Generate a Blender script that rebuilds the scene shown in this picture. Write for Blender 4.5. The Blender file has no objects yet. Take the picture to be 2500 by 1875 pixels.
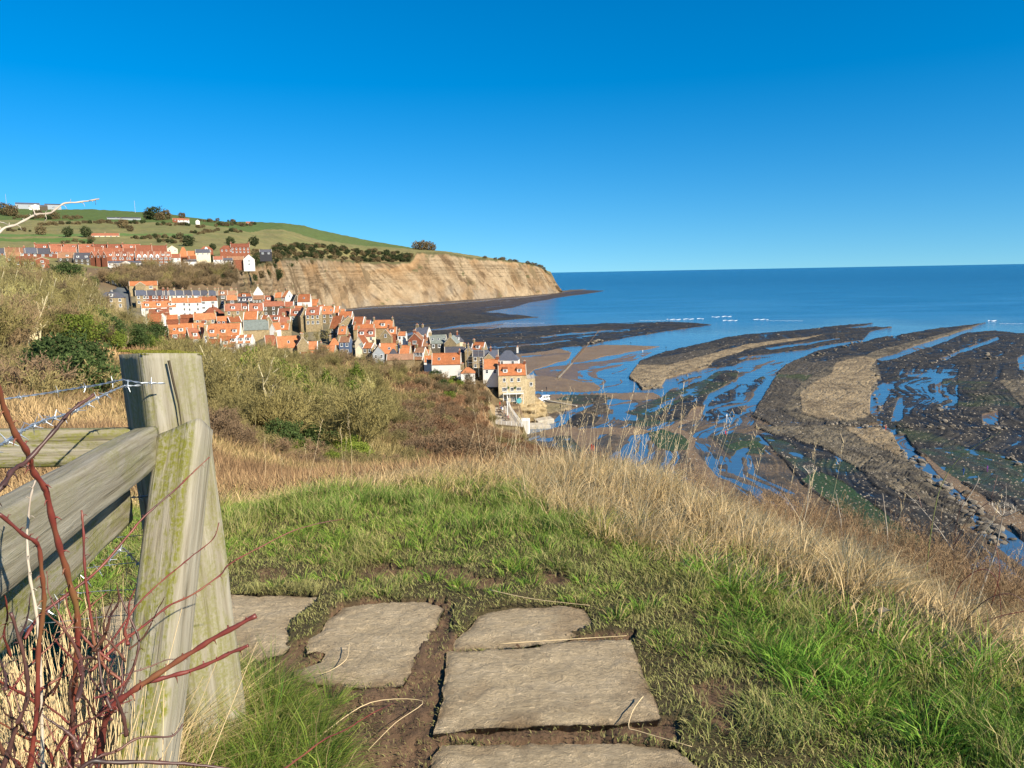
import bpy, bmesh, math, random
import numpy as np
from mathutils import Vector, Matrix
from mathutils.geometry import delaunay_2d_cdt
random.seed(7); RNG = np.random.default_rng(7)
scene = bpy.context.scene
C = scene.collection
# ------------------------------------------------------------------ camera
ZC = 55.0
PITCH = math.radians(8.22); ROLL = math.radians(1.06); FPX = 1878.0
_f = np.array([0, math.cos(PITCH), -math.sin(PITCH)]); _R = np.array([1.0, 0, 0])
_U = np.array([0, math.sin(PITCH), math.cos(PITCH)])
CR = math.cos(ROLL)*_R - math.sin(ROLL)*_U
CU = math.cos(ROLL)*_U + math.sin(ROLL)*_R
cam = bpy.data.cameras.new('camera'); cam.sensor_width = 36; cam.lens = FPX/2500*36
cam.clip_start = 0.05; cam.clip_end = 130000
cam_o = bpy.data.objects.new('camera', cam); C.objects.link(cam_o)
m = Matrix.Identity(4)
for i in range(3):
    m[i][0] = CR[i]; m[i][1] = CU[i]; m[i][2] = -_f[i]
m[2][3] = ZC
cam_o.matrix_world = m
scene.camera = cam_o
# ------------------------------------------------------------------ light
SUN_EL = math.radians(34); SUN_B = math.radians(52)     # from behind the camera, swung to the right
SD = Vector((math.sin(SUN_B)*math.cos(SUN_EL), -math.cos(SUN_B)*math.cos(SUN_EL), math.sin(SUN_EL)))
sl = bpy.data.lights.new('sun', 'SUN'); sl.energy = 5.0; sl.angle = math.radians(0.5); sl.color = (1.0, 0.90, 0.73)
so = bpy.data.objects.new('sun', sl); C.objects.link(so)
so.rotation_euler = SD.to_track_quat('Z', 'Y').to_euler()
w = bpy.data.worlds.new('World'); scene.world = w; w.use_nodes = True
nt = w.node_tree; nt.nodes.clear()
sky = nt.nodes.new('ShaderNodeTexSky'); sky.sky_type = 'NISHITA'; sky.sun_disc = False
sky.sun_elevation = SUN_EL; sky.sun_rotation = math.atan2(SD.x, SD.y)
sky.altitude = 0; sky.air_density = 1.0; sky.dust_density = 0.0; sky.ozone_density = 5.0
hs = nt.nodes.new('ShaderNodeHueSaturation'); hs.inputs['Saturation'].default_value = 1.31
hs.inputs['Hue'].default_value = 0.5
bg = nt.nodes.new('ShaderNodeBackground'); bg.inputs[1].default_value = 0.072
wo = nt.nodes.new('ShaderNodeOutputWorld')
tcw = nt.nodes.new('ShaderNodeTexCoord'); mpw = nt.nodes.new('ShaderNodeMapping'); mpw.inputs['Location'].default_value = (0, 0, 0.07); mpw.inputs['Scale'].default_value = (1, 1, 0.85)
nt.links.new(tcw.outputs['Generated'], mpw.inputs[0]); nt.links.new(mpw.outputs[0], sky.inputs[0])
tint = nt.nodes.new('ShaderNodeMix'); tint.data_type = 'RGBA'; tint.blend_type = 'MULTIPLY'; tint.inputs[0].default_value = 1.0
tint.inputs[7].default_value = (0.83, 0.985, 1.05, 1)
nt.links.new(sky.outputs[0], tint.inputs[6]); nt.links.new(tint.outputs[2], hs.inputs['Color']); nt.links.new(hs.outputs[0], bg.inputs[0]); nt.links.new(bg.outputs[0], wo.inputs[0])
scene.view_settings.view_transform = 'Standard'; scene.view_settings.look = 'None'
scene.view_settings.exposure = 0.92; scene.view_settings.gamma = 1.0
scene.render.engine = 'CYCLES'
scene.cycles.max_bounces = 5; scene.cycles.diffuse_bounces = 2; scene.cycles.glossy_bounces = 2; scene.cycles.transparent_max_bounces = 8

# ------------------------------------------------------------------ maths helpers
def ray(px, py):
    px = np.asarray(px, float); py = np.asarray(py, float)
    a = (px-1250)/FPX; b = -(py-937.5)/FPX
    return _f + a[..., None]*CR + b[..., None]*CU
def P(px, py, r):
    "point seen at photo position px,py standing r metres (horizontal) away"
    d = ray(px, py); h = np.hypot(d[..., 0], d[..., 1])
    return np.array([0, 0, ZC]) + d*(np.asarray(r)/h)[..., None]
def PZ(px, py, z=0.0):
    d = ray(px, py); t = (z-ZC)/d[..., 2]
    return np.array([0, 0, ZC]) + d*np.asarray(t)[..., None]
def V(a): return Vector((float(a[0]), float(a[1]), float(a[2])))
def azr(p): return np.arctan2(p[..., 0], p[..., 1]), np.hypot(p[..., 0], p[..., 1])
def AZ(px, py=700):
    a, _ = azr(ray(px, py)); return a
def _h(ix, iy, seed):
    n = (ix.astype(np.int64)*374761393 + iy.astype(np.int64)*668265263 + seed*974634777) & 0xffffffff
    n = ((n ^ (n >> 13))*1274126177) & 0xffffffff
    n = (n ^ (n >> 16)) & 0xffffffff
    return n/4294967295.0
def vn(x, y, seed=0):
    x = np.asarray(x, float); y = np.asarray(y, float)
    ix = np.floor(x); iy = np.floor(y); fx = x-ix; fy = y-iy
    fx = fx*fx*(3-2*fx); fy = fy*fy*(3-2*fy)
    a = _h(ix, iy, seed); b = _h(ix+1, iy, seed); c = _h(ix, iy+1, seed); d = _h(ix+1, iy+1, seed)
    return (a*(1-fx)+b*fx)*(1-fy) + (c*(1-fx)+d*fx)*fy
def fbm(x, y, seed=0, o=4, g=0.5):
    s = 0; a = 1; t = 0
    for k in range(o):
        s = s + a*vn(x*2**k, y*2**k, seed+k*17); t += a; a *= g
    return s/t*2-1
def sstep(a, b, x):
    t = np.clip((x-a)/(b-a), 0, 1); return t*t*(3-2*t)
def inpoly(px, py, poly):
    poly = np.asarray(poly, float); inside = np.zeros(px.shape, bool); n = len(poly)
    for i in range(n):
        x1, y1 = poly[i]; x2, y2 = poly[(i+1) % n]
        if y1 == y2: continue
        c = ((y1 > py) != (y2 > py)) & (px < (x2-x1)*(py-y1)/(y2-y1)+x1)
        inside ^= c
    return inside

# ------------------------------------------------------------------ object helpers
def tag(o, label=None, cat=None, group=None, kind=None):
    if label: o['label'] = label
    if cat: o['category'] = cat
    if group: o['group'] = group
    if kind: o['kind'] = kind
    return o
def link(name, me, parent=None):
    o = bpy.data.objects.new(name, me); C.objects.link(o)
    if parent is not None: o.parent = parent
    return o
def empty(name, loc, rz=0, label=None, cat=None, group=None):
    o = bpy.data.objects.new(name, None); C.objects.link(o); o.location = loc; o.rotation_euler = (0, 0, rz)
    o.empty_display_size = 0.2
    return tag(o, label, cat, group)
def npmesh(name, v, f, mats=(), smooth=False, col=None, attrs=None, matidx=None):
    "v (n,3); f (m,k) int or list of such arrays"
    me = bpy.data.meshes.new(name)
    if not isinstance(f, (list, tuple)): f = [f]
    f = [np.asarray(a, np.int32) for a in f if len(a)]
    v = np.asarray(v, np.float32)
    me.vertices.add(len(v)); me.vertices.foreach_set('co', v.ravel())
    loops = np.concatenate([a.ravel() for a in f]); tot = np.concatenate([np.full(len(a), a.shape[1], np.int32) for a in f])
    st = np.concatenate([[0], np.cumsum(tot)[:-1]]).astype(np.int32)
    me.loops.add(len(loops)); me.loops.foreach_set('vertex_index', loops)
    me.polygons.add(len(tot)); me.polygons.foreach_set('loop_start', st); me.polygons.foreach_set('loop_total', tot)
    if smooth: me.polygons.foreach_set('use_smooth', np.ones(len(tot), bool))
    if matidx is not None: me.polygons.foreach_set('material_index', np.asarray(matidx, np.int32))
    for mt in mats: me.materials.append(mt)
    if col is not None:
        a = me.color_attributes.new('Col', 'FLOAT_COLOR', 'POINT')
        c = np.ones((len(v), 4), np.float32); c[:, :3] = col; a.data.foreach_set('color', c.ravel())
    for k, val in (attrs or {}).items():
        a = me.attributes.new(k, 'FLOAT', 'POINT'); a.data.foreach_set('value', np.asarray(val, np.float32).ravel())
    me.update(calc_edges=True)
    return me
class MB:
    "collects simple solids into one mesh"
    def __init__(s): s.v = []; s.f = []; s.m = []
    def add(s, vs, fs, mi=0):
        o = len(s.v); s.v += [tuple(map(float, q)) for q in vs]
        s.f += [tuple(i+o for i in q) for q in fs]; s.m += [mi]*len(fs)
    def box(s, x0, x1, y0, y1, z0, z1, mi=0):
        vs = [(x, y, z) for x in (x0, x1) for y in (y0, y1) for z in (z0, z1)]
        s.add(vs, [(0, 1, 3, 2), (4, 6, 7, 5), (0, 4, 5, 1), (2, 3, 7, 6), (0, 2, 6, 4), (1, 5, 7, 3)], mi)
    def prism(s, poly, axis_pts, mi=0):
        "poly: list of 3D pts; extruded by vector axis_pts"
        n = len(poly); e = np.array(axis_pts)
        vs = [np.array(p, float) for p in poly]+[np.array(p, float)+e for p in poly]
        s.add(vs, [tuple(range(n))[::-1], tuple(range(n, 2*n))]+[(i, (i+1) % n, n+(i+1) % n, n+i) for i in range(n)], mi)
    def tube(s, pts, rad, n=6, mi=0, caps=True):
        pts = [np.array(p, float) for p in pts]
        if np.isscalar(rad): rad = [rad]*len(pts)
        o = []
        for i, p in enumerate(pts):
            t = pts[min(i+1, len(pts)-1)]-pts[max(i-1, 0)]; t = t/(np.linalg.norm(t)+1e-12)
            a = np.array([0, 0, 1.0]) if abs(t[2]) < 0.9 else np.array([1.0, 0, 0])
            u = np.cross(t, a); u /= np.linalg.norm(u); w_ = np.cross(t, u)
            for k in range(n):
                q = 2*math.pi*k/n; o.append(p+rad[i]*(math.cos(q)*u+math.sin(q)*w_))
        fs = [(i*n+k, i*n+(k+1) % n, (i+1)*n+(k+1) % n, (i+1)*n+k) for i in range(len(pts)-1) for k in range(n)]
        if caps: fs += [tuple(range(n))[::-1], tuple(range((len(pts)-1)*n, len(pts)*n))]
        s.add(o, fs, mi)
    def mesh(s, name, mats, smooth=False):
        me = bpy.data.meshes.new(name); me.from_pydata(s.v, [], s.f)
        for mt in mats: me.materials.append(mt)
        me.polygons.foreach_set('material_index', s.m)
        if smooth: me.polygons.foreach_set('use_smooth', [True]*len(s.f))
        me.update(); return me
    def build(s, name, mats, parent=None, smooth=False):
        if not isinstance(mats, (list, tuple)): mats = [mats]
        return link(name, s.mesh(name, mats, smooth), parent)

# ------------------------------------------------------------------ materials
def newmat(name, rough=0.9, spec=0.3):
    mt = bpy.data.materials.new(name); mt.use_nodes = True
    n = mt.node_tree.nodes; l = mt.node_tree.links; b = n['Principled BSDF']
    b.inputs['Roughness'].default_value = rough; b.inputs['Specular IOR Level'].default_value = spec
    return mt, n, l, b
def ramp(n, l, fac, stops, interp='LINEAR'):
    r = n.new('ShaderNodeValToRGB'); r.color_ramp.interpolation = interp
    e = r.color_ramp.elements
    while len(e) < len(stops): e.new(0.5)
    for k, (p, c) in enumerate(stops):
        e[k].position = p; e[k].color = (c[0], c[1], c[2], 1) if hasattr(c, '__len__') else (c, c, c, 1)
    l.new(fac, r.inputs[0]); return r
def noise(n, l, scale, detail=4, rough=0.6, vec=None, dist=0):
    t = n.new('ShaderNodeTexNoise'); t.inputs['Scale'].default_value = scale; t.inputs['Detail'].default_value = detail
    t.inputs['Roughness'].default_value = rough; t.inputs['Distortion'].default_value = dist
    if vec is not None: l.new(vec, t.inputs['Vector'])
    return t
def mapping(n, l, scale=(1, 1, 1), kind='Object', rot=(0, 0, 0)):
    tc = n.new('ShaderNodeTexCoord'); mp = n.new('ShaderNodeMapping'); mp.inputs['Scale'].default_value = scale
    mp.inputs['Rotation'].default_value = rot
    l.new(tc.outputs[kind], mp.inputs[0]); return mp.outputs[0]
def mix(n, l, fac, a, b, mode='MIX'):
    x = n.new('ShaderNodeMix'); x.data_type = 'RGBA'; x.blend_type = mode
    for idx, val in ((0, fac), (6, a), (7, b)):
        if hasattr(val, 'is_output'): l.new(val, x.inputs[idx])
        elif idx == 0: x.inputs[0].default_value = val
        else: x.inputs[idx].default_value = (*val, 1)
    return x.outputs[2]
def bump(n, l, b, h, strength=0.5, dist=0.02):
    q = n.new('ShaderNodeBump'); q.inputs['Strength'].default_value = strength; q.inputs['Distance'].default_value = dist
    l.new(h, q.inputs['Height']); l.new(q.outputs[0], b.inputs['Normal']); return q
def simple(name, col, rough=0.8, spec=0.3, var=0.25, scale=3.0, bmp=0.0, metal=0.0, objvar=0.0, kind='Object'):
    mt, n, l, b = newmat(name, rough, spec); b.inputs['Metallic'].default_value = metal
    nz = noise(n, l, scale, 5, 0.65, mapping(n, l, kind=kind))
    r = ramp(n, l, nz.outputs[0], [(0.3, [c*(1-var) for c in col]), (0.7, [min(1, c*(1+var)) for c in col])])
    out = r.outputs[0]
    if objvar:
        oi = n.new('ShaderNodeObjectInfo'); rr = ramp(n, l, oi.outputs['Random'], [(0, 1-objvar), (1, 1+objvar*0.6)])
        out = mix(n, l, 1.0, out, rr.outputs[0], 'MULTIPLY')
    l.new(out, b.inputs['Base Color'])
    if bmp: bump(n, l, b, nz.outputs[0], bmp, 0.02)
    return mt
def colmat(name, rough=0.9, spec=0.2, nscale=0.6, namp=0.35, bmp=0.0, bscale=4.0, bdist=0.05, trans=0.0):
    mt, n, l, b = newmat(name, rough, spec)
    a = n.new('ShaderNodeAttribute'); a.attribute_name = 'Col'
    nz = noise(n, l, nscale, 6, 0.7, mapping(n, l))
    r = ramp(n, l, nz.outputs[0], [(0.25, 1-namp), (0.75, 1+namp)])
    o = mix(n, l, 1.0, a.outputs['Color'], r.outputs[0], 'MULTIPLY'); l.new(o, b.inputs['Base Color'])
    if bmp:
        n2 = noise(n, l, bscale, 6, 0.7, mapping(n, l)); bump(n, l, b, n2.outputs[0], bmp, bdist)
    if trans:
        tr = n.new('ShaderNodeBsdfTranslucent'); l.new(o, tr.inputs[0])
        ms = n.new('ShaderNodeMixShader'); ms.inputs[0].default_value = trans
        l.new(b.outputs[0], ms.inputs[1]); l.new(tr.outputs[0], ms.inputs[2])
        l.new(ms.outputs[0], n['Material Output'].inputs['Surface'])
    return mt
# ------------------------------------------------------------------ terrain
GZ = 53.4
# near/mid terrain: columns of (distance, photo row) ; rows >0 are rows, tuples ('z',v) are heights
def _z(px, r, v):
    return v[1] if isinstance(v, tuple) else float(P(px, v, r)[2])
Zn = lambda v: ('z', v)
COLS = [
 (-1400, [(5, Zn(GZ)), (12, Zn(52.6)), (40, Zn(51)), (130, Zn(52)), (220, Zn(60)), (330, Zn(52)), (480, Zn(56)), (600, Zn(68))]),
 (-300, [(5, Zn(GZ)), (12, Zn(52.4)), (25, Zn(50.8)), (45, Zn(49.2)), (80, 860), (130, 800), (200, 672), (260, 690), (330, 760), (450, 740), (540, 660)]),
 (0,  [(5, Zn(GZ)), (12, Zn(52.3)), (25, 1000), (45, 930), (80, 865), (115, 820), (150, 745), (200, 672), (255, 700), (330, 770), (450, 730), (540, 655)]),
 (200, [(5.5, Zn(GZ)), (12, 1110), (25, 1015), (45, 940), (80, 900), (110, 855), (150, 800), (220, 705), (270, 700), (340, 770), (450, 715), (590, 655)]),
 (300, [(5.5, Zn(GZ)), (12, 1120), (25, 1030), (50, 950), (90, 905), (130, 870), (170, 830), (215, 800), (270, 805), (350, 800), (420, 765), (500, 710), (560, 680), (600, 655)]),
 (400, [(5.5, Zn(GZ)), (12, 1130), (25, 1050), (50, 980), (90, 920), (140, 880), (190, 858), (215, 858), (270, 880), (340, 850), (400, 790), (450, 760), (520, 705), (560, 690), (610, 655)]),
 (560, [(5.5, Zn(GZ)), (9, 1217), (20, 1146), (35, 1101), (60, 1022), (90, 960), (150, 902), (210, 872), (240, 885), (300, 880), (340, 850), (380, 800), (430, 760), (470, 740), (560, 705), (640, 650)]),
 (700, [(5.6, Zn(GZ)), (9, 1222), (20, 1176), (40, 1126), (65, 1062), (110, 970), (170, 905), (230, 876), (260, 895), (300, 890), (340, 850), (380, 800), (420, 775), (460, 770), (520, 800), (600, Zn(-3))]),
 (850, [(5.8, Zn(GZ)), (9, 1214), (20, 1176), (40, 1141), (65, 1077), (110, 990), (180, 910), (240, 874), (265, 890), (300, 885), (330, 860), (380, 820), (420, 800), (450, 800), (485, Zn(-3))]),
 (1000, [(6, Zn(GZ)), (9, 1202), (20, 1171), (60, 1117), (95, 1055), (140, 1000), (190, 952), (240, 918), (270, 906), (300, 905), (330, 880), (360, 870), (400, Zn(-3))]),
 (1100, [(6.2, Zn(GZ)), (9, 1197), (25, 1171), (60, 1134), (110, 1070), (160, 1022), (210, 980), (250, 945), (275, 935), (300, 925), (330, 900), (350, 895), (375, Zn(-3))]),
 (1170, [(6.2, Zn(GZ)), (9, 1192), (25, 1172), (60, 1144), (120, 1100), (180, 1050), (225, 1005), (262, 965), (285, 945), (300, 930), (330, 910), (348, Zn(-3))]),
 (1205, [(6.2, Zn(GZ)), (9, 1192), (25, 1174), (60, 1152), (120, 1115), (180, 1078), (222, 1056), (229, Zn(6.5)), (283, Zn(6.5)), (292, Zn(12)), (330, Zn(8)), (345, Zn(-3))]),
 (1262, [(6.2, Zn(GZ)), (9, 1192), (30, 1176), (80, 1140), (140, 1110), (200, 1078), (218, 1070), (228, Zn(6.5)), (283, Zn(6.5)), (296, Zn(6)), (306, Zn(-3))]),
 (1290, [(6.2, Zn(GZ)), (9, 1194), (30, 1179), (80, 1145), (140, 1118), (200, 1090), (212, 1086), (222, Zn(-3))]),
 (1380, [(6.2, Zn(GZ)), (10, 1202), (30, 1186), (80, 1155), (140, 1128), (185, 1110), (205, Zn(-3))]),
 (1500, [(6.2, Zn(GZ)), (10, 1227), (30, 1206), (80, 1170), (130, 1150), (180, Zn(-3))]),
 (1620, [(5.8, Zn(GZ)), (9, 1257), (20, 1231), (50, 1202), (90, 1180), (150, Zn(-3))]),
 (1750, [(5.2, Zn(GZ)), (8, 1307), (15, 1297), (35, 1266), (60, 1237), (110, Zn(-3))]),
 (1950, [(4.6, Zn(GZ)), (7, 1340), (12, 1330), (25, 1315), (45, 1300), (90, Zn(-3))]),
 (2150, [(4.3, Zn(GZ)), (6, 1420), (10, 1400), (20, 1380), (35, 1360), (70, Zn(-3))]),
 (2350, [(4.0, Zn(GZ)), (5.5, 1500), (8, 1480), (14, 1455), (28, 1420), (60, Zn(-3))]),
 (2550, [(3.6, Zn(GZ)), (5, 1570), (8, 1530), (14, 1500), (28, 1460), (60, Zn(-3))]),
 (3400, [(3.2, Zn(GZ)), (5, Zn(52.9)), (8, Zn(51.5)), (14, Zn(48)), (28, Zn(38)), (60, Zn(-3))]),
 (6000, [(3.2, Zn(GZ)), (5, Zn(52.9)), (8, Zn(51.5)), (14, Zn(48)), (28, Zn(38)), (60, Zn(-3))]),
]
LR = np.linspace(math.log(0.3), math.log(3200), 700)
_caz = []; _ct = []
for px, prof in COLS:
    rs = [0.3]+[p[0] for p in prof]; zs = [GZ]+[_z(px, p[0], p[1]) for p in prof]
    rs.append(3200); zs.append(zs[-1])
    t = np.interp(LR, np.log(rs), (np.array(zs)-ZC)/np.array(rs)*1.0)
    # interpolate angle linearly in ln r, but keep z-floors
    zt = np.interp(LR, np.log(rs), zs)
    tt = np.where(np.exp(LR) < 6, (zt-ZC)/np.exp(LR), t)
    if zs[-1] < 0:
        k = np.log(rs[-2]); tt = np.where(LR >= k, (zs[-1]-ZC)/np.exp(LR), tt)
    _caz.append(float(AZ(px))); _ct.append(tt)
_caz = np.array(_caz); _ct = np.array(_ct)
# light smoothing along distance
ker = np.array([1, 2, 3, 2, 1.])/9
_ct = np.array([np.convolve(np.pad(c, 2, mode='edge'), ker, 'valid') for c in _ct])
def H_near(az, r):
    lr = np.log(np.maximum(r, 0.3)); u = np.clip((lr-LR[0])/(LR[1]-LR[0]), 0, len(LR)-1.001); j = u.astype(int); fu = u-j
    k = np.clip(np.searchsorted(_caz, az)-1, 0, len(_caz)-2)
    fa = np.clip((az-_caz[k])/(_caz[k+1]-_caz[k]), 0, 1); fa = fa*fa*(3-2*fa)*0.5+fa*0.5
    a = _ct[k, j]*(1-fu)+_ct[k, j+1]*fu; b = _ct[k+1, j]*(1-fu)+_ct[k+1, j+1]*fu
    return ZC+(a*(1-fa)+b*fa)*r
# cliff / plateau front edge (photo column, distance of foot, distance of top, row of top)
EDGE = [(-1400, 440, 500, 670), (-300, 440, 500, 660), (0, 480, 540, 652), (250, 530, 600, 655), (420, 545, 612, 655), (500, 550, 620, 655), (560, 575, 645, 652), (600, 680, 745, 660),
        (650, 840, 900, 640), (700, 1020, 1075, 630), (800, 1245, 1300, 632), (900, 1400, 1455, 640), (1000, 1460, 1515, 640), (1015, 1475, 1535, 616),
        (1100, 1560, 1615, 618), (1200, 1690, 1745, 636), (1300, 1850, 1905, 650), (1340, 1960, 2000, 668), (1368, 2060, 2080, 708)]
E = np.array(EDGE, float); _eaz = AZ(E[:, 0]); _ef = E[:, 1]; _et = E[:, 2]; _ez = P(E[:, 0], E[:, 3], E[:, 2])[:, 2]
HC = [
 (-1400, [(700, 615), (900, 590), (1300, 545), (1900, 515), (2200, 512), (2800, 560)]),
 (-300, [(700, 615), (900, 590), (1300, 545), (1900, 510), (2200, 505), (2800, 560)]),
 (0, [(620, 640), (760, 612), (860, 596), (1000, 576), (1300, 545), (1700, 518), (2000, 507), (2800, 560)]),
 (250, [(645, 652), (760, 612), (860, 598), (1000, 575), (1300, 545), (1700, 525), (2050, 511), (2800, 560)]),
 (420, [(650, 648), (780, 612), (880, 594), (1050, 570), (1300, 547), (1700, 531), (2050, 521), (2800, 560)]),
 (560, [(690, 645), (800, 618), (900, 594), (1100, 573), (1400, 552), (1950, 541), (2800, 580)]),
 (600, [(800, 640), (870, 618), (960, 598), (1180, 574), (1480, 555), (1980, 541), (2800, 580)]),
 (650, [(960, 622), (1060, 604), (1200, 586), (1500, 562), (1750, 549), (2020, 542), (2800, 590)]),
 (700, [(1120, 608), (1200, 595), (1400, 572), (1700, 553), (2000, 544), (2800, 600)]),
 (750, [(1240, 610), (1350, 594), (1550, 574), (1800, 558), (2020, 550), (2800, 610)]),
 (800, [(1350, 610), (1450, 598), (1650, 580), (1950, 564), (2800, 620)]),
 (900, [(1510, 618), (1650, 600), (2000, 585), (2800, 640)]),
 (1000, [(1580, 618), (1700, 608), (2050, 603), (2800, 650)]),
 (1090, [(1700, 614), (1900, 614), (2500, 640)]),
 (1200, [(1800, 630), (1950, 630), (2500, 655)]),
 (1300, [(1950, 645), (2050, 644), (2500, 670)]),
 (1345, [(2030, 664), (2090, 666), (2400, 690)]),
 (1368, [(2085, 707), (2120, 712), (2300, 720)]),
]
_haz = []; _ht = []; U_ = np.linspace(0, 1.6, 800); RF = 2050.0
for px, prof in HC:
    az = float(AZ(px)); r0 = float(np.interp(az, _eaz, _et)); z0 = float(np.interp(az, _eaz, _ez))
    rs = [r0]+[p[0] for p in prof]; ts = [(z0-ZC)/r0]+[(float(P(px, p[1], p[0])[2])-ZC)/p[0] for p in prof]
    _haz.append(az); _ht.append(np.interp(U_, np.log(np.array(rs)/r0)/max(0.12, math.log(RF/r0)), ts))
_haz = np.array(_haz); _ht = np.array(_ht)
_ht = np.array([np.convolve(np.pad(c, 4, mode='edge'), np.ones(9)/9, 'valid') for c in _ht])
AZ_END = float(AZ(1371))
def H_hill(az, r, r0):
    u = np.log(np.maximum(r, 1)/r0)/np.maximum(0.12, np.log(RF/r0)); u = np.clip(u/(U_[1]-U_[0]), 0, len(U_)-1.001); j = u.astype(int); fu = u-j
    k = np.clip(np.searchsorted(_haz, az)-1, 0, len(_haz)-2); fa = np.clip((az-_haz[k])/(_haz[k+1]-_haz[k]), 0, 1)
    a = _ht[k, j]*(1-fu)+_ht[k, j+1]*fu; b = _ht[k+1, j]*(1-fu)+_ht[k+1, j+1]*fu
    return ZC+(a*(1-fa)+b*fa)*r
HB = []      # house bases (x, y, z, weight radius), filled before the ground is built
def H(x, y, rough=True):
    x = np.asarray(x, float); y = np.asarray(y, float)
    az = np.arctan2(x, y); r = np.hypot(x, y)
    rf = np.interp(az, _eaz, _ef); rt = np.interp(az, _eaz, _et); zt = np.interp(az, _eaz, _ez)
    zn = H_near(az, r)
    if HB:
        sel = (r > 255) & (r < 900) & (az < AZ(1340)) & ~((az > AZ(1192)) & (r < 296))
        if sel.any():
            xs = x[sel]; ys = y[sel]; W = 0.012+6*sstep(float(AZ(1140)), float(AZ(1190)), az[sel])*sstep(312, 290, r[sel]); S = zn[sel]*W
            mx = np.zeros(xs.shape)
            for (hx, hy, hz, hr) in HB:
                d2 = (xs-hx)**2+(ys-hy)**2; wgt = np.exp(-d2/(hr*hr)); W += wgt; S += wgt*hz
            zn = zn.copy() if hasattr(zn, 'copy') else zn
            zn[sel] = S/W
    zh = H_hill(az, r, rt)
    iscliff = sstep(float(AZ(575)), float(AZ(610)), az)
    f2 = rf+26*iscliff                        # the ground ramps behind the modelled cliff face
    t = np.clip((r-f2)/(rt-f2), 0, 1)
    base = np.where(iscliff > 0.5, -3.0, zn)
    base = zn*(1-iscliff)+(-3.0)*iscliff*(r > 520)+zn*iscliff*(r <= 520)
    zfront = np.where(r < f2, base, base*(1-t)+zt*t)
    if HB:
        # upper town: ground follows its houses too
        z = np.where(r > rt, np.where(r < 900, zh, zh), zfront)
    else: z = np.where(r > rt, zh, zfront)
    z = np.where((az > AZ_END) & (r > 500), -3.0, z)
    z = np.where(r > 2400, np.minimum(z, z*np.clip((3200-r)/800, 0, 1)-3*(1-np.clip((3200-r)/800, 0, 1))), z)
    if rough:
        a = np.clip(r*0.006, 0.012, 1.6)
        z = z+a*fbm(x/(8*a+0.4), y/(8*a+0.4), 3, 5)*np.where((z > 5.0) | (r > 330), 1, 0)*np.where((r > 226) & (r < 284) & (az > AZ(1196)) & (az < AZ(1270)), 0, 1)
        z = z+0.02*fbm(x*3, y*3, 9, 3)*(r < 10)
    return z
def H1(x, y, rough=True): return float(H(np.array([x]), np.array([y]), rough)[0])
def hit(px, py, r0=3.0, r1=2500.0, n=900):
    rs = np.exp(np.linspace(math.log(r0), math.log(r1), n))
    p = P(np.full(n, float(px)), np.full(n, float(py)), rs)
    h = H(p[:, 0], p[:, 1], False); k = np.nonzero(p[:, 2] <= h)[0]
    if len(k) == 0: return None
    return p[k[0]]
# ------------------------------------------------------------------ houses
def roofmat(name, col, tile=0.32, var=0.42, objvar=0.42):
    mt, n, l, b = newmat(name, 0.85, 0.25)
    v = mapping(n, l)
    nz = noise(n, l, 0.9, 6, 0.75, v); nf = noise(n, l, 6.0, 3, 0.7, v)
    r = ramp(n, l, nz.outputs[0], [(0.25, [c*(1-var) for c in col]), (0.55, col), (0.8, [min(1, c*(1+var)) for c in col])])
    r2 = ramp(n, l, nf.outputs[0], [(0.3, 0.75), (0.7, 1.2)])
    oi = n.new('ShaderNodeObjectInfo'); rr = ramp(n, l, oi.outputs['Random'], [(0, [1-objvar, 1-objvar*1.1, 1-objvar]), (0.5, (1, 1, 1)), (1, (1.12, 1.25, 1.4))])
    o = mix(n, l, 1.0, r.outputs[0], rr.outputs[0], 'MULTIPLY'); o = mix(n, l, 1.0, o, r2.outputs[0], 'MULTIPLY')
    lich = noise(n, l, 0.5, 6, 0.8, mapping(n, l, kind='Object')); lr_ = ramp(n, l, lich.outputs[0], [(0.56, 0.0), (0.7, 0.45)])
    o = mix(n, l, lr_.outputs[0], o, (0.17, 0.12, 0.06)); l.new(o, b.inputs['Base Color'])
    wv = n.new('ShaderNodeTexWave'); wv.inputs['Scale'].default_value = 1.0/tile*0.5; wv.bands_direction = 'X'
    l.new(v, wv.inputs['Vector']); bump(n, l, b, wv.outputs['Fac'], 0.5, 0.06)
    return mt
def stonemat(name, col, dark=0.5, scale=1.6, mortar=0.6):
    mt, n, l, b = newmat(name, 0.92, 0.15)
    v = mapping(n, l, (1, 1, 1))
    br = n.new('ShaderNodeTexBrick'); br.inputs['Scale'].default_value = scale; br.inputs['Mortar Size'].default_value = 0.03
    mp2 = mapping(n, l, (1, 1, 1), rot=(math.pi/2, 0, 0)); l.new(mp2, br.inputs['Vector'])
    br.inputs['Color1'].default_value = (*col, 1); br.inputs['Color2'].default_value = (*[c*dark for c in col], 1)
    br.inputs['Mortar'].default_value = (*[c*mortar for c in col], 1)
    nz = noise(n, l, 1.4, 6, 0.75, v); r = ramp(n, l, nz.outputs[0], [(0.3, 0.6), (0.7, 1.25)])
    oi = n.new('ShaderNodeObjectInfo'); rr = ramp(n, l, oi.outputs['Random'], [(0, 0.78), (1, 1.15)])
    o = mix(n, l, 1.0, br.outputs[0], r.outputs[0], 'MULTIPLY'); o = mix(n, l, 1.0, o, rr.outputs[0], 'MULTIPLY')
    l.new(o, b.inputs['Base Color']); bump(n, l, b, nz.outputs[0], 0.5, 0.06); return mt
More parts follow.
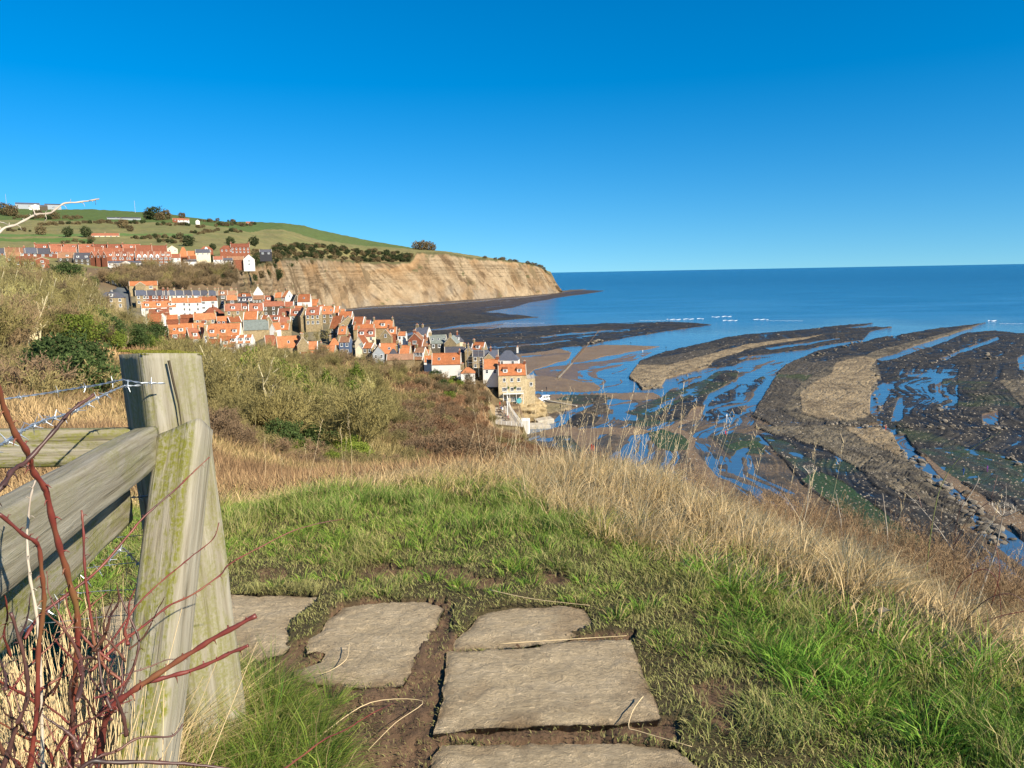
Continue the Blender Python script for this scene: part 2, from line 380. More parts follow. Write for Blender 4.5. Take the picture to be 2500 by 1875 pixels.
ROOFM = {'o': roofmat('pantiles_orange', (0.42, 0.15, 0.058)), 'r': roofmat('pantiles_red', (0.30, 0.105, 0.055)), 'b': roofmat('pantiles_brown', (0.30, 0.15, 0.08)),
         's': roofmat('slates', (0.085, 0.085, 0.10), 0.2, 0.25, 0.2), 'g': roofmat('mossy_slates', (0.17, 0.18, 0.15), 0.25, 0.35, 0.15)}
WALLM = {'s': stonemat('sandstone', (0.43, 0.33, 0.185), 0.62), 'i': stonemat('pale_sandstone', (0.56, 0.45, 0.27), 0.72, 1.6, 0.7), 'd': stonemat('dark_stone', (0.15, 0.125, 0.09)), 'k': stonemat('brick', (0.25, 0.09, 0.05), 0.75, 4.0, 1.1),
         'w': simple('white_render', (0.66, 0.64, 0.59), 0.85, 0.2, 0.06, 0.6), 'c': simple('cream_render', (0.70, 0.60, 0.42), 0.85, 0.2, 0.08, 0.6),
         'u': simple('blue_boards', (0.075, 0.115, 0.20), 0.7, 0.3, 0.1, 0.6), 'y': simple('pale_grey_boards', (0.30, 0.32, 0.34), 0.7, 0.3, 0.1, 0.6), 'n': simple('dark_boards', (0.035, 0.035, 0.04), 0.8, 0.3, 0.1, 0.6)}
M_WHITE = simple('white_paint', (0.72, 0.72, 0.70), 0.5, 0.4, 0.04)
M_GLASS = simple('window_glass', (0.03, 0.04, 0.05), 0.08, 0.6, 0.3, 1.0)
M_COPE = simple('coping_stone', (0.42, 0.37, 0.30), 0.9, 0.2, 0.2)
M_POT = simple('clay_pots', (0.45, 0.19, 0.10), 0.8, 0.2, 0.2)
M_DOOR = simple('painted_door', (0.05, 0.14, 0.16), 0.5, 0.4, 0.1, objvar=0.5)
def _win(w_, h_, bars=True):
    q = MB(); t = 0.12
    q.box(-w_/2, w_/2, -0.05, 0.03, -h_/2, -h_/2+t, 0); q.box(-w_/2, w_/2, -0.05, 0.03, h_/2-t, h_/2, 0)
    q.box(-w_/2, -w_/2+t, -0.05, 0.03, -h_/2+t, h_/2-t, 0); q.box(w_/2-t, w_/2, -0.05, 0.03, -h_/2+t, h_/2-t, 0)
    q.box(-w_/2+t, w_/2-t, -0.02, 0.03, -h_/2+t, h_/2-t, 1)
    if bars: q.box(-w_/2+t, w_/2-t, -0.04, -0.021, -0.03, 0.03, 0)
    if w_ > 1.2:
        for k in (-1, 1): q.box(k*w_/6-0.03, k*w_/6+0.03, -0.045, -0.021, -h_/2+t, h_/2-t, 0)
    q.box(-w_/2-0.06, w_/2+0.06, -0.12, 0.0, -h_/2-0.12, -h_/2-0.003, 0)
    return q.mesh('window', [M_WHITE, M_GLASS])
WIN = {'n': _win(1.1, 1.4), 'w': _win(1.8, 1.35), 's': _win(0.9, 1.0), 'd': _win(1.2, 1.1)}
_q = MB(); _q.box(-0.45, 0.45, -0.05, 0.03, 0, 2.0); ME_DOOR = _q.mesh('door', [M_DOOR])
_q = MB(); _q.box(-0.42, 0.42, -0.55, 0.55, 0, 0.09, 0); _q.box(-0.34, 0.34, -0.47, 0.47, 0.09, 0.11, 1); ME_RL = _q.mesh('rooflight', [M_WHITE, M_GLASS])
def put(name, me, parent, loc, rz=0, rx=0):
    o = link(name, me, parent); o.location = loc; o.rotation_euler = (rx, 0, rz); return o
def _chim(hh_, n_):
    q = MB(); q.box(-0.32-0.16*n_, 0.32+0.16*n_, -0.32, 0.32, 0, hh_, 0); q.box(-0.4-0.16*n_, 0.4+0.16*n_, -0.4, 0.4, hh_, hh_+0.14, 1)
    for i in range(n_):
        x = (i-(n_-1)/2)*0.42; q.tube([(x, 0, hh_+0.14), (x, 0, hh_+0.6)], [0.15, 0.12], 8, 2)
    return q
CHM = {}
def chim_mesh(mat, h_, n_):
    k = (mat, h_, n_)
    if k not in CHM: CHM[k] = _chim(h_, n_).mesh('chimney', [WALLM['s' if mat == 'i' else mat], M_COPE, M_POT], False)
    return CHM[k]
def house(name, x, y, z, rz, Wd, D, hw, hr, typ, wm, rm, feats, label, cat, group, base=2.0):
    "x,y,z: middle of the ground floor plan; Wd width, D depth, hw wall height, hr roof height"
    root = empty(name, (x, y, z), rz, label, cat, group)
    q = MB(); a, d = Wd/2, D/2
    if typ in 'eh' : ridge = 'x'
    else: ridge = 'y'
    q.box(-a, a, -d, d, -base, hw, 0)
    if typ == 'e':
        for s in (-1, 1):
            x0, x1 = (s*a, s*(a-0.35)) if s > 0 else (s*a, s*(a-0.35))
            q.prism([(x0, -d, hw), (x0, d, hw), (x0, 0, hw+hr)], (x1-x0, 0, 0), 0)
    elif typ == 'g':
        for s in (-1, 1):
            q.prism([(-a, s*d, hw), (a, s*d, hw), (0, s*d, hw+hr)], (0, -s*0.35, 0), 0)
    q.build('wall', [WALLM[wm]], root)
    q = MB(); t = 0.16; ov = 0.18
    if typ == 'h':
        c = min(d, a*0.8)
        A_ = [(-a-ov, -d-ov, hw), (a+ov, -d-ov, hw), (a+ov, d+ov, hw), (-a-ov, d+ov, hw)]
        B_ = [(-a+c, 0, hw+hr), (a-c, 0, hw+hr)]
        q.add(A_+B_, [(0, 1, 5, 4), (1, 2, 5), (2, 3, 4, 5), (3, 0, 4), (3, 2, 1, 0)], 0)
    else:
        if ridge == 'x': half, ln_ = d, a
        else: half, ln_ = a, d
        sl = hr/half; e = half+ov; zb = hw-sl*ov
        for s in (-1, 1):
            pr = [(s*e, zb+0.02), (0, hw+hr+0.02), (0, hw+hr+t+0.02), (s*e, zb+t+0.02)]
            if ridge == 'x': q.prism([(-ln_+0.001, p_[0], p_[1]) for p_ in pr], (2*ln_-0.002, 0, 0), 0)
            else: q.prism([(p_[0], -ln_+0.001, p_[1]) for p_ in pr], (0, 2*ln_-0.002, 0), 0)
            pr = [(s*(e+0.02), zb), (0, hw+hr), (0, hw+hr+t+0.12), (s*(e+0.02), zb+t+0.10)]
            for g in (-1, 1):
                u0 = g*(ln_+0.06); u1 = -g*0.26
                if ridge == 'x': q.prism([(u0, p_[0], p_[1]) for p_ in pr], (u1, 0, 0), 1)
                else: q.prism([(p_[0], u0, p_[1]) for p_ in pr], (0, u1, 0), 1)
        if ridge == 'x': q.tube([(-ln_+0.22, 0, hw+hr+t), (ln_-0.22, 0, hw+hr+t)], 0.14, 6, 0)
        else: q.tube([(0, -ln_+0.22, hw+hr+t), (0, ln_-0.22, hw+hr+t)], 0.14, 6, 0)
    q.build('roof', [ROOFM[rm], M_WHITE if 'v' in feats else M_COPE], root)
    cm = 'k' if 'B' in feats else ('w' if 'X' in feats else ('k' if wm == 'k' else 's'))
    for tk in feats:
        if tk in ('cl', 'cr', 'cm', 'cf'):
            cx = {'cl': -a+0.5, 'cr': a-0.5, 'cm': 0, 'cf': 0}[tk]
            if ridge == 'x': px_, py_ = cx, 0.0
            else: px_, py_ = 0.0, {'cl': -d+0.5, 'cf': -d+0.5, 'cr': d-0.5, 'cm': 0}[tk]
            put('chimney', chim_mesh(cm, 2.2, 1 if random.random() < 0.4 else 2), root, (px_, py_, hw+hr-1.0), 0 if random.random() < 0.5 else math.pi/2)
        elif tk[0] == 'w' and 'x' in tk:
            nc, nr_ = map(int, tk[1:].split('x'))
            for j in range(nr_):
                zz = hw-1.0-2.55*j
                if zz < -base: break
                for i in range(nc):
                    put('window', WIN['w' if Wd/nc > 4.2 else ('n' if Wd/nc > 1.7 else 's')], root, (-a+(i+0.5)*Wd/nc, -d, zz))
        elif tk[0] == 'R' and 'x' in tk:
            nc, nr_ = map(int, tk[1:].split('x'))
            for j in range(nr_):
                zz = hw-1.0-2.55*j+(1.4 if ridge == 'x' and j == 0 and nc == 1 else 0)
                for i in range(nc): put('window', WIN['n'], root, (a, -d+(i+0.5)*D/nc, zz), math.pi/2)
        elif tk[0] == 'L' and 'x' in tk:
            nc, nr_ = map(int, tk[1:].split('x'))
            for j in range(nr_):
                for i in range(nc): put('window', WIN['n'], root, (-a, -d+(i+0.5)*D/nc, hw-1.0-2.55*j), -math.pi/2)
        elif tk == 'ga':
            put('window', WIN['n'], root, (0, -d, hw+0.35))
        elif tk[0] == 'd' and tk[1:].isdigit():
            k_ = int(tk[1:])
            for i in range(k_):
                cx = -a+(i+0.5)*Wd/k_; dw = min(1.7, Wd/k_*0.6)/2
                f_ = 0.30
                yy = -d+f_*d; zz = hw+f_*hr
                q = MB(); q.box(cx-dw, cx+dw, yy-0.25, yy+1.3, zz-0.3, zz+1.15, 0)
                o = q.build('dormer', [M_WHITE], root)
                q = MB(); q.prism([(cx-dw-0.15, yy-0.4, zz+1.153), (cx-dw-0.15, yy+2.3, zz+1.75), (cx-dw-0.15, yy+2.3, zz+1.9), (cx-dw-0.15, yy-0.4, zz+1.28)], (2*dw+0.3, 0, 0), 0)
                q.build('dormer_roof', [ROOFM[rm]], o)
                put('window', WIN['d'], o, (cx, yy-0.25, zz+0.52))
        elif tk[0] == 'p' and tk[1:].isdigit():      # pointed gablet dormers
            k_ = int(tk[1:])
            for i in range(k_):
                cx = -a+(i+0.5)*Wd/k_; dw = 1.1
                q = MB(); q.box(cx-dw, cx+dw, -d-0.12, -d+1.5, hw-0.4, hw+1.1, 0); q.prism([(cx-dw-0.2, -d-0.12, hw+1.1), (cx+dw+0.2, -d-0.12, hw+1.1), (cx, -d-0.12, hw+2.5)], (0, 2.2, 0), 0)
                o = q.build('dormer', [M_WHITE], root)
                q = MB()
                for s in (-1, 1): q.prism([(cx, -d-0.05, hw+2.55), (cx+s*(dw+0.35), -d-0.05, hw+1.0), (cx+s*(dw+0.35), -d-0.05, hw+1.15), (cx, -d-0.05, hw+2.7)], (0, 2.3, 0), 0)
                q.build('dormer_roof', [ROOFM[rm]], o); put('window', WIN['n'], o, (cx, -d-0.12, hw+0.45))
        elif tk[0] == 'k' and tk[1:].isdigit():
            k_ = int(tk[1:])
            for i in range(k_):
                if ridge == 'x': put('rooflight', ME_RL, root, (-a+(i+0.5)*Wd/k_, -d*0.55, hw+0.45*hr+0.2), 0, math.atan2(hr, d))
        elif tk == 'do':
            put('door', ME_DOOR, root, (a*0.35, -d, 0.02))
    return root
CR_ = {'A': (200, 660, 5.267), 'B': (580, 660, 5.267), 'C': (900, 760, 4.424), 'U': (0, 460, 3.539)}
def row(crop, X0, X1, Yr, Ye, Yb, r, typ, yaw, wm, rm, feats, label, name='cottage', cat='house', group=None, D=None, minw=4.2, maxw=14):
    ox, oy, s = CR_[crop]
    px = ox+(X0+X1)/2/s; ye = oy+Ye/s; k = r/1790.0/s
    yw = math.radians(yaw)
    D = D or (6.2 if typ != 'g' else 7.5)
    Wp = (X1-X0)*k; Wd = max(2.5, Wp/math.cos(yw)-(D*abs(math.tan(yw))*0.6 if abs(yaw) > 12 else 0))
    hr = max(1.3, (Ye-Yr)*k*0.95); hw = min(maxw, max(minw, (Yb-Ye)*k))
    e = P(px, ye, r); az = math.atan2(e[0], e[1]); rz = -az+yw
    fx, fy = -math.sin(rz), math.cos(rz)      # local +Y
    x, y = e[0]+fx*D/2, e[1]+fy*D/2; z = e[2]-hw
    if crop != 'U' and typ != 'g' and ' c' not in ' '+feats and random.random() < 0.7: feats += random.choice([' cl', ' cr'])
    if crop != 'U': HB.append((x, y, z+0.2, max(5.0, Wd*0.6)))
    return house(name, x, y, z, rz, Wd, D, hw, hr, typ, wm, rm, feats.split(), label, cat, group or ('cottages of the old village' if crop != 'U' else 'houses of the upper town'), 2.0 if crop != 'U' else 4.0)
T = []
def t(*a, **k): T.append((a, k))
g8 = 'terrace houses under the long slate roof'
for i, (x0, x1, wm, lb) in enumerate([(705, 820, 's', 'stone end house of the long slate-roofed terrace, nearest the road'), (820, 940, 'k', 'first brown brick terrace house beside the stone end house'), (940, 1050, 'k', 'middle brown brick terrace house under the long slate roof'),
     (1050, 1115, 'k', 'narrow brown brick terrace house next to the cream one'), (1115, 1195, 'c', 'cream terrace house between brick and white houses in the slate-roofed row'), (1195, 1300, 'w', 'leftmost white-fronted house of the slate-roofed terrace'),
     (1300, 1410, 'w', 'middle white-fronted house of the slate-roofed terrace'), (1410, 1515, 'w', 'rightmost white-fronted house of the slate-roofed terrace'), (1515, 1620, 's', 'stone terrace house right of the white ones, under slate'), (1620, 1720, 's', 'last stone house at the right end of the slate terrace')]):
    t('A', x0, x1, 268, 322, 415, 455, 'e', 0, wm, 's', 'w%dx2 cr' % (1 if x1-x0 < 90 else 2), lb, name='terrace_house', group=g8, minw=7)
t('A', 650, 935, 150, 195, 275, 480, 'e', 0, 's', 'o', 'w2x1', 'sandstone house with orange roof above the slate terrace, beside the bend in the road', minw=6)
t('A', 700, 800, 158, 195, 275, 477, 'g', 0, 's', 'o', '', 'stone gable wing in front of the sandstone house by the road', minw=6, D=4)
t('A', 245, 500, 290, 355, 470, 400, 'h', -8, 's', 's', 'w3x2 d1 cl', 'stone house with hipped dark slate roof and white dormer, below the road', name='stone_house', minw=6)
t('A', 760, 812, 430, 470, 560, 436, 'g', 0, 'w', 'o', 'ga', 'narrow white gabled cottage at the left end of the white row')
t('A', 812, 1168, 410, 475, 575, 434, 'e', 0, 'w', 'o', 'd3 w3x1 cl', 'long low white cottage with three white dormers in an orange roof', minw=5)
t('A', 1170, 1345, 365, 415, 585, 435, 'e', 0, 'w', 'o', 'w2x3 cr do', 'left tall white three-storey house with orange roof', name='white_house', minw=8)
t('A', 1345, 1520, 365, 415, 585, 435, 'e', 0, 'w', 'o', 'w2x3 cm do', 'right tall white three-storey house, joined to its twin', name='white_house', minw=8)
t('A', 1522, 1722, 345, 392, 555, 437, 'e', 0, 'w', 'o', 'w2x3 cm', 'white house with red pantiles at the right of the tall white pair', name='white_house', minw=7)
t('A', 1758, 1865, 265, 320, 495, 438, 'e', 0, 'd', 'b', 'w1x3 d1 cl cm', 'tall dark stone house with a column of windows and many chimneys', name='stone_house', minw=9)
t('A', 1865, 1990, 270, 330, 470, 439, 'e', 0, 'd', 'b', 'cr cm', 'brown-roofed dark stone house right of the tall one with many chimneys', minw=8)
t('A', 1868, 1990, 332, 382, 440, 431, 'e', 0, 'd', 'o', 'w1x1', 'orange-roofed lean stone cottage in front of the dark stone pair')
t('A', 1600, 1812, 482, 560, 600, 414, 'h', 10, 'k', 'r', 'cm', 'red hipped roof cottage just right of the white houses')
t('A', 885, 1100, 508, 552, 590, 408, 'e', 0, 'k', 'r', 'd1 cr', 'small red-roofed cottage with single white dormer before the white row')
t('A', 850, 1008, 572, 660, 680, 382, 'e', -8, 'k', 'o', '', 'plain steep orange roof half hidden by the bare trees on the left')
t('A', 1012, 1062, 560, 600, 680, 384, 'g', 0, 'w', 'o', '', 'thin white gable end beside the plain steep orange roof')
t('A', 1100, 1225, 585, 630, 660, 392, 'e', 0, 'k', 'o', 'cl', 'small orange roof in front of the long low white cottage')
t('A', 1280, 1455, 580, 612, 640, 396, 'e', 0, 'k', 'o', '', 'low orange roof below the tall white pair')
t('A', 1462, 1705, 565, 632, 690, 390, 'e', 0, 's', 'o', 'w3x1 cr', 'stone cottage with broad orange roof and three windows below the red hipped roof')
t('A', 1745, 1895, 603, 650, 680, 388, 'e', 0, 'k', 'o', 'w3x1', 'brick cottage with orange roof left of centre in the middle row')
t('A', 1900, 2055, 607, 662, 690, 386, 'e', 15, 's', 'o', 'v cm', 'stone cottage with pale verges above the mossy grey roof')
t('A', 1850, 2042, 440, 520, 605, 405, 'e', 0, 's', 'r', 'w2x1 d1 cl', 'stone cottage with red roof, wide white dormer and two windows')
t('A', 2050, 2150, 437, 518, 560, 406, 'e', 0, 's', 'r', 'd1 cr', 'narrow red-roofed cottage with one low white dormer')
t('A', 1990, 2185, 350, 410, 450, 440, 'e', 0, 'd', 's', 'd3', 'dark slate roof with three white dormers behind the red cottages')
t('A', 2002, 2170, 308, 350, 400, 452, 'e', 0, 's', 'o', 'd1 cl cr', 'rearmost orange roof with two chimneys left of the white gable')
t('A', 1055, 1160, 735, 830, 900, 352, 'g', 15, 'k', 'b', 'ga', 'brown gabled brick cottage at the left edge of the lower village')
t('A', 1145, 1410, 715, 812, 940, 350, 'e', 4, 'k', 'o', 'd1 k2 w2x2', 'brick cottage with one white dormer and two dark rooflights', minw=6)
t('A', 1300, 1570, 695, 770, 860, 358, 'e', 10, 'k', 'o', 'v cr', 'long orange roof with pale verge behind the brick cottage with rooflights')
t('A', 1385, 1545, 765, 880, 1000, 340, 'e', 14, 's', 'r', 'd1 w1x2 cr', 'stone cottage with red roof and slanting white dormer beside green conifers', minw=6)
t('A', 1545, 1650, 755, 880, 1000, 338, 'g', 14, 's', 'r', 'ga w1x2 cf', 'stone gable with single white window and brick chimney', minw=6)
t('A', 1620, 2010, 705, 842, 900, 346, 'e', -14, 'c', 'o', 'd3 w3x1 v', 'broad bright orange roof with wide white dormer in the lower left village', minw=5)
t('A', 1590, 1772, 905, 1030, 1080, 325, 'e', -14, 'w', 'o', 'd1 v', 'steep orange roof with big white triangular dormer above the hillside scrub', minw=4)
t('A', 1725, 1965, 872, 985, 1050, 331, 'e', -14, 'w', 'o', 'd1 v', 'orange roof with small white dormer right of the steep triangular one')
for i, (x0, x1, y0) in enumerate([(1895, 1990, 858), (1990, 2085, 850), (2085, 2180, 846)]):
    t('A', x0, x1, y0, y0+85, y0+190, 331, 'e', -16, 'w', 'o', 'v w1x2 d1', ['first', 'second', 'third'][i]+' white stepped cottage from the left, with orange roof and pale verges behind bare branches', group='white stepped cottages', minw=5)
t('B', 100, 385, 655, 765, 850, 366, 'e', 0, 's', 'g', '', 'big mossy grey slate roof of a hall in the middle of the village', name='village_hall', minw=6, D=9)
t('B', 200, 336, 215, 322, 345, 472, 'g', 0, 'w', 'o', 'cf', 'white gable end standing highest against the cliff at the left', minw=4)
t('B', 195, 335, 330, 372, 415, 442, 'e', 0, 'd', 'b', 'w4x1', 'dark cottage with a strip of white windows below the highest white gable')
t('B', 340, 460, 335, 395, 430, 445, 'e', 0, 's', 'r', 'd1 cl', 'red roof with grey dormer left of the tall white-sided house')
t('B', 540, 640, 270, 347, 440, 430, 'e', -38, 'w', 'o', 'R1x2 cl', 'tall white-sided house with orange roof and shaded front, top of the village', name='white_house', D=7, minw=9)
t('B', 478, 560, 292, 350, 400, 441, 'e', -10, 's', 'o', 'cl', 'orange roof with tall chimneys left of the tall white-sided house')
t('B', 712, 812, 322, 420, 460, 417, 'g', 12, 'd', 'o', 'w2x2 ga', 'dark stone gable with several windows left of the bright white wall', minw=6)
t('B', 775, 925, 318, 402, 468, 415, 'e', -8, 'w', 'o', 'cl k1', 'bright white wall under an orange roof with white chimney, high on the right', minw=6)
t('B', 915, 1040, 380, 452, 480, 421, 'e', -22, 's', 'o', 'R1x1 cl', 'orange roof with sandstone gable nearest the cliff foot', D=5)
t('B', 330, 590, 410, 462, 575, 410, 'e', 0, 'd', 'r', 'w3x2 cl cr', 'long stone house with three pairs of white windows in mid village', name='stone_house', minw=7)
t('B', 155, 322, 436, 520, 570, 405, 'e', 0, 's', 'r', 'd1 cl v', 'stone cottage with one white dormer right of the two red ones')
t('B', 605, 708, 412, 468, 500, 412, 'e', -8, 's', 'r', 'v', 'small red roof in front of the dark stone gable')
t('B', 525, 702, 500, 582, 640, 390, 'e', -12, 's', 'r', 'v', 'plain red roof right of the long stone house')
t('B', 680, 822, 502, 582, 645, 385, 'e', -10, 's', 'r', 'd1 v w2x1', 'red roof with grey dormer left of the great stone gable')
t('B', 815, 925, 490, 590, 705, 376, 'g', 8, 's', 'b', 'cf', 'great blank stone gable rising in the centre of the village', name='stone_house', minw=9, D=9)
t('B', 880, 1048, 482, 572, 705, 374, 'e', -10, 's', 'r', 'd1 w3x2 v', 'stone house with pinkish roof and one white dormer joined to the great gable', minw=7)
t('B', 740, 850, 466, 498, 540, 400, 'e', 0, 's', 'o', 'cr', 'strip of orange roof behind the great stone gable')
t('B', 1000, 1108, 456, 540, 600, 396, 'e', -16, 's', 'o', 'cl v', 'orange roof with pale verge between the pinkish roof and the rooflights')
t('B', 1080, 1230, 470, 562, 655, 391, 'e', -12, 's', 'o', 'k2 w2x2 v', 'orange roof with two rooflights above a shaded stone wall', minw=6)
t('B', 1205, 1300, 472, 520, 560, 401, 'e', -10, 's', 'o', 'v', 'small orange roof at the back near the beach')
t('B', 1235, 1370, 510, 572, 610, 391, 'e', -10, 's', 'o', 'cl', 'orange roof stepping down toward the beach behind the chapel gable')
t('B', 1300, 1462, 540, 604, 640, 386, 'e', -10, 's', 'o', 'v', 'last orange roof before the dark beach rocks')
t('B', 1150, 1335, 600, 748, 900, 362, 'e', -24, 'd', 'o', 'w2x2', 'very large plain orange roof left of the sandstone chapel gable', minw=8, D=10)
t('B', 1325, 1540, 598, 690, 760, 355, 'g', 0, 's', 'o', 'w3x1', 'broad sandstone chapel gable in the centre right of the village', name='chapel', cat='chapel', D=10, minw=6)
t('B', 1465, 1620, 610, 700, 740, 350, 'e', -16, 's', 'o', 'v', 'orange roof with pale verge right of the chapel gable')
t('B', 1620, 1702, 650, 700, 740, 352, 'e', -10, 's', 'r', 'cl v', 'small red roof between the chapel and the white-dormered roof by the beach')
t('B', 1742, 1990, 650, 742, 790, 350, 'e', -8, 's', 'o', 'd1 cl cr', 'orange roof with a white dormer standing against the dark rocks')
t('B', 1500, 1742, 706, 762, 800, 345, 'e', -6, 's', 'o', 'cl', 'long narrow orange roof before the chapel')
t('B', 1550, 1762, 760, 850, 945, 335, 'e', -4, 'c', 'r', 'd2 w2x1', 'cream cottage with two white dormers in a red roof', minw=5)
t('B', 1290, 1392, 732, 822, 860, 341, 'e', -12, 's', 'o', 'k1 cl', 'small orange roof in front of the very large plain roof')
t('B', 1308, 1432, 865, 925, 1105, 320, 'e', -12, 'u', 'b', 'w2x2 cr B', 'tall dark blue boarded house in the lower village', name='blue_house', minw=8)
t('B', 1490, 1622, 862, 938, 1000, 322, 'g', -20, 'c', 'o', '', 'pale cream gable end beside a red brick chimney')
t('B', 1518, 1600, 960, 1015, 1080, 312, 'g', -10, 'c', 'g', '', 'small yellowish gable behind the pale grey boarded one')
t('B', 1820, 1985, 765, 850, 950, 335, 'g', -18, 's', 'b', 'ga', 'stone gable with brown roof slope and white window', minw=6)
t('B', 1925, 2040, 740, 820, 900, 337, 'e', -6, 'k', 'o', 'd1 cl B', 'orange roof with big red chimney by the brown stone gable')
t('B', 2060, 2160, 808, 840, 925, 336, 'e', -6, 'w', 'o', 'w2x1', 'little white-walled house with low orange roof near the beach')
t('B', 1590, 1742, 945, 1002, 1060, 311, 'e', -22, 's', 'o', 'v w2x1 R1x1', 'stone cottage with orange roof above a dark timber yard')
t('B', 1742, 1882, 985, 1075, 1145, 300, 'g', 0, 'y', 'b', 'w2x1', 'pale grey boarded gable among orange roofs')
t('B', 1832, 2062, 952, 1070, 1110, 305, 'e', -6, 's', 'o', 'k1 cr v', 'broad bright orange roof with one white rooflight near the scrub')
t('B', 1948, 2062, 1015, 1100, 1130, 298, 'h', 0, 'y', 's', '', 'small pointed slate roof in front of the broad orange roof', D=4.5, minw=3)
t('B', 2072, 2215, 978, 1082, 1120, 303, 'e', -8, 's', 'o', 'cl cr', 'orange roof with two chimneys right of the pointed slate roof')
t('B', 1185, 1305, 880, 962, 1040, 330, 'h', 0, 'n', 'o', '', 'small orange hipped roof over dark walls left of the blue house', D=5)
t('B', 905, 1020, 930, 1015, 1060, 320, 'e', -6, 's', 'o', 'v', 'orange roof half hidden right of the rough stone gable')
t('B', 1035, 1250, 982, 1085, 1145, 305, 'e', -14, 's', 'o', 'k1 w3x1', 'sandstone cottage with tilted orange roof and one white rooflight', minw=4.5)
t('B', 775, 905, 860, 960, 1065, 315, 'g', 10, 's', 'b', 'cf cm', 'rough stone gable with thick chimney behind the bare bushes', minw=6)
t('B', 530, 800, 862, 992, 1065, 317, 'e', 6, 's', 'o', 'k1', 'wide orange-brown roof with rooflight joined to the rough stone gable', minw=5)
t('B', 370, 512, 852, 972, 1040, 330, 'e', 4, 's', 'r', 'cr', 'dull red roof behind bare yellowish branches')
t('B', 535, 665, 612, 682, 720, 378, 'e', -12, 's', 'r', 'v w2x1', 'red roof right of the big mossy grey roof')
t('B', 400, 580, 588, 652, 690, 386, 'e', -12, 's', 'r', 'v d1 cr', 'red roof with white skylight strip in the middle of the village')
t('B', 265, 380, 592, 682, 700, 376, 'e', -30, 's', 'o', 'v', 'steep orange slope directly behind the mossy grey roof')
t('B', 85, 240, 540, 630, 660, 395, 'e', -12, 's', 'o', 'v', 'orange roof with pale verge in the mid-left village')
t('B', 392, 500, 690, 762, 810, 350, 'g', -25, 'w', 'o', '', 'white gable with orange roof at the right of the mossy grey roof')
t('B', 490, 650, 690, 765, 800, 355, 'e', -10, 's', 'o', 'd1', 'orange roof with grey dormer below the red roofs')
t('B', 800, 1045, 1070, 1130, 1160, 294, 'e', -12, 'w', 'o', 'v d1', 'orange roofs with white dormer lowest in the hollow behind the scrub')
t('B', 1240, 1400, 1090, 1135, 1160, 292, 'e', -8, 's', 'b', '', 'brown roof just peeping over the scrub')
t('B', 280, 345, 545, 610, 640, 398, 'g', 0, 's', 'b', 'ga', 'little brown stone gable left of the middle red roofs')
t('C', 432, 562, 240, 310, 380, 331, 'g', -12, 'k', 'b', 'w1x1 cf', 'brick gable with brown roof and tall chimneys facing the beach', minw=6)
t('C', 480, 642, 180, 245, 300, 347, 'e', -20, 'w', 's', 'cl cm', 'dark slate roof with cream chimneys rearmost by the beach', minw=6)
t('C', 565, 682, 295, 378, 420, 322, 'e', -18, 'k', 'b', 'k1 v', 'brown roof with pale verge beside the green-grey slate roof')
t('C', 672, 850, 268, 346, 455, 311, 'e', 8, 'd', 'g', 'k3 w3x1 cl', 'tall stone house with green-grey slate roof and rooflights', name='stone_house', minw=7, D=8)
t('C', 820, 942, 278, 350, 450, 309, 'g', -12, 's', 'g', 'cf', 'sandstone gable with red chimney beside the green-grey slates', minw=7)
t('C', 898, 1020, 258, 330, 395, 320, 'h', 0, 'c', 's', 'd1 cm B', 'cream house with hipped slate roof and white dormer by the sea', minw=6)
t('C', 825, 1045, 395, 450, 500, 301, 'e', 0, 's', 's', '', 'low grey slate roof behind the white cottage')
t('C', 1040, 1115, 390, 430, 590, 299, 'g', 0, 's', 's', 'cf', 'tall narrow stone wall end behind the white cottage', minw=7)
t('C', 1095, 1250, 345, 425, 470, 315, 'e', -16, 's', 'o', 'd1 cl v', 'orange roof with white dormer right of the cream house', minw=4.5)
t('C', 688, 988, 465, 572, 640, 280, 'e', -4, 'w', 'o', 'k2 cr B', 'white cottage with bright orange roof and two dark rooflights above the scrub', name='white_cottage', minw=5)
t('C', 640, 690, 520, 560, 630, 284, 'e', 0, 'w', 'o', '', 'small white annexe on the left of the white cottage')
t('C', 1122, 1245, 430, 488, 600, 297, 'e', 0, 's', 's', 'w2x2 cr', 'slate-roofed stone house wrapped in scaffolding', name='stone_house', minw=7)
t('C', 1240, 1400, 430, 500, 560, 299, 'e', 0, 's', 's', 'cm B', 'middle part of the long slate roof behind the inn')
t('C', 1385, 1610, 430, 528, 580, 294, 'h', -6, 'w', 's', 'cr X w2x1', 'white house with hipped purple-grey slate roof and white chimney by the shore', name='white_house', minw=6)
t('C', 1232, 1362, 460, 525, 600, 296, 'g', 0, 's', 's', '', 'sandstone gable in front of the slate-roofed house', minw=6, D=5)
t('C', 1238, 1402, 530, 622, 700, 290, 'e', -2, 'w', 'o', 'w2x1 cr B', 'white-walled cottage with orange pantiles left of the inn', minw=5)
t('C', 1000, 1145, 612, 670, 715, 271, 'h', 0, 'w', 'o', 'w1x1', 'small white outbuilding with orange hipped roof among the bushes', name='outbuilding', minw=3.2, D=5)
t('C', 530, 660, 410, 485, 520, 301, 'e', -14, 's', 'o', 'cr', 'orange roof above the many-dormered stone cottage')
t('C', 600, 685, 495, 548, 590, 292, 'e', 0, 'w', 'o', '', 'short orange roof left of the white cottage')
t('C', 452, 600, 400, 520, 590, 294, 'e', -26, 's', 'b', 'd3 v R1x1', 'stone cottage with white dormers and strong white verges', minw=5)
t('C', 120, 330, 360, 470, 520, 306, 'e', -6, 's', 'o', 'k1 v', 'orange roof with round white skylight, left of the two-chimney roof')
t('C', 330, 440, 400, 475, 520, 302, 'e', -8, 's', 'o', 'cl', 'orange roof with red chimney, left of the white dormers')
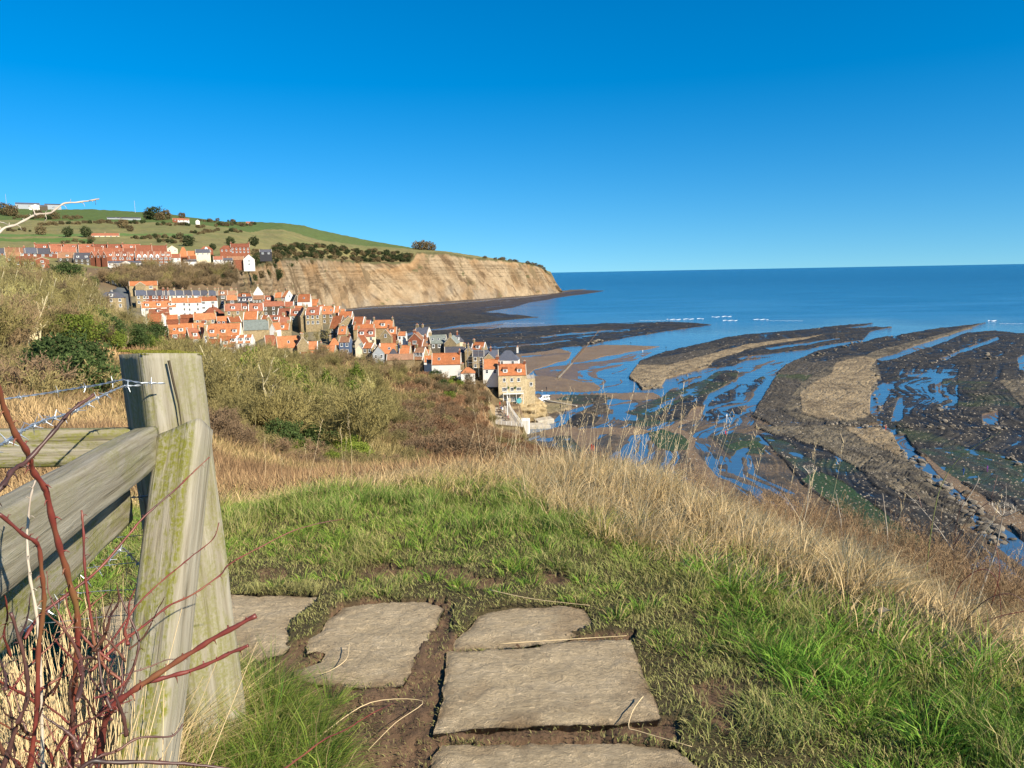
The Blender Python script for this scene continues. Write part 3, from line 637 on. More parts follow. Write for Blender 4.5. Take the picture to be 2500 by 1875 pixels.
t('C', 200, 480, 475, 525, 550, 289, 'e', -4, 's', 'b', '', 'long dull brown roof skimming the top of the scrub')
# upper town
for i in range(7):
    t('U', 325+i*125, 325+(i+1)*125-4, 487, 520, 545, 745-i*3, 'e', 0, 'k', 'r', 'w3x1 cl d1', ['first', 'second', 'third', 'fourth', 'fifth', 'sixth', 'seventh'][i]+' house from the left in the rearmost red-roofed row', name='brick_house', group='rearmost row of the upper town', minw=6)
for i, (x0, x1, yr, ye, rm, wm, lb) in enumerate([(0, 70, 525, 560, 's', 'k', 'grey slate roofed house at the far left edge of the photo'), (70, 190, 520, 560, 'b', 'k', 'brown-roofed brick house second from the far left'), (195, 300, 520, 560, 's', 'k', 'slate-blue roofed house before the leftmost red row'),
      (300, 440, 525, 565, 's', 'k', 'wide slate roof with white dormers, middle left of the upper town'), (450, 520, 505, 545, 'r', 'k', 'narrow red roof right of the wide slate roof'), (525, 640, 512, 555, 'r', 'k', 'wide orange-red roof in the middle rows'), (640, 700, 530, 570, 's', 'k', 'slate roof with pale windows behind the red gables'),
      (700, 800, 512, 555, 'r', 'k', 'red roof behind the leftmost brick gables'), (800, 880, 515, 560, 'r', 'k', 'red roof before the fourth rearmost house'), (880, 1040, 520, 550, 'r', 'k', 'red roof directly behind the long brick terrace, left part'), (1050, 1180, 522, 548, 'r', 'k', 'red roof directly behind the long brick terrace, middle part'),
      (1190, 1300, 498, 545, 'r', 'k', 'taller red roof behind the white pointed dormers'), (1310, 1430, 500, 545, 'r', 'k', 'red roof with white windows at the right of the taller red roof')]):
    t('U', x0, x1, yr, ye, ye+40, 690, 'e', 0, wm, rm, 'w3x1 cr', lb, name='brick_house', minw=6)
t('U', 165, 330, 595, 632, 665, 560, 'e', 0, 'k', 'r', 'w4x1', 'large orange brick building with a long white window, far left', name='brick_building', cat='building', minw=6, D=12)
t('U', 320, 405, 600, 618, 668, 556, 'g', 0, 'k', 'r', 'w1x2', 'orange brick wing at the right of the large brick building', name='brick_building', cat='building', minw=8)
t('U', 70, 160, 560, 600, 640, 600, 'e', 0, 'k', 'b', 'w2x1', 'brown brick house behind the large brick building', minw=5)
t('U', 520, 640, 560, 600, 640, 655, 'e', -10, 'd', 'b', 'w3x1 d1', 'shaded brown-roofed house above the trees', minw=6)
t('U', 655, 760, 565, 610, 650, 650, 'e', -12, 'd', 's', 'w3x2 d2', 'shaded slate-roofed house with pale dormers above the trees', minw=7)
for i, x0 in enumerate((765, 820, 870)):
    t('U', x0, x0+58, 552, 592, 670, 648-i*4, 'g', -35, 'k', 'r', 'ga', ['leftmost', 'middle', 'rightmost'][i]+' of the three tall brick gables with shaded sides', name='brick_house', minw=10, group='tall brick gables')
for i in range(5):
    x0 = 925+i*62; t('U', x0, x0+60, 553, 592, 655, 642, 'e', 0, 'k', 'r', 'w2x2 d1', ['first', 'second', 'third', 'fourth', 'fifth'][i]+' house from the left in the long red brick terrace', name='terrace_house', group='long red brick terrace', minw=8)
for i, x0 in enumerate((1175, 1228, 1282, 1335)):
    t('U', x0, x0+52, 550, 595, 655, 640, 'e', 0, 'k', 'r', 'p1 w2x2', ['first', 'second', 'third', 'fourth'][i]+' brick terrace house with white pointed dormer', name='terrace_house', group='terrace with white pointed dormers', minw=8)
for i, x0 in enumerate((1388, 1432)):
    t('U', x0, x0+44, 552, 592, 655, 640, 'e', 0, 'k', 'r', 'd1 w2x2', ['left', 'right'][i]+' of the two pink brick houses between the pointed dormers and the white house', name='terrace_house', group='pair of pink brick houses', minw=8)
t('U', 970, 1205, 632, 645, 690, 612, 'e', 0, 'w', 's', 'w9x1', 'long low white building with a row of windows before the brick terrace', name='white_building', cat='building', minw=4.5, D=8)
t('U', 1060, 1120, 630, 645, 690, 610, 'g', 0, 'w', 's', '', 'white pedimented porch in the middle of the long white building', name='porch', cat='porch', minw=4.5, D=3)
t('U', 1480, 1550, 570, 600, 635, 640, 'e', 0, 'w', 'r', 'w2x1', 'white house at the right end of the red brick terraces', name='white_house', minw=5)
t('U', 1550, 1625, 515, 590, 640, 660, 'h', 0, 'k', 'o', '', 'tall bright orange hipped roof behind the white house', minw=5)
t('U', 1625, 1690, 545, 580, 610, 650, 'e', 0, 'k', 'o', 'w2x1', 'orange roof right of the tall hipped one')
t('U', 1640, 1692, 585, 610, 640, 632, 'e', 0, 'w', 'o', 'w2x1', 'small orange-roofed shop on the cliff road')
t('U', 1600, 1690, 618, 632, 645, 625, 'e', 0, 'w', 's', '', 'low grey flat-roofed kiosk with white front', name='kiosk', cat='kiosk', minw=2.5)
t('U', 1700, 1805, 530, 556, 590, 650, 'e', 0, 'c', 's', 'w3x1', 'cream house with grey roof right of the orange roofs')
t('U', 1735, 1830, 503, 530, 560, 690, 'h', 0, 'k', 'r', 'w2x1 p1', 'red hipped house behind the cream house')
t('U', 1450, 1525, 498, 525, 545, 700, 'g', 0, 'c', 'o', 'w2x1', 'pale gabled house with orange roof on the slope edge')
t('U', 1908, 2002, 495, 525, 560, 690, 'h', 0, 'k', 'r', 'w3x1', 'red hipped house left of the tall brick villa')
t('U', 2005, 2145, 480, 510, 560, 690, 'e', 0, 'k', 'r', 'w5x2 cl cr', 'tall red brick villa with many white windows', name='brick_villa', minw=8)
t('U', 1850, 1920, 590, 615, 645, 640, 'e', 0, 'w', 'r', 'w2x1', 'small white cottage left of the grey-roofed one near the cliff')
t('U', 1925, 2005, 605, 625, 650, 640, 'e', 0, 'w', 's', 'w2x1', 'low grey-roofed cottage near the cliff edge')
t('U', 1975, 2095, 590, 618, 645, 650, 'e', 0, 'k', 'b', '', 'long dark red roof beside the white gabled house')
t('U', 2110, 2192, 575, 615, 645, 648, 'g', 6, 'w', 's', 'w1x2', 'white gabled house with big window nearest the cliff', name='white_house', minw=5)
t('U', 2250, 2340, 530, 550, 575, 720, 'e', 0, 'n', 's', 'w2x1', 'black timber house among the bushes above the cliff', name='timber_house', minw=4)
t('U', 818, 1000, 390, 408, 430, 985, 'e', 0, 'c', 'r', 'w5x1 cl cm', 'isolated long cottage with red roof in the fields', name='farm_cottage', minw=5)
t('U', 1500, 1580, 258, 270, 288, 1420, 'e', 0, 'k', 'r', 'w2x1', 'left red-roofed farmhouse beside the dark hillside trees', name='farmhouse', minw=5)
t('U', 1545, 1625, 262, 275, 290, 1400, 'e', 0, 'w', 'r', 'w3x1', 'right farmhouse with white wall beside the dark hillside trees', name='farmhouse', minw=5)
t('U', 1693, 1722, 272, 282, 292, 1400, 'g', 0, 'w', 's', '', 'tiny white gabled cottage alone on the hill', minw=4)
t('U', 935, 998, 248, 256, 272, 1480, 'e', 0, 'y', 's', '', 'grey metal barn on the hillside, left of the long blue one', name='barn', cat='barn', minw=6, D=16)
t('U', 1025, 1190, 248, 258, 274, 1480, 'e', 0, 'y', 's', '', 'long blue-grey farm shed on the hillside', name='barn', cat='barn', minw=6, D=20)
t('U', 165, 310, 124, 138, 152, 1960, 'e', 0, 'y', 's', '', 'long grey barn on the skyline at the left', name='barn', cat='barn', minw=8, D=20)
t('U', 268, 345, 140, 158, 176, 1900, 'g', 0, 'w', 's', 'w2x1', 'white gabled farmhouse on the skyline', name='farmhouse', minw=8)
t('U', 405, 505, 133, 142, 155, 1960, 'e', 0, 'y', 's', '', 'pale barn on the skyline right of the white farmhouse', name='barn', cat='barn', minw=6, D=16)
t('U', 350, 400, 145, 155, 175, 1900, 'e', 0, 'd', 's', '', 'small dark outbuilding between white farmhouse and pale barn', name='outbuilding', minw=6)
t('U', 2130, 2190, 288, 298, 310, 1750, 'e', 0, 'k', 'r', 'w2x1', 'little red-roofed house on the skyline right of the hill', minw=5)
for a, k in T: row(*a, **k)
# ------------------------------------------------------------------ foreshore (rock scars, sand, pools)
def tofl(poly, z=0.0):
    a = np.array(poly, float); p = PZ(a[:, 0], a[:, 1], z); az, r = azr(p)
    return np.stack([az, np.log(r)], 1)
GUIDE = [
 (0, [(560, 850), (800, 768), (1000, 752), (1200, 738), (1365, 716), (1500, 706)]),
 (2, [(750, 850), (950, 830), (1200, 803), (1500, 787), (1730, 790)]),
 (3, [(900, 920), (1000, 900), (1300, 870), (1480, 838), (1650, 808), (1750, 796)]),
 (4, [(1250, 1010), (1340, 985), (1450, 940), (1567, 880), (1784, 822), (2100, 791), (2200, 775)]),
 (5, [(1340, 1060), (1430, 1030), (1561, 950), (1620, 930), (1743, 880), (1950, 827), (2180, 798)]),
 (6, [(1400, 1160), (1480, 1110), (1594, 1040), (1724, 980), (1806, 906), (1990, 858), (2290, 802), (2408, 786)]),
 (7, [(1950, 1290), (1850, 1190), (1750, 1110), (1780, 1030), (1850, 980), (1950, 890), (2128, 850), (2350, 806)]),
 (8, [(2350, 1390), (2250, 1330), (2000, 1150), (1880, 1070), (1900, 1000), (1970, 930), (2080, 880), (2258, 833), (2420, 800)]),
 (9, [(2500, 1340), (2330, 1250), (2200, 1130), (2140, 1040), (2130, 960), (2160, 880), (2290, 845), (2437, 812)]),
 (10, [(2700, 1340), (2450, 1245), (2330, 1170), (2240, 1080), (2230, 960), (2290, 890), (2440, 826), (2520, 810)]),
 (11, [(2700, 1250), (2550, 1200), (2400, 1100), (2340, 1000), (2400, 900), (2520, 840), (2650, 815)]),
]
_gp = []; _gv = []; _gt = []
for s, pl in GUIDE:
    q = tofl(pl); _gp += list(q); _gv += [s]*len(q)
_gp = np.array(_gp); _gv = np.array(_gv, float); _sc = np.array([1.0, 0.35])
def _tps(r2): return r2*np.log(r2+1e-9)
def _d2(a, b):
    d = (a[:, None, :]-b[None, :, :])/ _sc; return (d**2).sum(-1)
_K = _tps(_d2(_gp, _gp))+np.eye(len(_gp))*1e-3; _Pm = np.c_[np.ones(len(_gp)), _gp]
_A = np.block([[_K, _Pm], [_Pm.T, np.zeros((3, 3))]]); _w = np.linalg.solve(_A, np.r_[_gv, 0, 0, 0])
def strata(az, lr):
    q = np.stack([az.ravel(), lr.ravel()], 1); out = np.empty(len(q))
    for i in range(0, len(q), 40000):
        b = q[i:i+40000]; out[i:i+40000] = _tps(_d2(b, _gp)) @ _w[:-3] + _w[-3] + b @ _w[-2:]
    return out.reshape(az.shape)
# class: height, streak amplitude, colour a, colour b (streak mix)
DK = (0.012, 0.012, 0.012); DK2 = (0.042, 0.037, 0.030); TN = (0.27, 0.205, 0.12); TN2 = (0.12, 0.09, 0.055)
SA = (0.16, 0.105, 0.055); SA2 = (0.20, 0.135, 0.072); GN = (0.035, 0.052, 0.018); GB = (0.078, 0.064, 0.045)
CL = {'sea': (-0.9, 0.0, SA, SA), 'pool': (-0.10, 0.30, DK2, SA), 'wet': (0.0, 0.17, (0.10, 0.072, 0.05), SA), 'flat': (0.05, 0.42, (0.040, 0.036, 0.026), (0.13, 0.09, 0.05)),
      'sand': (0.16, 0.05, SA, SA2), 'rip': (0.0, 0.20, (0.12, 0.08, 0.055), SA), 'dark': (0.36, 0.58, DK, DK2), 'darkwet': (0.11, 0.60, DK, DK2), 'green': (0.16, 0.30, GN, DK2),
      'grn': (0.22, 0.2, (0.03, 0.055, 0.015), GN), 'mid': (0.5, 0.42, GB, DK2), 'tan': (0.8, 0.35, TN, TN2), 'tan2': (0.6, 0.45, (0.15, 0.122, 0.078), DK2), 'rub': (0.9, 0.7, (0.15, 0.12, 0.085), DK2), 'apron': (0.5, 0.4, (0.17, 0.14, 0.07), TN)}
SH = [
 ('flat', [(900, 1250), (1000, 960), (1290, 940), (1340, 985), (1430, 985), (1600, 975), (1640, 960), (1800, 900), (2000, 870), (2150, 900), (2200, 1200), (2420, 1220), (2750, 1330), (2900, 1700), (1600, 1700), (900, 1500)]),
 ('dark', [(300, 1000), (560, 850), (700, 783), (780, 764), (900, 754), (1000, 749), (1100, 742), (1280, 727), (1365, 716), (1400, 707), (1486, 710), (1440, 717), (1350, 729), (1290, 738), (1250, 752), (1180, 762), (1240, 768), (1310, 774), (1240, 782), (1160, 790), (1060, 803), (950, 820), (800, 900), (500, 1000)]),
 ('rub', [(300, 1000), (560, 850), (700, 770), (780, 752), (900, 742), (1000, 738), (1100, 732), (1280, 718), (1360, 711), (1440, 706), (1400, 712), (1280, 726), (1100, 741), (1000, 747), (900, 752), (780, 763), (700, 785), (560, 870)]),
 ('wet', [(1049, 808), (1140, 797), (1240, 788), (1280, 783), (1230, 792), (1200, 803), (1100, 806)]),
 ('dark', [(600, 1000), (850, 860), (1049, 807), (1200, 803), (1336, 795), (1500, 789), (1640, 785), (1700, 788), (1735, 792), (1690, 799), (1650, 805), (1560, 820), (1480, 835), (1430, 845), (1370, 855), (1320, 861), (1260, 866), (1200, 885), (1000, 960)]),
 ('darkwet', [(1180, 850), (1210, 838), (1340, 818), (1480, 808), (1540, 803), (1545, 808), (1440, 822), (1350, 830), (1240, 848), (1210, 856)]),
 ('pool', [(1200, 851), (1300, 838), (1400, 829), (1402, 832), (1300, 843), (1230, 851)]), ('pool', [(1310, 822), (1400, 812), (1500, 806), (1502, 809), (1400, 817), (1320, 825)]),
 ('pool', [(1370, 849), (1424, 843), (1432, 847), (1415, 855), (1400, 862), (1385, 856)]),
 ('sand', [(1230, 915), (1245, 868), (1290, 862), (1330, 856), (1370, 851), (1404, 861), (1398, 872), (1387, 880), (1330, 892), (1303, 900), (1285, 915)]),
 ('wet', [(1268, 868), (1340, 863), (1400, 861), (1400, 864), (1340, 868), (1270, 873)]),
 ('sand', [(1430, 848), (1470, 843), (1525, 842), (1612, 846), (1580, 853), (1552, 858), (1498, 868), (1444, 879), (1417, 885), (1403, 882)]),
 ('rip', [(1298, 903), (1340, 893), (1400, 885), (1444, 880), (1500, 870), (1560, 860), (1600, 856), (1560, 878), (1520, 892), (1480, 912), (1450, 930), (1360, 922), (1305, 915)]),
 ('sand', [(1240, 920), (1290, 915), (1352, 919), (1390, 925), (1455, 934), (1474, 947), (1466, 954), (1400, 956), (1308, 953), (1240, 950)]),
 ('sand', [(1300, 962), (1400, 963), (1471, 961), (1593, 958), (1610, 966), (1615, 974), (1550, 977), (1500, 974), (1450, 972), (1400, 985), (1310, 990)]),
 ('dark', [(1567, 882), (1575, 876), (1621, 860), (1703, 839), (1784, 822), (1900, 810), (2000, 800), (2100, 791), (2145, 789), (2065, 802), (2125, 799), (2185, 799), (2130, 811), (2108, 830), (2000, 846), (1950, 858), (1900, 868), (1830, 880), (1790, 893), (1740, 897), (1640, 895)]),
 ('pool', [(1865, 850), (1950, 838), (2050, 826), (2052, 829), (1960, 843), (1880, 855)]), ('pool', [(1800, 876), (1900, 861), (1990, 850), (1992, 853), (1900, 868), (1815, 881)]),
 ('mid', [(1560, 900), (1567, 882), (1621, 872), (1703, 856), (1780, 843), (1850, 832), (1760, 850), (1700, 880), (1600, 900)]),
 ('tan', [(1540, 923), (1560, 893), (1630, 893), (1703, 872), (1811, 847), (1892, 832), (1950, 826), (2010, 818), (1990, 823), (1950, 831), (1865, 845), (1811, 861), (1743, 879), (1724, 896), (1689, 906), (1627, 925), (1616, 944), (1572, 952), (1561, 936)]),
 ('green', [(1534, 1009), (1580, 985), (1621, 969), (1640, 945), (1724, 912), (1757, 904), (1806, 904), (1800, 923), (1751, 955), (1724, 982), (1690, 1004), (1662, 1023), (1594, 1039), (1540, 1042), (1524, 1015)]),
 ('dark', [(1600, 1022), (1650, 985), (1700, 960), (1740, 925), (1775, 905), (1806, 904), (1800, 923), (1751, 955), (1724, 982), (1690, 1004), (1662, 1023), (1620, 1032)]),
 ('dark', [(1640, 948), (1660, 932), (1705, 917), (1716, 920), (1690, 942), (1650, 952)]),
 ('pool', [(1590, 1002), (1640, 972), (1689, 952), (1700, 952), (1650, 976), (1600, 1005)]), ('pool', [(1615, 947), (1640, 942), (1716, 915), (1745, 900), (1755, 903), (1715, 925), (1660, 950), (1620, 957)]),
 ('darkwet', [(1722, 992), (1730, 970), (1784, 944), (1815, 934), (1850, 915), (1880, 905), (1870, 935), (1830, 960), (1800, 985), (1760, 992)]),
 ('darkwet', [(1713, 1022), (1719, 999), (1760, 996), (1811, 996), (1822, 1010), (1795, 1023), (1741, 1028)]),
 ('pool', [(1710, 985), (1726, 960), (1790, 935), (1830, 915), (1870, 898), (1930, 880), (1935, 884), (1900, 905), (1850, 925), (1800, 945), (1740, 970), (1722, 992)]),
 ('pool', [(1795, 902), (1830, 899), (1880, 905), (1905, 915), (1870, 955), (1850, 985), (1840, 1005), (1810, 1020), (1780, 1030), (1710, 1032), (1740, 1028), (1815, 1012), (1830, 990), (1845, 955), (1870, 925), (1840, 910), (1800, 908)]),
 ('pool', [(1430, 993), (1490, 972), (1550, 978), (1565, 985), (1530, 1008), (1560, 1015), (1562, 1026), (1530, 1028), (1500, 1018), (1500, 1000), (1440, 990)]),
 ('green', [(1360, 975), (1400, 963), (1470, 965), (1500, 974), (1450, 985), (1400, 985)]), ('mid', [(1453, 985), (1465, 968), (1490, 968), (1490, 985), (1465, 988)]),
 ('mid', [(1428, 1004), (1460, 986), (1490, 990), (1495, 1006), (1470, 1012)]), ('dark', [(1388, 1031), (1410, 1012), (1440, 1010), (1474, 1020), (1458, 1036), (1420, 1041)]),
 ('apron', [(1290, 985), (1330, 975), (1400, 982), (1400, 1000), (1360, 1008), (1300, 1012)]),
 ('sand', [(1320, 1048), (1380, 1042), (1460, 1045), (1560, 1045), (1590, 1053), (1560, 1062), (1470, 1062), (1450, 1090), (1460, 1140), (1430, 1140), (1415, 1080), (1390, 1066), (1330, 1066)]),
 ('sand', [(1686, 1000), (1700, 990), (1716, 993), (1706, 1020), (1650, 1040), (1672, 1053), (1695, 1068), (1690, 1095), (1720, 1130), (1760, 1170), (1790, 1200), (1740, 1200), (1700, 1150), (1672, 1105), (1683, 1080), (1660, 1058), (1610, 1048), (1640, 1036), (1672, 1022)]),
 ('grn', [(1583, 1055), (1621, 1050), (1662, 1061), (1681, 1080), (1673, 1098), (1640, 1100), (1608, 1096), (1589, 1072)]),
 ('green', [(1730, 1063), (1784, 1056), (1852, 1070), (1868, 1091), (1862, 1112), (1784, 1112), (1751, 1080)]), ('grn', [(1770, 1085), (1850, 1080), (1860, 1095), (1800, 1105)]),
 ('pool', [(1785, 1120), (1800, 1102), (1830, 1095), (1832, 1102), (1815, 1125), (1795, 1135)]),
 ('green', [(1350, 1064), (1400, 1064), (1433, 1100), (1425, 1115), (1376, 1100)]),
 ('mid', [(2408, 786), (2350, 795), (2290, 801), (2128, 831), (1990, 858), (1955, 875), (1920, 890), (1885, 930), (1850, 990), (1835, 1020), (1900, 1045), (2060, 1045), (2160, 1035), (2160, 940), (2160, 880), (2258, 833), (2349, 806)]),
 ('dark', [(2408, 786), (2350, 795), (2290, 801), (2128, 831), (1990, 858), (1955, 878), (1990, 885), (2060, 875), (2120, 868), (2200, 845), (2300, 815)]),
 ('tan2', [(1960, 935), (2000, 905), (2060, 880), (2120, 868), (2200, 842), (2300, 816), (2380, 798), (2345, 809), (2258, 836), (2170, 868), (2140, 885), (2165, 940), (2160, 1010), (2070, 1035), (1960, 1030), (1910, 1005)]),
 ('tan', [(1981, 938), (2030, 915), (2040, 890), (2108, 872), (2150, 880), (2130, 905), (2157, 923), (2135, 950), (2137, 988), (2132, 1016), (2069, 1032), (1998, 1027), (1960, 1010), (1955, 960)]),
 ('tan2', [(1838, 1046), (1960, 1040), (2154, 1048), (2183, 1059), (2199, 1092), (2215, 1118), (2240, 1150), (2290, 1185), (2340, 1225), (2380, 1275), (2330, 1290), (2250, 1245), (2180, 1200), (2100, 1150), (2000, 1095), (1900, 1065)]),
 ('tan', [(2060, 1048), (2154, 1050), (2183, 1060), (2199, 1092), (2212, 1118), (2190, 1112), (2120, 1085)]),
 ('dark', [(1850, 1062), (1920, 1065), (2000, 1092), (2100, 1148), (2211, 1208), (2324, 1272), (2420, 1350), (2300, 1400), (2150, 1330), (1985, 1205), (1900, 1110)]),
 ('grn', [(1985, 1150), (2060, 1180), (2160, 1250), (2260, 1330), (2200, 1350), (2100, 1290), (2010, 1220), (1960, 1170)]), ('green', [(1860, 1065), (1930, 1080), (1990, 1130), (1980, 1160), (1900, 1110)]),
 ('dark', [(2147, 880), (2200, 866), (2290, 838), (2350, 812), (2430, 806), (2500, 814), (2560, 812), (2900, 800), (3300, 1500), (2700, 1400), (2500, 1330), (2453, 1268), (2400, 1235), (2333, 1180), (2260, 1130), (2230, 1100), (2190, 1050), (2165, 1040), (2165, 940)]),
 ('darkwet', [(2150, 930), (2200, 930), (2200, 1030), (2150, 1030)]), ('darkwet', [(2200, 900), (2340, 900), (2340, 1000), (2200, 1010)]),
 ('green', [(2240, 1100), (2330, 1085), (2450, 1110), (2560, 1160), (2560, 1240), (2420, 1200), (2310, 1160)]), ('tan2', [(2440, 930), (2500, 925), (2560, 960), (2560, 1010), (2500, 1000)]),
 ('pool', [(2134, 968), (2150, 945), (2165, 935), (2187, 937), (2170, 975), (2165, 1000), (2150, 1020), (2132, 1015)]), ('pool', [(2180, 1030), (2186, 998), (2200, 970), (2208, 968), (2208, 1020), (2200, 1030)]),
 ('pool', [(2276, 920), (2298, 920), (2296, 985), (2281, 975)]), ('pool', [(2215, 912), (2270, 911), (2332, 917), (2330, 923), (2270, 922), (2219, 918)]), ('pool', [(2296, 968), (2340, 966), (2345, 973), (2296, 976)]),
 ('pool', [(2183, 1059), (2212, 1061), (2222, 1078), (2237, 1100), (2206, 1096), (2195, 1080)]), ('pool', [(2148, 878), (2200, 860), (2280, 831), (2350, 808), (2362, 812), (2280, 843), (2200, 872), (2163, 884)]),
 ('pool', [(2290, 876), (2340, 856), (2437, 820), (2442, 827), (2340, 865), (2300, 881)]), ('pool', [(2486, 873), (2500, 866), (2540, 880), (2530, 920), (2490, 902)]), ('wet', [(2395, 1010), (2440, 1000), (2440, 1035), (2400, 1035)]),
 ('sand', [(2243, 1113), (2262, 1118), (2307, 1150), (2388, 1200), (2450, 1240), (2520, 1268), (2600, 1320), (2520, 1320), (2453, 1276), (2388, 1232), (2333, 1193), (2290, 1160)]),
 ('sea', [(2500, 812), (2600, 806), (2800, 795), (2800, 780), (2400, 780), (2420, 790), (2450, 806)]),
]
AZ0 = float(AZ(420)); AZ1 = float(AZ(2640)); NA, NR = 1250, 1050
laz = np.linspace(AZ0, AZ1, NA); llr = np.linspace(math.log(95), math.log(2450), NR)
GA, GL = np.meshgrid(laz, llr); GR = np.exp(GL); GX = GR*np.sin(GA); GY = GR*np.cos(GA)
wa = GA+0.0085*fbm(GX/(GR*0.045)*1.0, GY/(GR*0.10), 21, 6, 0.6); wl = GL+0.020*fbm(GX/(GR*0.03), GY/(GR*0.06), 22, 4)
cls = np.zeros(GA.shape, int); names = list(CL)
for nm, poly in SH:
    cls[inpoly(wa, wl, tofl(poly))] = names.index(nm)
sea_default = (cls == 0) & (GA > float(AZ(1180))) & (GR < np.interp(GA, AZ(np.array([1180, 1430, 1500, 1700, 1800, 2100, 2420, 2640])), [300, 520, 440, 520, 520, 420, 420, 400]))
cls[sea_default] = names.index('pool')
ST = strata(GA, GL)
ds = 0.05*fbm(GX/80, GY/80, 5, 2)+0.035*fbm(GX/7, GY/7, 8, 4)
S = ST+ds
st1 = vn(S*9, GX/90+GY/170, 31); st2 = vn(S*26, GX/35+GY/60, 32); st3 = vn(S*70, GX/16+GY/25, 33)
pt1 = fbm(GX/9, GY/9, 45, 5)*0.9
streak = ((0.5*st1+0.33*st2+0.17*st3)*2-1)*0.88+0.36*pt1
rock = fbm(GX/3.0, GY/3.0, 41, 4); rk2 = fbm(GX/14, GY/14, 42, 3)
hm = np.array([CL[k][0] for k in names])[cls]; am = np.array([CL[k][1] for k in names])[cls]
ca = np.array([CL[k][2] for k in names])[cls]; cb = np.array([CL[k][3] for k in names])[cls]
isrock = np.isin(cls, [names.index(k) for k in ('dark', 'darkwet', 'mid', 'tan', 'tan2', 'rub', 'green', 'apron')])
hh = hm+am*streak+isrock*0.30*rock+0.06*rk2
hh = np.where(cls == names.index('rub'), hh+0.9*np.abs(fbm(GX/7, GY/7, 44, 4)), hh)
# saw-tooth bedding steps in the bare rock
saw = (S*9+0.5*pt1) % 1.0
hh = hh+np.isin(cls, [names.index('tan'), names.index('tan2'), names.index('mid')])*0.16*(saw-0.5)
cr = vn(GX/2.2+3*fbm(GX/9, GY/9, 52, 2), GY/2.2+3*fbm(GX/9, GY/9, 53, 2), 54)
crack = isrock*(np.abs(cr-0.5) < 0.045)*np.isin(cls, [names.index('tan'), names.index('tan2'), names.index('mid')])
hh = hh-0.25*crack
mixf = np.clip(0.5+1.0*(0.4*streak+0.7*rock+0.6*fbm(GX/6, GY/6, 61, 3)), 0, 1)[..., None]
col = ca*(1-mixf)+cb*mixf
gm = sstep(0.1, 0.5, fbm(GX/30, GY/30, 71, 4))*np.isin(cls, [names.index('dark'), names.index('darkwet'), names.index('mid')])*(GR < 420)
col = col*(1-0.7*gm[..., None])+np.array(GN)*0.7*gm[..., None]
pale = (vn(GX/1.3, GY/1.3, 81) > 0.90)*isrock*0.6
col = col*(1-pale[..., None])+np.array((0.17, 0.145, 0.11))*pale[..., None]
red = sstep(900, 1400, GR)*np.isin(cls, [names.index('dark'), names.index('rub')])
col = col*(1-red[..., None]*0.3)+np.array((0.10, 0.075, 0.07))*0.3*red[..., None]
wet = np.clip(1.15-hh*2.2, 0, 1)
if True:
    # ends: sink the rim and everything outside the bay floor
    mt, n, l, b = newmat('foreshore_rock', 0.8, 0.25)
    a = n.new('ShaderNodeAttribute'); a.attribute_name = 'Col'; a2 = n.new('ShaderNodeAttribute'); a2.attribute_name = 'wet'
    nz = noise(n, l, 0.9, 8, 0.75, mapping(n, l)); r = ramp(n, l, nz.outputs[0], [(0.3, 0.55), (0.7, 1.5)])
    l.new(mix(n, l, 1.0, a.outputs['Color'], r.outputs[0], 'MULTIPLY'), b.inputs['Base Color'])
    rr = ramp(n, l, a2.outputs['Fac'], [(0, 0.9), (1, 0.45)]); l.new(rr.outputs[0], b.inputs['Roughness'])
    bump(n, l, b, nz.outputs[0], 0.8, 0.5)
    M_SHORE = mt
idx = np.arange(NA*NR).reshape(NR, NA)
F = np.stack([idx[:-1, :-1], idx[:-1, 1:], idx[1:, 1:], idx[1:, :-1]], -1).reshape(-1, 4)
fz = hh.ravel()[F].max(1) > -0.35        # leave out what lies deep under water
me = npmesh('foreshore', np.stack([GX, GY, hh], -1).reshape(-1, 3), F[fz], [M_SHORE], True, col.reshape(-1, 3), {'wet': wet})
tag(link('foreshore', me), kind='structure')
shore_h = hh; 
# sea bed: a sheet below everything, so nothing is open underneath
mb = MB(); mb.box(-3000, 6000, -500, 4000, -6, -5.5); tag(mb.build('seabed', simple('seabed_sand', SA)), kind='structure')

# ------------------------------------------------------------------ sea
mt, n, l, b = newmat('sea_water', 0.08, 0.5); b.inputs['IOR'].default_value = 1.33
op = n.new('ShaderNodeAttribute'); op.attribute_name = 'open'
geo = n.new('ShaderNodeNewGeometry')
ln = n.new('ShaderNodeVectorMath'); ln.operation = 'LENGTH'; l.new(geo.outputs['Position'], ln.inputs[0])
dr = n.new('ShaderNodeMapRange'); dr.inputs[1].default_value = 500; dr.inputs[2].default_value = 3500; l.new(ln.outputs['Value'], dr.inputs[0])
nzc = noise(n, l, 0.004, 4, 0.6, mapping(n, l, (1, 3.0, 1)))
mth = n.new('ShaderNodeMath'); mth.operation = 'MULTIPLY_ADD'; mth.inputs[1].default_value = 1.1; l.new(nzc.outputs[0], mth.inputs[0])
sb = n.new('ShaderNodeMath'); sb.operation = 'SUBTRACT'; sb.inputs[1].default_value = 0.55; l.new(dr.outputs[0], sb.inputs[0]); l.new(sb.outputs[0], mth.inputs[2])
r = ramp(n, l, mth.outputs[0], [(0.0, (0.03, 0.15, 0.30)), (0.35, (0.008, 0.095, 0.22)), (1.0, (0.001, 0.055, 0.145))])
l.new(mix(n, l, op.outputs['Fac'], (0.045, 0.10, 0.175), r.outputs[0]), b.inputs['Base Color'])
rs_ = ramp(n, l, op.outputs['Fac'], [(0, 0.5), (1, 0.24)]); l.new(rs_.outputs[0], b.inputs['Specular IOR Level'])
rr_ = ramp(n, l, op.outputs['Fac'], [(0, 0.05), (1, 0.2)]); l.new(rr_.outputs[0], b.inputs['Roughness'])
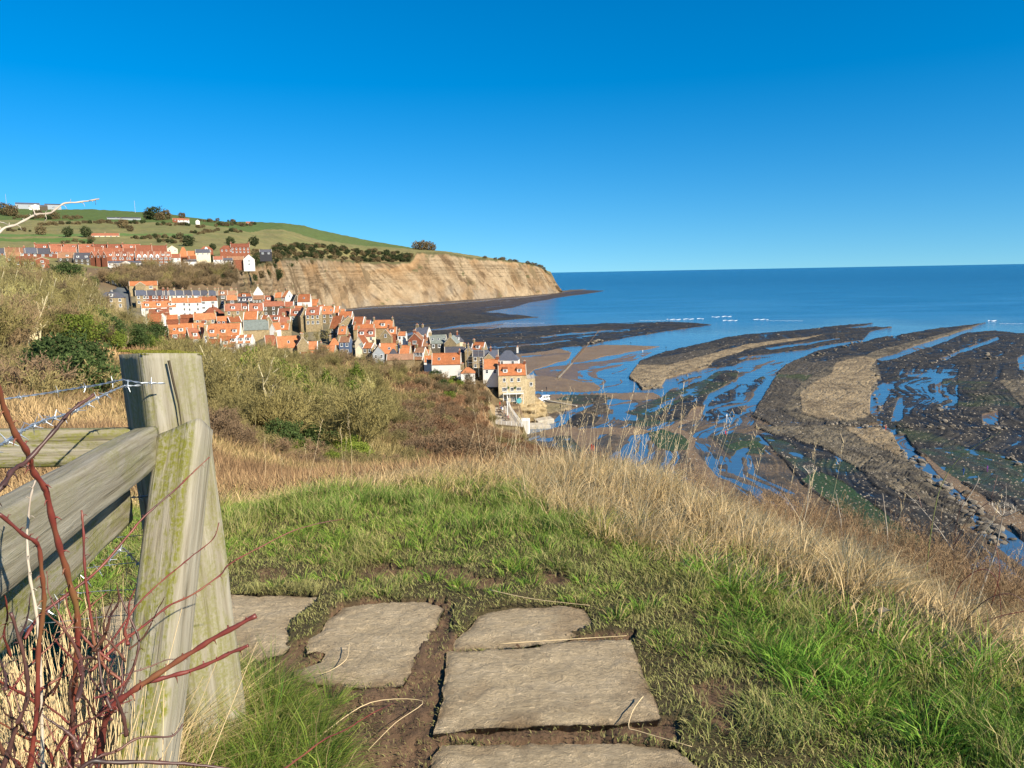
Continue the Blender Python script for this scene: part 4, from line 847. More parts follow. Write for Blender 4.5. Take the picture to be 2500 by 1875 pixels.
w1 = noise(n, l, 0.05, 6, 0.62, mapping(n, l, (1.0, 2.6, 1), rot=(0, 0, 0.3))); w2 = noise(n, l, 0.9, 3, 0.6, mapping(n, l, (1, 1.8, 1)))
ad = n.new('ShaderNodeMath'); ad.operation = 'MULTIPLY_ADD'; ad.inputs[1].default_value = 0.12; l.new(w2.outputs[0], ad.inputs[0]); l.new(w1.outputs[0], ad.inputs[2])
q_ = bump(n, l, b, ad.outputs[0], 0.9, 3.5); rb = ramp(n, l, op.outputs['Fac'], [(0, 0.10), (1, 0.95)]); l.new(rb.outputs[0], q_.inputs['Strength'])
M_SEA = mt
SEAB = [(-1500, 760), (700, 815), (1100, 815), (1200, 812), (1336, 808), (1500, 800), (1640, 797), (1700, 808), (1784, 812), (1900, 804), (2100, 790), (2200, 795), (2290, 796), (2420, 788), (2480, 800), (2600, 806), (3300, 800)]
q = np.array(SEAB, float); pz = PZ(q[:, 0], q[:, 1]); ba, br = azr(pz); o_ = np.argsort(ba); ba = ba[o_]; br = br[o_]
azs = np.linspace(-1.25, 1.25, 700); bd = np.interp(azs, ba, br)
lrw = np.r_[np.linspace(math.log(60), math.log(3000), 220), np.linspace(math.log(3100), math.log(100000), 30)]
Aw, Lw = np.meshgrid(azs, lrw); Rw = np.exp(Lw); opn = sstep(-0.10, 0.22, Lw-np.log(bd)[None]+0.08*fbm(Rw*np.sin(Aw)/60, Rw*np.cos(Aw)/60, 77, 3))
ii = np.arange(Aw.size).reshape(Aw.shape); Fq = np.stack([ii[:-1, :-1], ii[:-1, 1:], ii[1:, 1:], ii[1:, :-1]], -1).reshape(-1, 4)
tag(link('sea', npmesh('sea', np.stack([Rw*np.sin(Aw), Rw*np.cos(Aw), 0*Rw], -1).reshape(-1, 3), Fq, [M_SEA], False, None, {'open': opn})), kind='structure')

# ------------------------------------------------------------------ sea cliff
FT = [(575, 610, 5, 640, 655), (600, 680, 0, 745, 660), (650, 840, 0, 900, 640), (700, 1020, 0, 1075, 630), (800, 1245, 0, 1300, 632), (900, 1400, 0, 1455, 640), (1000, 1460, 0, 1515, 640), (1018, 1478, 0, 1535, 616),
      (1090, 1550, 0, 1605, 617), (1150, 1625, 0, 1680, 629), (1210, 1700, 0, 1757, 634), (1280, 1815, 0, 1870, 642), (1320, 1905, 0, 1950, 653), (1345, 1970, 0, 2005, 672), (1366, 2050, 0, 2070, 704), (1369, 2110, 0, 2125, 710), (1355, 2200, 0, 2190, 700), (1320, 2330, 0, 2300, 690)]
Fa = np.array(FT, float)
seg = np.r_[0, np.cumsum(np.hypot(np.diff(Fa[:, 0]), np.diff(Fa[:, 1])*0.4))]
NS, NV = 900, 130
sp = np.linspace(0, seg[-1], NS)
gpx = np.interp(sp, seg, Fa[:, 0]); gf = np.interp(sp, seg, Fa[:, 1]); gt = np.interp(sp, seg, Fa[:, 3]); gy = np.interp(sp, seg, Fa[:, 4])
aaz = AZ(gpx); foot = np.stack([gf*np.sin(aaz), gf*np.cos(aaz), np.full(NS, -0.6)], 1)
top = P(gpx, gy, gt); top[:, 2] += 0.6
tang = np.gradient((foot+top)/2, axis=0); tang[:, 2] = 0; tang /= np.linalg.norm(tang, axis=1)[:, None]
nrm = np.stack([tang[:, 1], -tang[:, 0], 0*tang[:, 0]], 1)      # outwards
arc = np.r_[0, np.cumsum(np.linalg.norm(np.diff(foot, axis=0), axis=1))]
vv = np.linspace(0, 1, NV)
VV, AR = np.meshgrid(vv, arc)
prof = np.interp(VV, [0, 0.10, 0.32, 0.55, 0.8, 1.0], [0, 0.20, 0.52, 0.74, 0.88, 1.0])   # run across as height grows
base = foot[:, None, :]*(1-prof[..., None])+top[:, None, :]*prof[..., None]
hh2 = foot[:, None, 2]*(1-VV)+top[:, None, 2]*VV; base[..., 2] = hh2
shear = AR+75*VV+18*VV*vn(AR/90, VV*0, 3)
g1 = 1-np.abs(fbm(shear/34, VV*1.1, 101, 3)); g2 = 1-np.abs(fbm(shear/11, VV*2.6, 102, 3)); g3 = fbm(AR/4, hh2/3, 103, 4)
lay = vn(hh2/2.3+0.6*fbm(AR/60, hh2/30, 9, 2), AR/120, 104)
env = np.sin(np.clip(VV, 0, 1)*math.pi)**0.5
disp = (g1*15-10.5)*env+(g2*6-3.6)*env*(0.4+0.6*VV)+g3*0.9*env+(lay-0.5)*1.1*sstep(0.45, 0.7, VV)*env
pos = base+nrm[:, None, :]*disp[..., None]; pos[..., 2] += 1.5*fbm(AR/25, VV*2, 105, 3)*env
k1 = sstep(-0.25, 0.35, fbm(shear/30, VV*1.5, 111, 4)); k2 = sstep(0.1, 0.5, fbm(shear/14+VV*3, VV*5, 112, 4)); k3 = sstep(0.25, 0.55, fbm(AR/18, hh2/9, 113, 4))
cA = np.array((0.235, 0.16, 0.09)); cB = np.array((0.30, 0.225, 0.14)); cD = np.array((0.095, 0.062, 0.035)); cO = np.array((0.34, 0.20, 0.09)); cG = np.array((0.10, 0.095, 0.045))
cc = cA*(1-k1[..., None])+cB*k1[..., None]
bed = sstep(0.55, 0.75, vn(hh2/1.6+1.2*fbm(AR/50, hh2/20, 10, 2), AR/200, 106))*sstep(0.35, 0.6, VV); cc = cc*(1-0.25*bed[..., None])
gul = sstep(0.25, 0.6, fbm(shear/20+1.5*fbm(AR/30, VV*3, 131, 2), VV*0.8, 132, 4)); cc = cc*(1-0.65*gul[..., None])+np.array((0.11, 0.078, 0.045))*0.65*gul[..., None]
cc = cc*(1-0.75*k2[..., None])+cD*0.75*k2[..., None]
lo_ = (sstep(0.45, 0.1, VV)*sstep(-0.1, 0.4, fbm(AR/50, VV*2, 118, 3)))[..., None]; cc = cc*(1-0.4*lo_)+np.array((0.24, 0.22, 0.18))*0.4*lo_
och = (sstep(0.55, 0.9, VV)*sstep(0.0, 0.4, fbm(AR/70, VV*3, 114, 3)))[..., None]; cc = cc*(1-0.5*och)+cO*0.5*och
gr = (k3*sstep(0.15, 0.4, fbm(AR/45, VV*3, 119, 3)))[..., None]*0.8; cc = cc*(1-gr)+cG*gr
le = (sstep(240, 60, AR)*sstep(-0.3, 0.4, fbm(AR/20, VV*6, 115, 3)))[..., None]*0.6; cc = cc*(1-le)+np.array((0.21, 0.17, 0.08))*le
tg = (sstep(0.93, 0.99, VV+0.03*fbm(AR/9, VV, 116, 2)))[..., None]; cc = cc*(1-tg)+np.array((0.09, 0.085, 0.04))*tg
ii = np.arange(NS*NV).reshape(NS, NV); Fq = np.stack([ii[:-1, :-1], ii[1:, :-1], ii[1:, 1:], ii[:-1, 1:]], -1).reshape(-1, 4)
M_CLIFF = colmat('cliff_shale', 0.95, 0.1, 0.12, 0.3, 1.0, 0.5, 1.2)
tag(link('sea_cliff', npmesh('sea_cliff', pos.reshape(-1, 3), Fq, [M_CLIFF], False, cc.reshape(-1, 3))), kind='structure')
# ------------------------------------------------------------------ land
EXTRA = 1
NA2, NR2 = 1300, 950
az_f = np.linspace(-0.70, 0.70, NA2); az_l = np.linspace(-1.5, -0.705, 60); az_r = np.linspace(0.705, 1.5, 60)
az2 = np.r_[az_l, az_f, az_r]; lr2 = np.linspace(math.log(0.35), math.log(3100), NR2)
A2, L2 = np.meshgrid(az2, lr2); R2 = np.exp(L2); X2 = R2*np.sin(A2); Y2 = R2*np.cos(A2)
Z2 = H(X2.ravel(), Y2.ravel()).reshape(X2.shape)
PPX = 1250+FPX*np.tan(A2)            # photo column, only used to lay out colours by bearing
def mixc(c, k, new): return c*(1-k[..., None])+np.array(new)*k[..., None]
straw = np.array((0.30, 0.215, 0.115)); brown = np.array((0.135, 0.088, 0.052)); olive = np.array((0.125, 0.115, 0.05))
fb1 = fbm(X2/6, Y2/6, 201, 4); fb2 = fbm(X2/25, Y2/25, 202, 4); fb3 = fbm(X2/1.2, Y2/1.2, 203, 3)
LC = np.zeros(X2.shape+(3,))+straw
LC = mixc(LC, sstep(-0.15, 0.35, fb1+0.4*fb3), brown)
LC = mixc(LC, 0.6*sstep(0.0, 0.4, fb2), olive)
LC = mixc(LC, sstep(120, 170, R2)*sstep(-0.15, -0.25, A2)*0.8, (0.10, 0.092, 0.045))
near = sstep(7.5, 6.0, R2+1.2*fb3)
LC = mixc(LC, near, (0.060, 0.048, 0.024))
# village ground and scrub slope
LC = mixc(LC, sstep(285, 300, R2)*sstep(560, 500, R2), (0.15, 0.13, 0.085))
rt2 = np.interp(A2, _eaz, _et)
LC = mixc(LC, sstep(0.78, 0.86, R2/rt2)*(R2 > 380), (0.15, 0.105, 0.06))
# fields above
up = sstep(0.99, 1.03, R2/rt2)*(R2 > 480)
fcol = mixc(np.zeros(X2.shape+(3,))+np.array((0.19, 0.17, 0.07)), sstep(-0.1, 0.4, fbm(X2/70, Y2/70, 211, 4)), (0.155, 0.155, 0.06))
fcol = mixc(fcol, 0.5*sstep(0.1, 0.5, fbm(X2/18, Y2/18, 212, 4)), (0.13, 0.12, 0.06))
LC = LC*(1-up[..., None])+fcol*up[..., None]
FIELDS = [((0.072, 0.112, 0.03), [(-300, 1420), (60, 1400), (300, 1380), (620, 1340), (700, 1800), (600, 2600), (-300, 2600)]),
          ((0.085, 0.15, 0.035), [(-300, 905), (230, 905), (250, 950), (-300, 955)]),
          ((0.085, 0.12, 0.036), [(620, 1560), (760, 1540), (900, 1640), (1015, 1790), (1200, 1900), (1200, 2300), (600, 2300)]),
          ((0.10, 0.165, 0.045), [(-300, 985), (300, 990), (480, 1010), (480, 1040), (-300, 1040)])]
fw = 25*fbm(X2/60, Y2/60, 221, 3)
for colr, poly in FIELDS:
    pl = [(float(AZ(a)), r_) for a, r_ in poly]
    k = inpoly(A2, R2+fw, pl)*(up > 0.5)*1.0
    LC = mixc(LC, k*0.9, colr)
# slumped bare earth on the left slope
for cx, cy, rr_, sx in ((245, 868, 112, 7), (325, 866, 128, 8)):
    c = P(cx, cy, rr_); k = np.exp(-(((X2-c[0])/sx)**2+((Y2-c[1])/9)**2))*(1.2+0.6*fb1)
    LC = mixc(LC, np.clip(k, 0, 1), (0.33, 0.22, 0.13))
# mud round the slabs
def near_xy(poly, z=GZ):
    a = np.array(poly, float); p = PZ(a[:, 0], a[:, 1], z); return p[:, :2]
MUD = [near_xy(q_) for q_ in (
 [(640, 1600), (760, 1560), (830, 1470), (900, 1455), (1090, 1465), (1110, 1500), (1110, 1620), (1080, 1800), (1060, 1900), (700, 1960), (790, 1800), (700, 1680)],
 [(830, 1395), (930, 1372), (1100, 1382), (1270, 1425), (1180, 1445), (1050, 1415), (900, 1420)], [(1320, 1392), (1380, 1410), (1370, 1430), (1300, 1425)],
 [(1690, 1670), (1760, 1650), (1820, 1690), (1830, 1760), (1800, 1800), (1740, 1760)], [(1330, 1400), (1390, 1408), (1380, 1425), (1330, 1420)],
 [(1040, 1765), (1640, 1745), (1660, 1815), (1050, 1815)], [(1090, 1570), (1545, 1540), (1545, 1565), (1090, 1595)], [(620, 1395), (700, 1385), (720, 1410), (640, 1420)])]
SL = [('slab', [(240, 1475), (330, 1450), (450, 1445), (560, 1444), (700, 1446), (795, 1449), (770, 1475), (715, 1515), (708, 1540), (712, 1562), (690, 1585), (640, 1600), (560, 1612), (400, 1650), (250, 1660)], 'greyish slab farthest left, passing behind the wooden post'),
      ('slab', [(836, 1474), (880, 1464), (972, 1460), (1043, 1460), (1086, 1476), (1064, 1517), (1045, 1550), (1026, 1582), (1005, 1625), (983, 1661), (930, 1664), (880, 1665), (771, 1661), (717, 1640), (717, 1626), (782, 1604), (796, 1582), (770, 1575), (750, 1582), (750, 1550), (782, 1533), (800, 1500)], 'rounded slab in the middle left with a curved left edge'),
      ('slab', [(1151, 1512), (1167, 1490), (1200, 1480), (1260, 1473), (1368, 1469), (1431, 1474), (1442, 1495), (1455, 1520), (1410, 1540), (1368, 1560), (1290, 1566), (1205, 1574), (1108, 1579), (1108, 1555), (1130, 1535)], 'smallest slab, at the far end of the right-hand row'),
      ('slab', [(1091, 1585), (1170, 1580), (1260, 1577), (1340, 1568), (1422, 1558), (1480, 1556), (1542, 1555), (1550, 1585), (1563, 1615), (1590, 1680), (1618, 1750), (1550, 1757), (1477, 1761), (1314, 1767), (1151, 1772), (1059, 1786), (1064, 1756), (1072, 1725), (1080, 1701), (1083, 1636)], 'largest slab, in the centre of the right-hand row'),
      ('slab', [(1075, 1805), (1140, 1804), (1205, 1807), (1300, 1802), (1422, 1799), (1500, 1800), (1585, 1805), (1650, 1813), (1700, 1850), (1740, 1900), (1760, 2050), (1020, 2050), (1045, 1900), (1050, 1860), (1060, 1830)], 'nearest slab, cut off by the bottom of the photo')]
SLABPX = [q_[1] for q_ in SL]
nr = R2 < 9
for q_ in SLABPX:
    c_ = near_xy(q_); g_ = c_.mean(0)+(c_-c_.mean(0))*0.975; Z2 = Z2-0.045*(nr & inpoly(X2, Y2, g_))
wx = X2+0.05*fbm(X2*5, Y2*5, 231, 3); wy = Y2+0.05*fbm(X2*5+9, Y2*5, 232, 3)
mudm = np.zeros(X2.shape)
for q_ in MUD: mudm[nr & inpoly(wx, wy, q_)] = 1
def mud_at(x, y):
    k = np.zeros(x.shape, bool); wx_ = x+0.06*fbm(x*5, y*5, 231, 3); wy_ = y+0.06*fbm(x*5+9, y*5, 232, 3)
    for q_ in MUD: k |= inpoly(wx_, wy_, q_)
    return k
LC = mixc(LC, mudm, (0.12, 0.075, 0.045))
Z2 = Z2+np.where(nr, mudm*(0.022*fbm(X2*14, Y2*14, 240, 4)-0.014), 0)
# road down to the village
ROAD = [(250, 664, 585), (264, 682, 560), (285, 700, 520), (298, 722, 480), (300, 745, 440), (296, 762, 415)]
ii = np.arange(A2.size).reshape(A2.shape)
F2 = np.stack([ii[:-1, :-1], ii[:-1, 1:], ii[1:, 1:], ii[1:, :-1]], -1).reshape(-1, 4)
rc = R2[:-1, :-1].ravel(); zc4 = Z2.ravel()[F2].max(1)
M_NEAR = colmat('soil', 0.95, 0.15, 9.0, 0.35, 0.9, 40.0, 0.012)
M_HILL = colmat('rough_grassland', 0.95, 0.1, 0.8, 0.35, 0.9, 2.5, 0.25)
M_FAR = colmat('pasture', 0.95, 0.1, 0.06, 0.22, 0.6, 0.25, 1.0)
for nm, lo, hi, mt in (('ground', 0, 9, M_NEAR), ('hillside', 9, 480, M_HILL), ('hills', 480, 1e9, M_FAR)):
    k = (rc >= lo) & (rc < hi) & (zc4 > -2.9); ff = F2[k]
    used = np.unique(ff); mp = np.full(A2.size, -1); mp[used] = np.arange(len(used))
    v = np.stack([X2.ravel()[used], Y2.ravel()[used], Z2.ravel()[used]], 1)
    tag(link(nm, npmesh(nm, v, mp[ff], [mt], True, LC.reshape(-1, 3)[used])), kind='structure')
# ------------------------------------------------------------------ inn, terrace, shore furniture
def cpx(X, Y): return 900+X/4.424, 760+Y/4.424
M_TERR = simple('terrace_paving', (0.40, 0.34, 0.26), 0.9, 0.2, 0.15, 1.0)
M_CONC = simple('weathered_concrete', (0.42, 0.37, 0.29), 0.9, 0.2, 0.3, 0.8, 0.4)
M_WOODT = simple('weathered_table_wood', (0.16, 0.11, 0.07), 0.85, 0.2, 0.3, 5.0)
M_METAL = simple('galvanised_metal', (0.50, 0.52, 0.53), 0.4, 0.5, 0.1, 5.0, 0, 0.7)
M_TYRE = simple('tyre_rubber', (0.02, 0.02, 0.02), 0.8, 0.3, 0.1)
M_VAN = simple('white_car_paint', (0.80, 0.80, 0.80), 0.25, 0.5, 0.03)
M_RED = simple('red_paint', (0.50, 0.07, 0.03), 0.5, 0.4, 0.1)
TZ = 6.62
tp = [PZ(*cpx(X, Y), TZ)[:2] for X, Y in ((1235, 985), (1395, 968), (1500, 965), (1545, 1060), (1590, 1130), (1632, 1190), (1668, 1248), (1380, 1218), (1290, 1190), (1235, 1060))]
mb = MB(); mb.prism([(p_[0], p_[1], TZ-0.12) for p_ in tp], (0, 0, 0.12)); tag(mb.build('terrace', M_TERR), kind='structure')
mb = MB(); cen = np.mean(tp, 0)
mb.prism([(cen[0]+(p_[0]-cen[0])*1.01, cen[1]+(p_[1]-cen[1])*1.01, -1.5) for p_ in tp], (0, 0, TZ-0.125+1.5)); tag(mb.build('sea_wall', [WALLM['s']]), 'sandstone sea wall holding up the terrace before the inn', 'sea wall')
# inn
e = P(*cpx(1553, 690), 286); az = math.atan2(e[0], e[1]); D_ = 8.0
rz = -az+math.radians(2); hw = e[2]-6.5; Wd = 10.6
fx, fy = -math.sin(rz), math.cos(rz)
inn = house('inn', e[0]+fx*D_/2, e[1]+fy*D_/2, 6.5, rz, Wd, D_, hw, 105/4.424*286/1790*0.95, 'e', 'i', 'o', ['d2', 'cr', 'B', 'cl'], 'large sandstone inn with orange roof, two dormers and white balcony, above the slipway', 'inn', None, 7.5)
for j, (zz, kind) in enumerate(((hw-1.75, 'n'), (hw-5.3, 'w'))):
    for i, x_ in enumerate((-3.1, -0.3, 2.3)):
        put('window', WIN[kind if i != 1 else 'n'], inn, (x_, -D_/2, zz))
mb = MB(); bz = hw-6.75
mb.box(-3.7, 4.0, -D_/2-1.6, -D_/2-0.003, bz-0.25, bz, 0)
for x_ in (-3.6, -1.2, 1.3, 3.9): mb.box(x_-0.07, x_+0.07, -D_/2-1.58, -D_/2-1.44, -0.2, bz-0.25, 0)
for x_ in np.linspace(-3.65, 3.95, 24): mb.box(x_-0.025, x_+0.025, -D_/2-1.57, -D_/2-1.52, bz, bz+0.95, 0)
mb.box(-3.7, 4.0, -D_/2-1.6, -D_/2-1.5, bz+0.95, bz+1.03, 0); mb.build('balcony', M_WHITE, inn)
for x_ in (-2.6, 0.2, 2.4): put('window', WIN['w'], inn, (x_, -D_/2, 1.35))
put('door', ME_DOOR, inn, (1.2, -D_/2, 0.0))
mb = MB(); mb.tube([(2.3, -D_/2-1.75, 1.0), (2.3, -D_/2-1.62, 1.0)], 1.0, 20); mb.build('round_sign', simple('teal_sign', (0.10, 0.38, 0.42), 0.5, 0.4, 0.05), inn)
for x_ in (-1.7, 1.0):
    q = MB(); RNGb = np.random.default_rng(5)
    for _ in range(160):
        p0 = np.array([x_, -D_/2-0.35, hw-4.7])+RNGb.normal(0, 0.2, 3); s_ = 0.09
        u = RNGb.normal(0, 1, 3)*s_; w_ = RNGb.normal(0, 1, 3)*s_; q.add([p0, p0+u, p0+u+w_, p0+w_], [(0, 1, 2, 3)])
    q.build('hanging_basket', simple('basket_leaves', (0.05, 0.11, 0.03)), inn)
mb = MB(); a_ = Wd/2
mb.box(a_+0.003, a_+3.2, -D_/2+0.4, D_/2+4, -3, hw-1.6, 0); mb.box(a_+0.2, a_+3.0, -D_/2+0.7, D_/2+3, hw-1.6, hw-1.45, 1)
mb.build('extension', [WALLM['i'], M_COPE], inn)
for j in range(2):
    for k in range(3): put('window', WIN['w'], inn, (a_+3.2, -D_/2+1.8+k*2.6, hw-3.2-j*2.8), math.pi/2)
for k in (0,): put('window', WIN['n'], inn, (a_+1.7, -D_/2+0.4, hw-3.6))
mb = MB()
for x_ in np.linspace(a_+0.2, a_+3.1, 7): mb.box(x_-0.03, x_+0.03, -D_/2+0.45, -D_/2+0.51, hw-1.45, hw-0.5)
for y_ in np.linspace(-D_/2+0.5, D_/2+3, 16): mb.box(a_+3.05, a_+3.11, y_-0.03, y_+0.03, hw-1.45, hw-0.5)
mb.box(a_+3.04, a_+3.12, -D_/2+0.45, D_/2+3, hw-0.5, hw-0.42); mb.box(a_+0.2, a_+3.04, -D_/2+0.44, -D_/2+0.52, hw-0.5, hw-0.42)
mb.build('roof_terrace_railing', M_METAL, inn)
# rock under the inn
def blob(name, c, sx, sy, sz, n_, seed, amp, mat, sm=False, flat=0.6):
    us = np.linspace(0, 2*math.pi, n_*2, endpoint=False); vs = np.linspace(-math.pi/2, math.pi/2, n_)
    U, Vv = np.meshgrid(us, vs); d = np.stack([np.cos(Vv)*np.cos(U), np.cos(Vv)*np.sin(U), np.sin(Vv)], -1)
    e_ = 0.55; d = np.sign(d)*np.abs(d)**flat
    p = d*np.array([sx, sy, sz]); q1 = fbm(p[..., 0]/2.5+seed, p[..., 1]/2.5+p[..., 2]/3, seed, 4); q2 = vn(p[..., 2]*1.3+q1, p[..., 0]*0.15, seed+3)
    k = 1+amp*q1+amp*0.5*(q2-0.5)
    p = p*k[..., None]
    ii = np.arange(U.size).reshape(U.shape); F_ = np.stack([ii[:-1], np.roll(ii, -1, 1)[:-1], np.roll(ii, -1, 1)[1:], ii[1:]], -1).reshape(-1, 4)
    return npmesh(name, (p+np.array(c)).reshape(-1, 3), F_, [mat], sm)
M_ROCKW = simple('sandy_rock_face', (0.30, 0.225, 0.12), 0.95, 0.1, 0.5, 0.5, 1.0)
c = PZ(*cpx(1640, 1120), 2.0)
mes = blob('rock_outcrop', (c[0], c[1]+11, 0.8), 9.5, 15, 5.6, 46, 4, 0.22, M_ROCKW)
tag(link('rock_outcrop', mes), kind='structure')
for k, (X, Y, w_, d_, h_) in enumerate(((1895, 1190, 6.5, 4.5, 1.6), (1820, 1240, 9, 5, 1.2), (1675, 1300, 4.0, 3.5, 5.0))):
    c = PZ(*cpx(X, Y), 0.5); q = MB(); q.box(-w_/2, w_/2, -d_/2, d_/2, -1, h_)
    lb = ['tilted pale concrete block at the water edge below the rock', 'long flat concrete block next to the tilted pale block', 'whitewashed end block at the corner of the sea wall'][k]
    o = q.build('concrete_block', M_CONC if k < 2 else WALLM['w']); o.location = (c[0], c[1], 0); o.rotation_euler = (0.05, -0.08 if k == 0 else 0.02, 0.3-0.2*k); tag(o, lb, 'block')
    bv = o.modifiers.new('b', 'BEVEL'); bv.width = 0.15
# slipway kerb
def beam(name, p0, p1, w_, h_, mat, label, cat, z=None):
    p0 = np.array(p0, float); p1 = np.array(p1, float); d_ = p1-p0; L_ = np.linalg.norm(d_)
    q = MB(); q.box(-w_/2, w_/2, 0, L_, -h_, 0); o = q.build(name, mat); x_ = Vector(d_).normalized()
    zax = Vector((0, 0, 1)); xa = x_.cross(zax).normalized(); za = xa.cross(x_)
    M4 = Matrix((xa, x_, za)).transposed().to_4x4(); M4.translation = V(p0); o.matrix_world = M4
    return tag(o, label, cat)
a = PZ(1334, 977, 1.3); b_ = PZ(1408, 990, 0.7); beam('slipway_wall', a, b_, 0.9, 2.0, M_CONC, 'thin pale concrete wall running from the van across the beach', 'wall')
# outfall
M_BLD0 = simple('stained_concrete', (0.22, 0.19, 0.15), 0.9, 0.2, 0.4, 0.6)
mm = empty('outfall_pipe', V(PZ(1363, 921, 0)), 0, 'long straight concrete outfall with timber posts crossing the sand toward the sea', 'outfall')
pts = [PZ(1363, 921, .6), PZ(1396, 886, .55), PZ(1431, 846, .5), PZ(1469, 797, 0.45)]
inv = Matrix.Translation(V(PZ(1363, 921, 0))).inverted()
off = PZ(1363, 921, 0)
for k in range(3):
    q = MB(); p0 = pts[k]-off; p1 = pts[k+1]-off; w_ = (0.8, 0.5, 0.3)[k]
    dd = (p1-p0)/np.linalg.norm(p1-p0); nn = np.array([dd[1], -dd[0], 0])*w_/2
    q.prism([p0-nn, p0+nn, p0+nn+(0, 0, -1.3), p0-nn+(0, 0, -1.3)], (p1-p0)); q.build('pipe_casing', [M_BLD0, M_WOODT, M_WOODT][k], mm)
    for s_ in np.linspace(0.04, 0.96, (12, 14, 16)[k]):
        q = MB(); c = p0+(p1-p0)*s_-nn*2.6; q.box(c[0]-0.18, c[0]+0.18, c[1]-0.18, c[1]+0.18, -1, 1.6+0.5*math.sin(s_*40)); 
        if k < 2: q.build('timber_post', M_WOODT, mm)
# stairs
a = PZ(*cpx(1372, 985), 6.7); b_ = P(*cpx(1338, 778), 303)
q = MB(); d_ = b_-a; L_ = math.hypot(d_[0], d_[1]); u = np.array([d_[0], d_[1], 0])/L_; nn = np.array([u[1], -u[0], 0])*0.85; N_ = 34
for k in range(N_):
    p0 = a+u*(L_*k/N_); zt = a[2]+d_[2]*(k+1)/N_
    q.prism([p0-nn, p0+nn, p0+nn+u*(L_/N_-0.002), p0-nn+u*(L_/N_-0.002)][::1], (0, 0, 0.001))
    vs = [(*(p0+s1*nn+t1*u*(L_/N_-0.002))[:2], zz) for zz in (a[2]-1.5+d_[2]*k/N_, zt) for s1, t1 in ((-1, 0), (1, 0), (1, 1), (-1, 1))]
    q.add(vs, [(0, 1, 2, 3), (4, 7, 6, 5), (0, 4, 5, 1), (1, 5, 6, 2), (2, 6, 7, 3), (3, 7, 4, 0)])
st = empty('stone_steps', V(a), 0, 'long straight flight of stone steps climbing left of the inn', 'steps')
o = link('flight', Matrix and q.mesh('flight', [M_CONC]), st); o.matrix_parent_inverse = Matrix.Translation(-V(a))
for s1 in (-1, 1):
    q = MB()
    for k in range(0, 12): 
        c = a+u*(L_*k/11)+nn*s1*1.1; c[2] = a[2]+d_[2]*k/11; q.tube([c, c+(0, 0, 1.0)], 0.035, 5)
    q.tube([a+nn*s1*1.1+(0, 0, 1.0), b_+nn*s1*1.1+(0, 0, 1.0)], 0.04, 5)
    o = link('handrail', q.mesh('handrail', [M_METAL]), st); o.matrix_parent_inverse = Matrix.Translation(-V(a))
# flagpole
c = PZ(*cpx(1500, 1165), TZ); fp = empty('flagpole', V(c), 0, 'tall white flagpole on the terrace railing line', 'flagpole')
q = MB(); q.tube([(0, 0, 0), (0, 0, 6), (0, 0, 12.5)], [0.13, 0.11, 0.06], 10); q.build('pole', M_WHITE, fp)
q = MB()
for k in range(9): q.tube([(0.12*math.sin(k), 0.1*math.cos(k*1.3), 4+k*0.4), (0.2*math.sin(k+1), 0.1, 4.5+k*0.4)], [0.22, 0.16], 6)
q.build('furled_flag', M_WHITE, fp, True)
# railings
def railing(pl, label, sp=1.9):
    pl = [np.array(p_) for p_ in pl]; root = empty('railing', V(pl[0]), 0, label, 'railing'); o0 = pl[0]
    L_ = [np.linalg.norm(pl[i+1]-pl[i]) for i in range(len(pl)-1)]; tot = sum(L_); n_ = int(tot/sp)
    def at(s):
        for i, l_ in enumerate(L_):
            if s <= l_ or i == len(L_)-1: return pl[i]+(pl[i+1]-pl[i])*min(1, s/l_)
            s -= l_
    mpost = MB(); mpost.box(-0.06, 0.06, -0.06, 0.06, 0, 1.25); me_ = mpost.mesh('post', [M_WHITE])
    for k in range(n_+1): o = link('post', me_, root); o.location = V(at(tot*k/n_)-o0)
    for h_ in (0.35, 0.75, 1.15):
        q = MB(); q.tube([p_-o0+(0, 0, h_) for p_ in pl], 0.05, 5); q.build('rail', M_WHITE, root)
railing([PZ(*cpx(X, Y), TZ) for X, Y in ((1503, 985), (1540, 1070), (1585, 1135), (1628, 1192), (1660, 1240))], 'white railing along the seaward side of the terrace')
railing([PZ(*cpx(X, Y), TZ) for X, Y in ((1385, 1214), (1480, 1226), (1560, 1234), (1655, 1243))], 'white railing across the near end of the terrace')
# picnic tables
def table(loc, rz, label):
    root = empty('picnic_table', loc, rz, label, 'picnic table', 'picnic tables on the terrace')
    q = MB(); q.box(-0.9, 0.9, -0.38, 0.38, 0.70, 0.76); q.build('tabletop', M_WOODT, root)
    for s_ in (-1, 1):
        q = MB(); q.box(-0.9, 0.9, s_*0.78-0.13, s_*0.78+0.13, 0.42, 0.46); q.build('bench', M_WOODT, root)
    for s_ in (-1, 1):
        q = MB(); x_ = 0.65*s_
        q.prism([(x_-0.04, -0.7, 0), (x_-0.04, -0.58, 0), (x_-0.04, -0.16, 0.70), (x_-0.04, -0.3, 0.70)], (0.08, 0, 0))
        q.prism([(x_-0.04, 0.58, 0), (x_-0.04, 0.7, 0), (x_-0.04, 0.3, 0.70), (x_-0.04, 0.16, 0.70)], (0.08, 0, 0)); q.box(x_+0.041, x_+0.08, -0.85, 0.85, 0.34, 0.42); q.build('leg', M_WOODT, root)
    return root
TB = [(1432, 1003), (1412, 1035), (1424, 1062), (1408, 1085), (1440, 1092), (1425, 1118), (1462, 1128), (1470, 1158), (1500, 1180), (1300, 1150)]
NAMES = ['nearest the steps', 'second from the steps', 'third from the steps', 'fourth from the steps', 'by the seaward railing, left of the flagpole', 'sixth from the steps', 'just left of the flagpole foot', 'right at the flagpole foot', 'nearest the corner of the terrace railing', 'standing alone by the stall on the left']
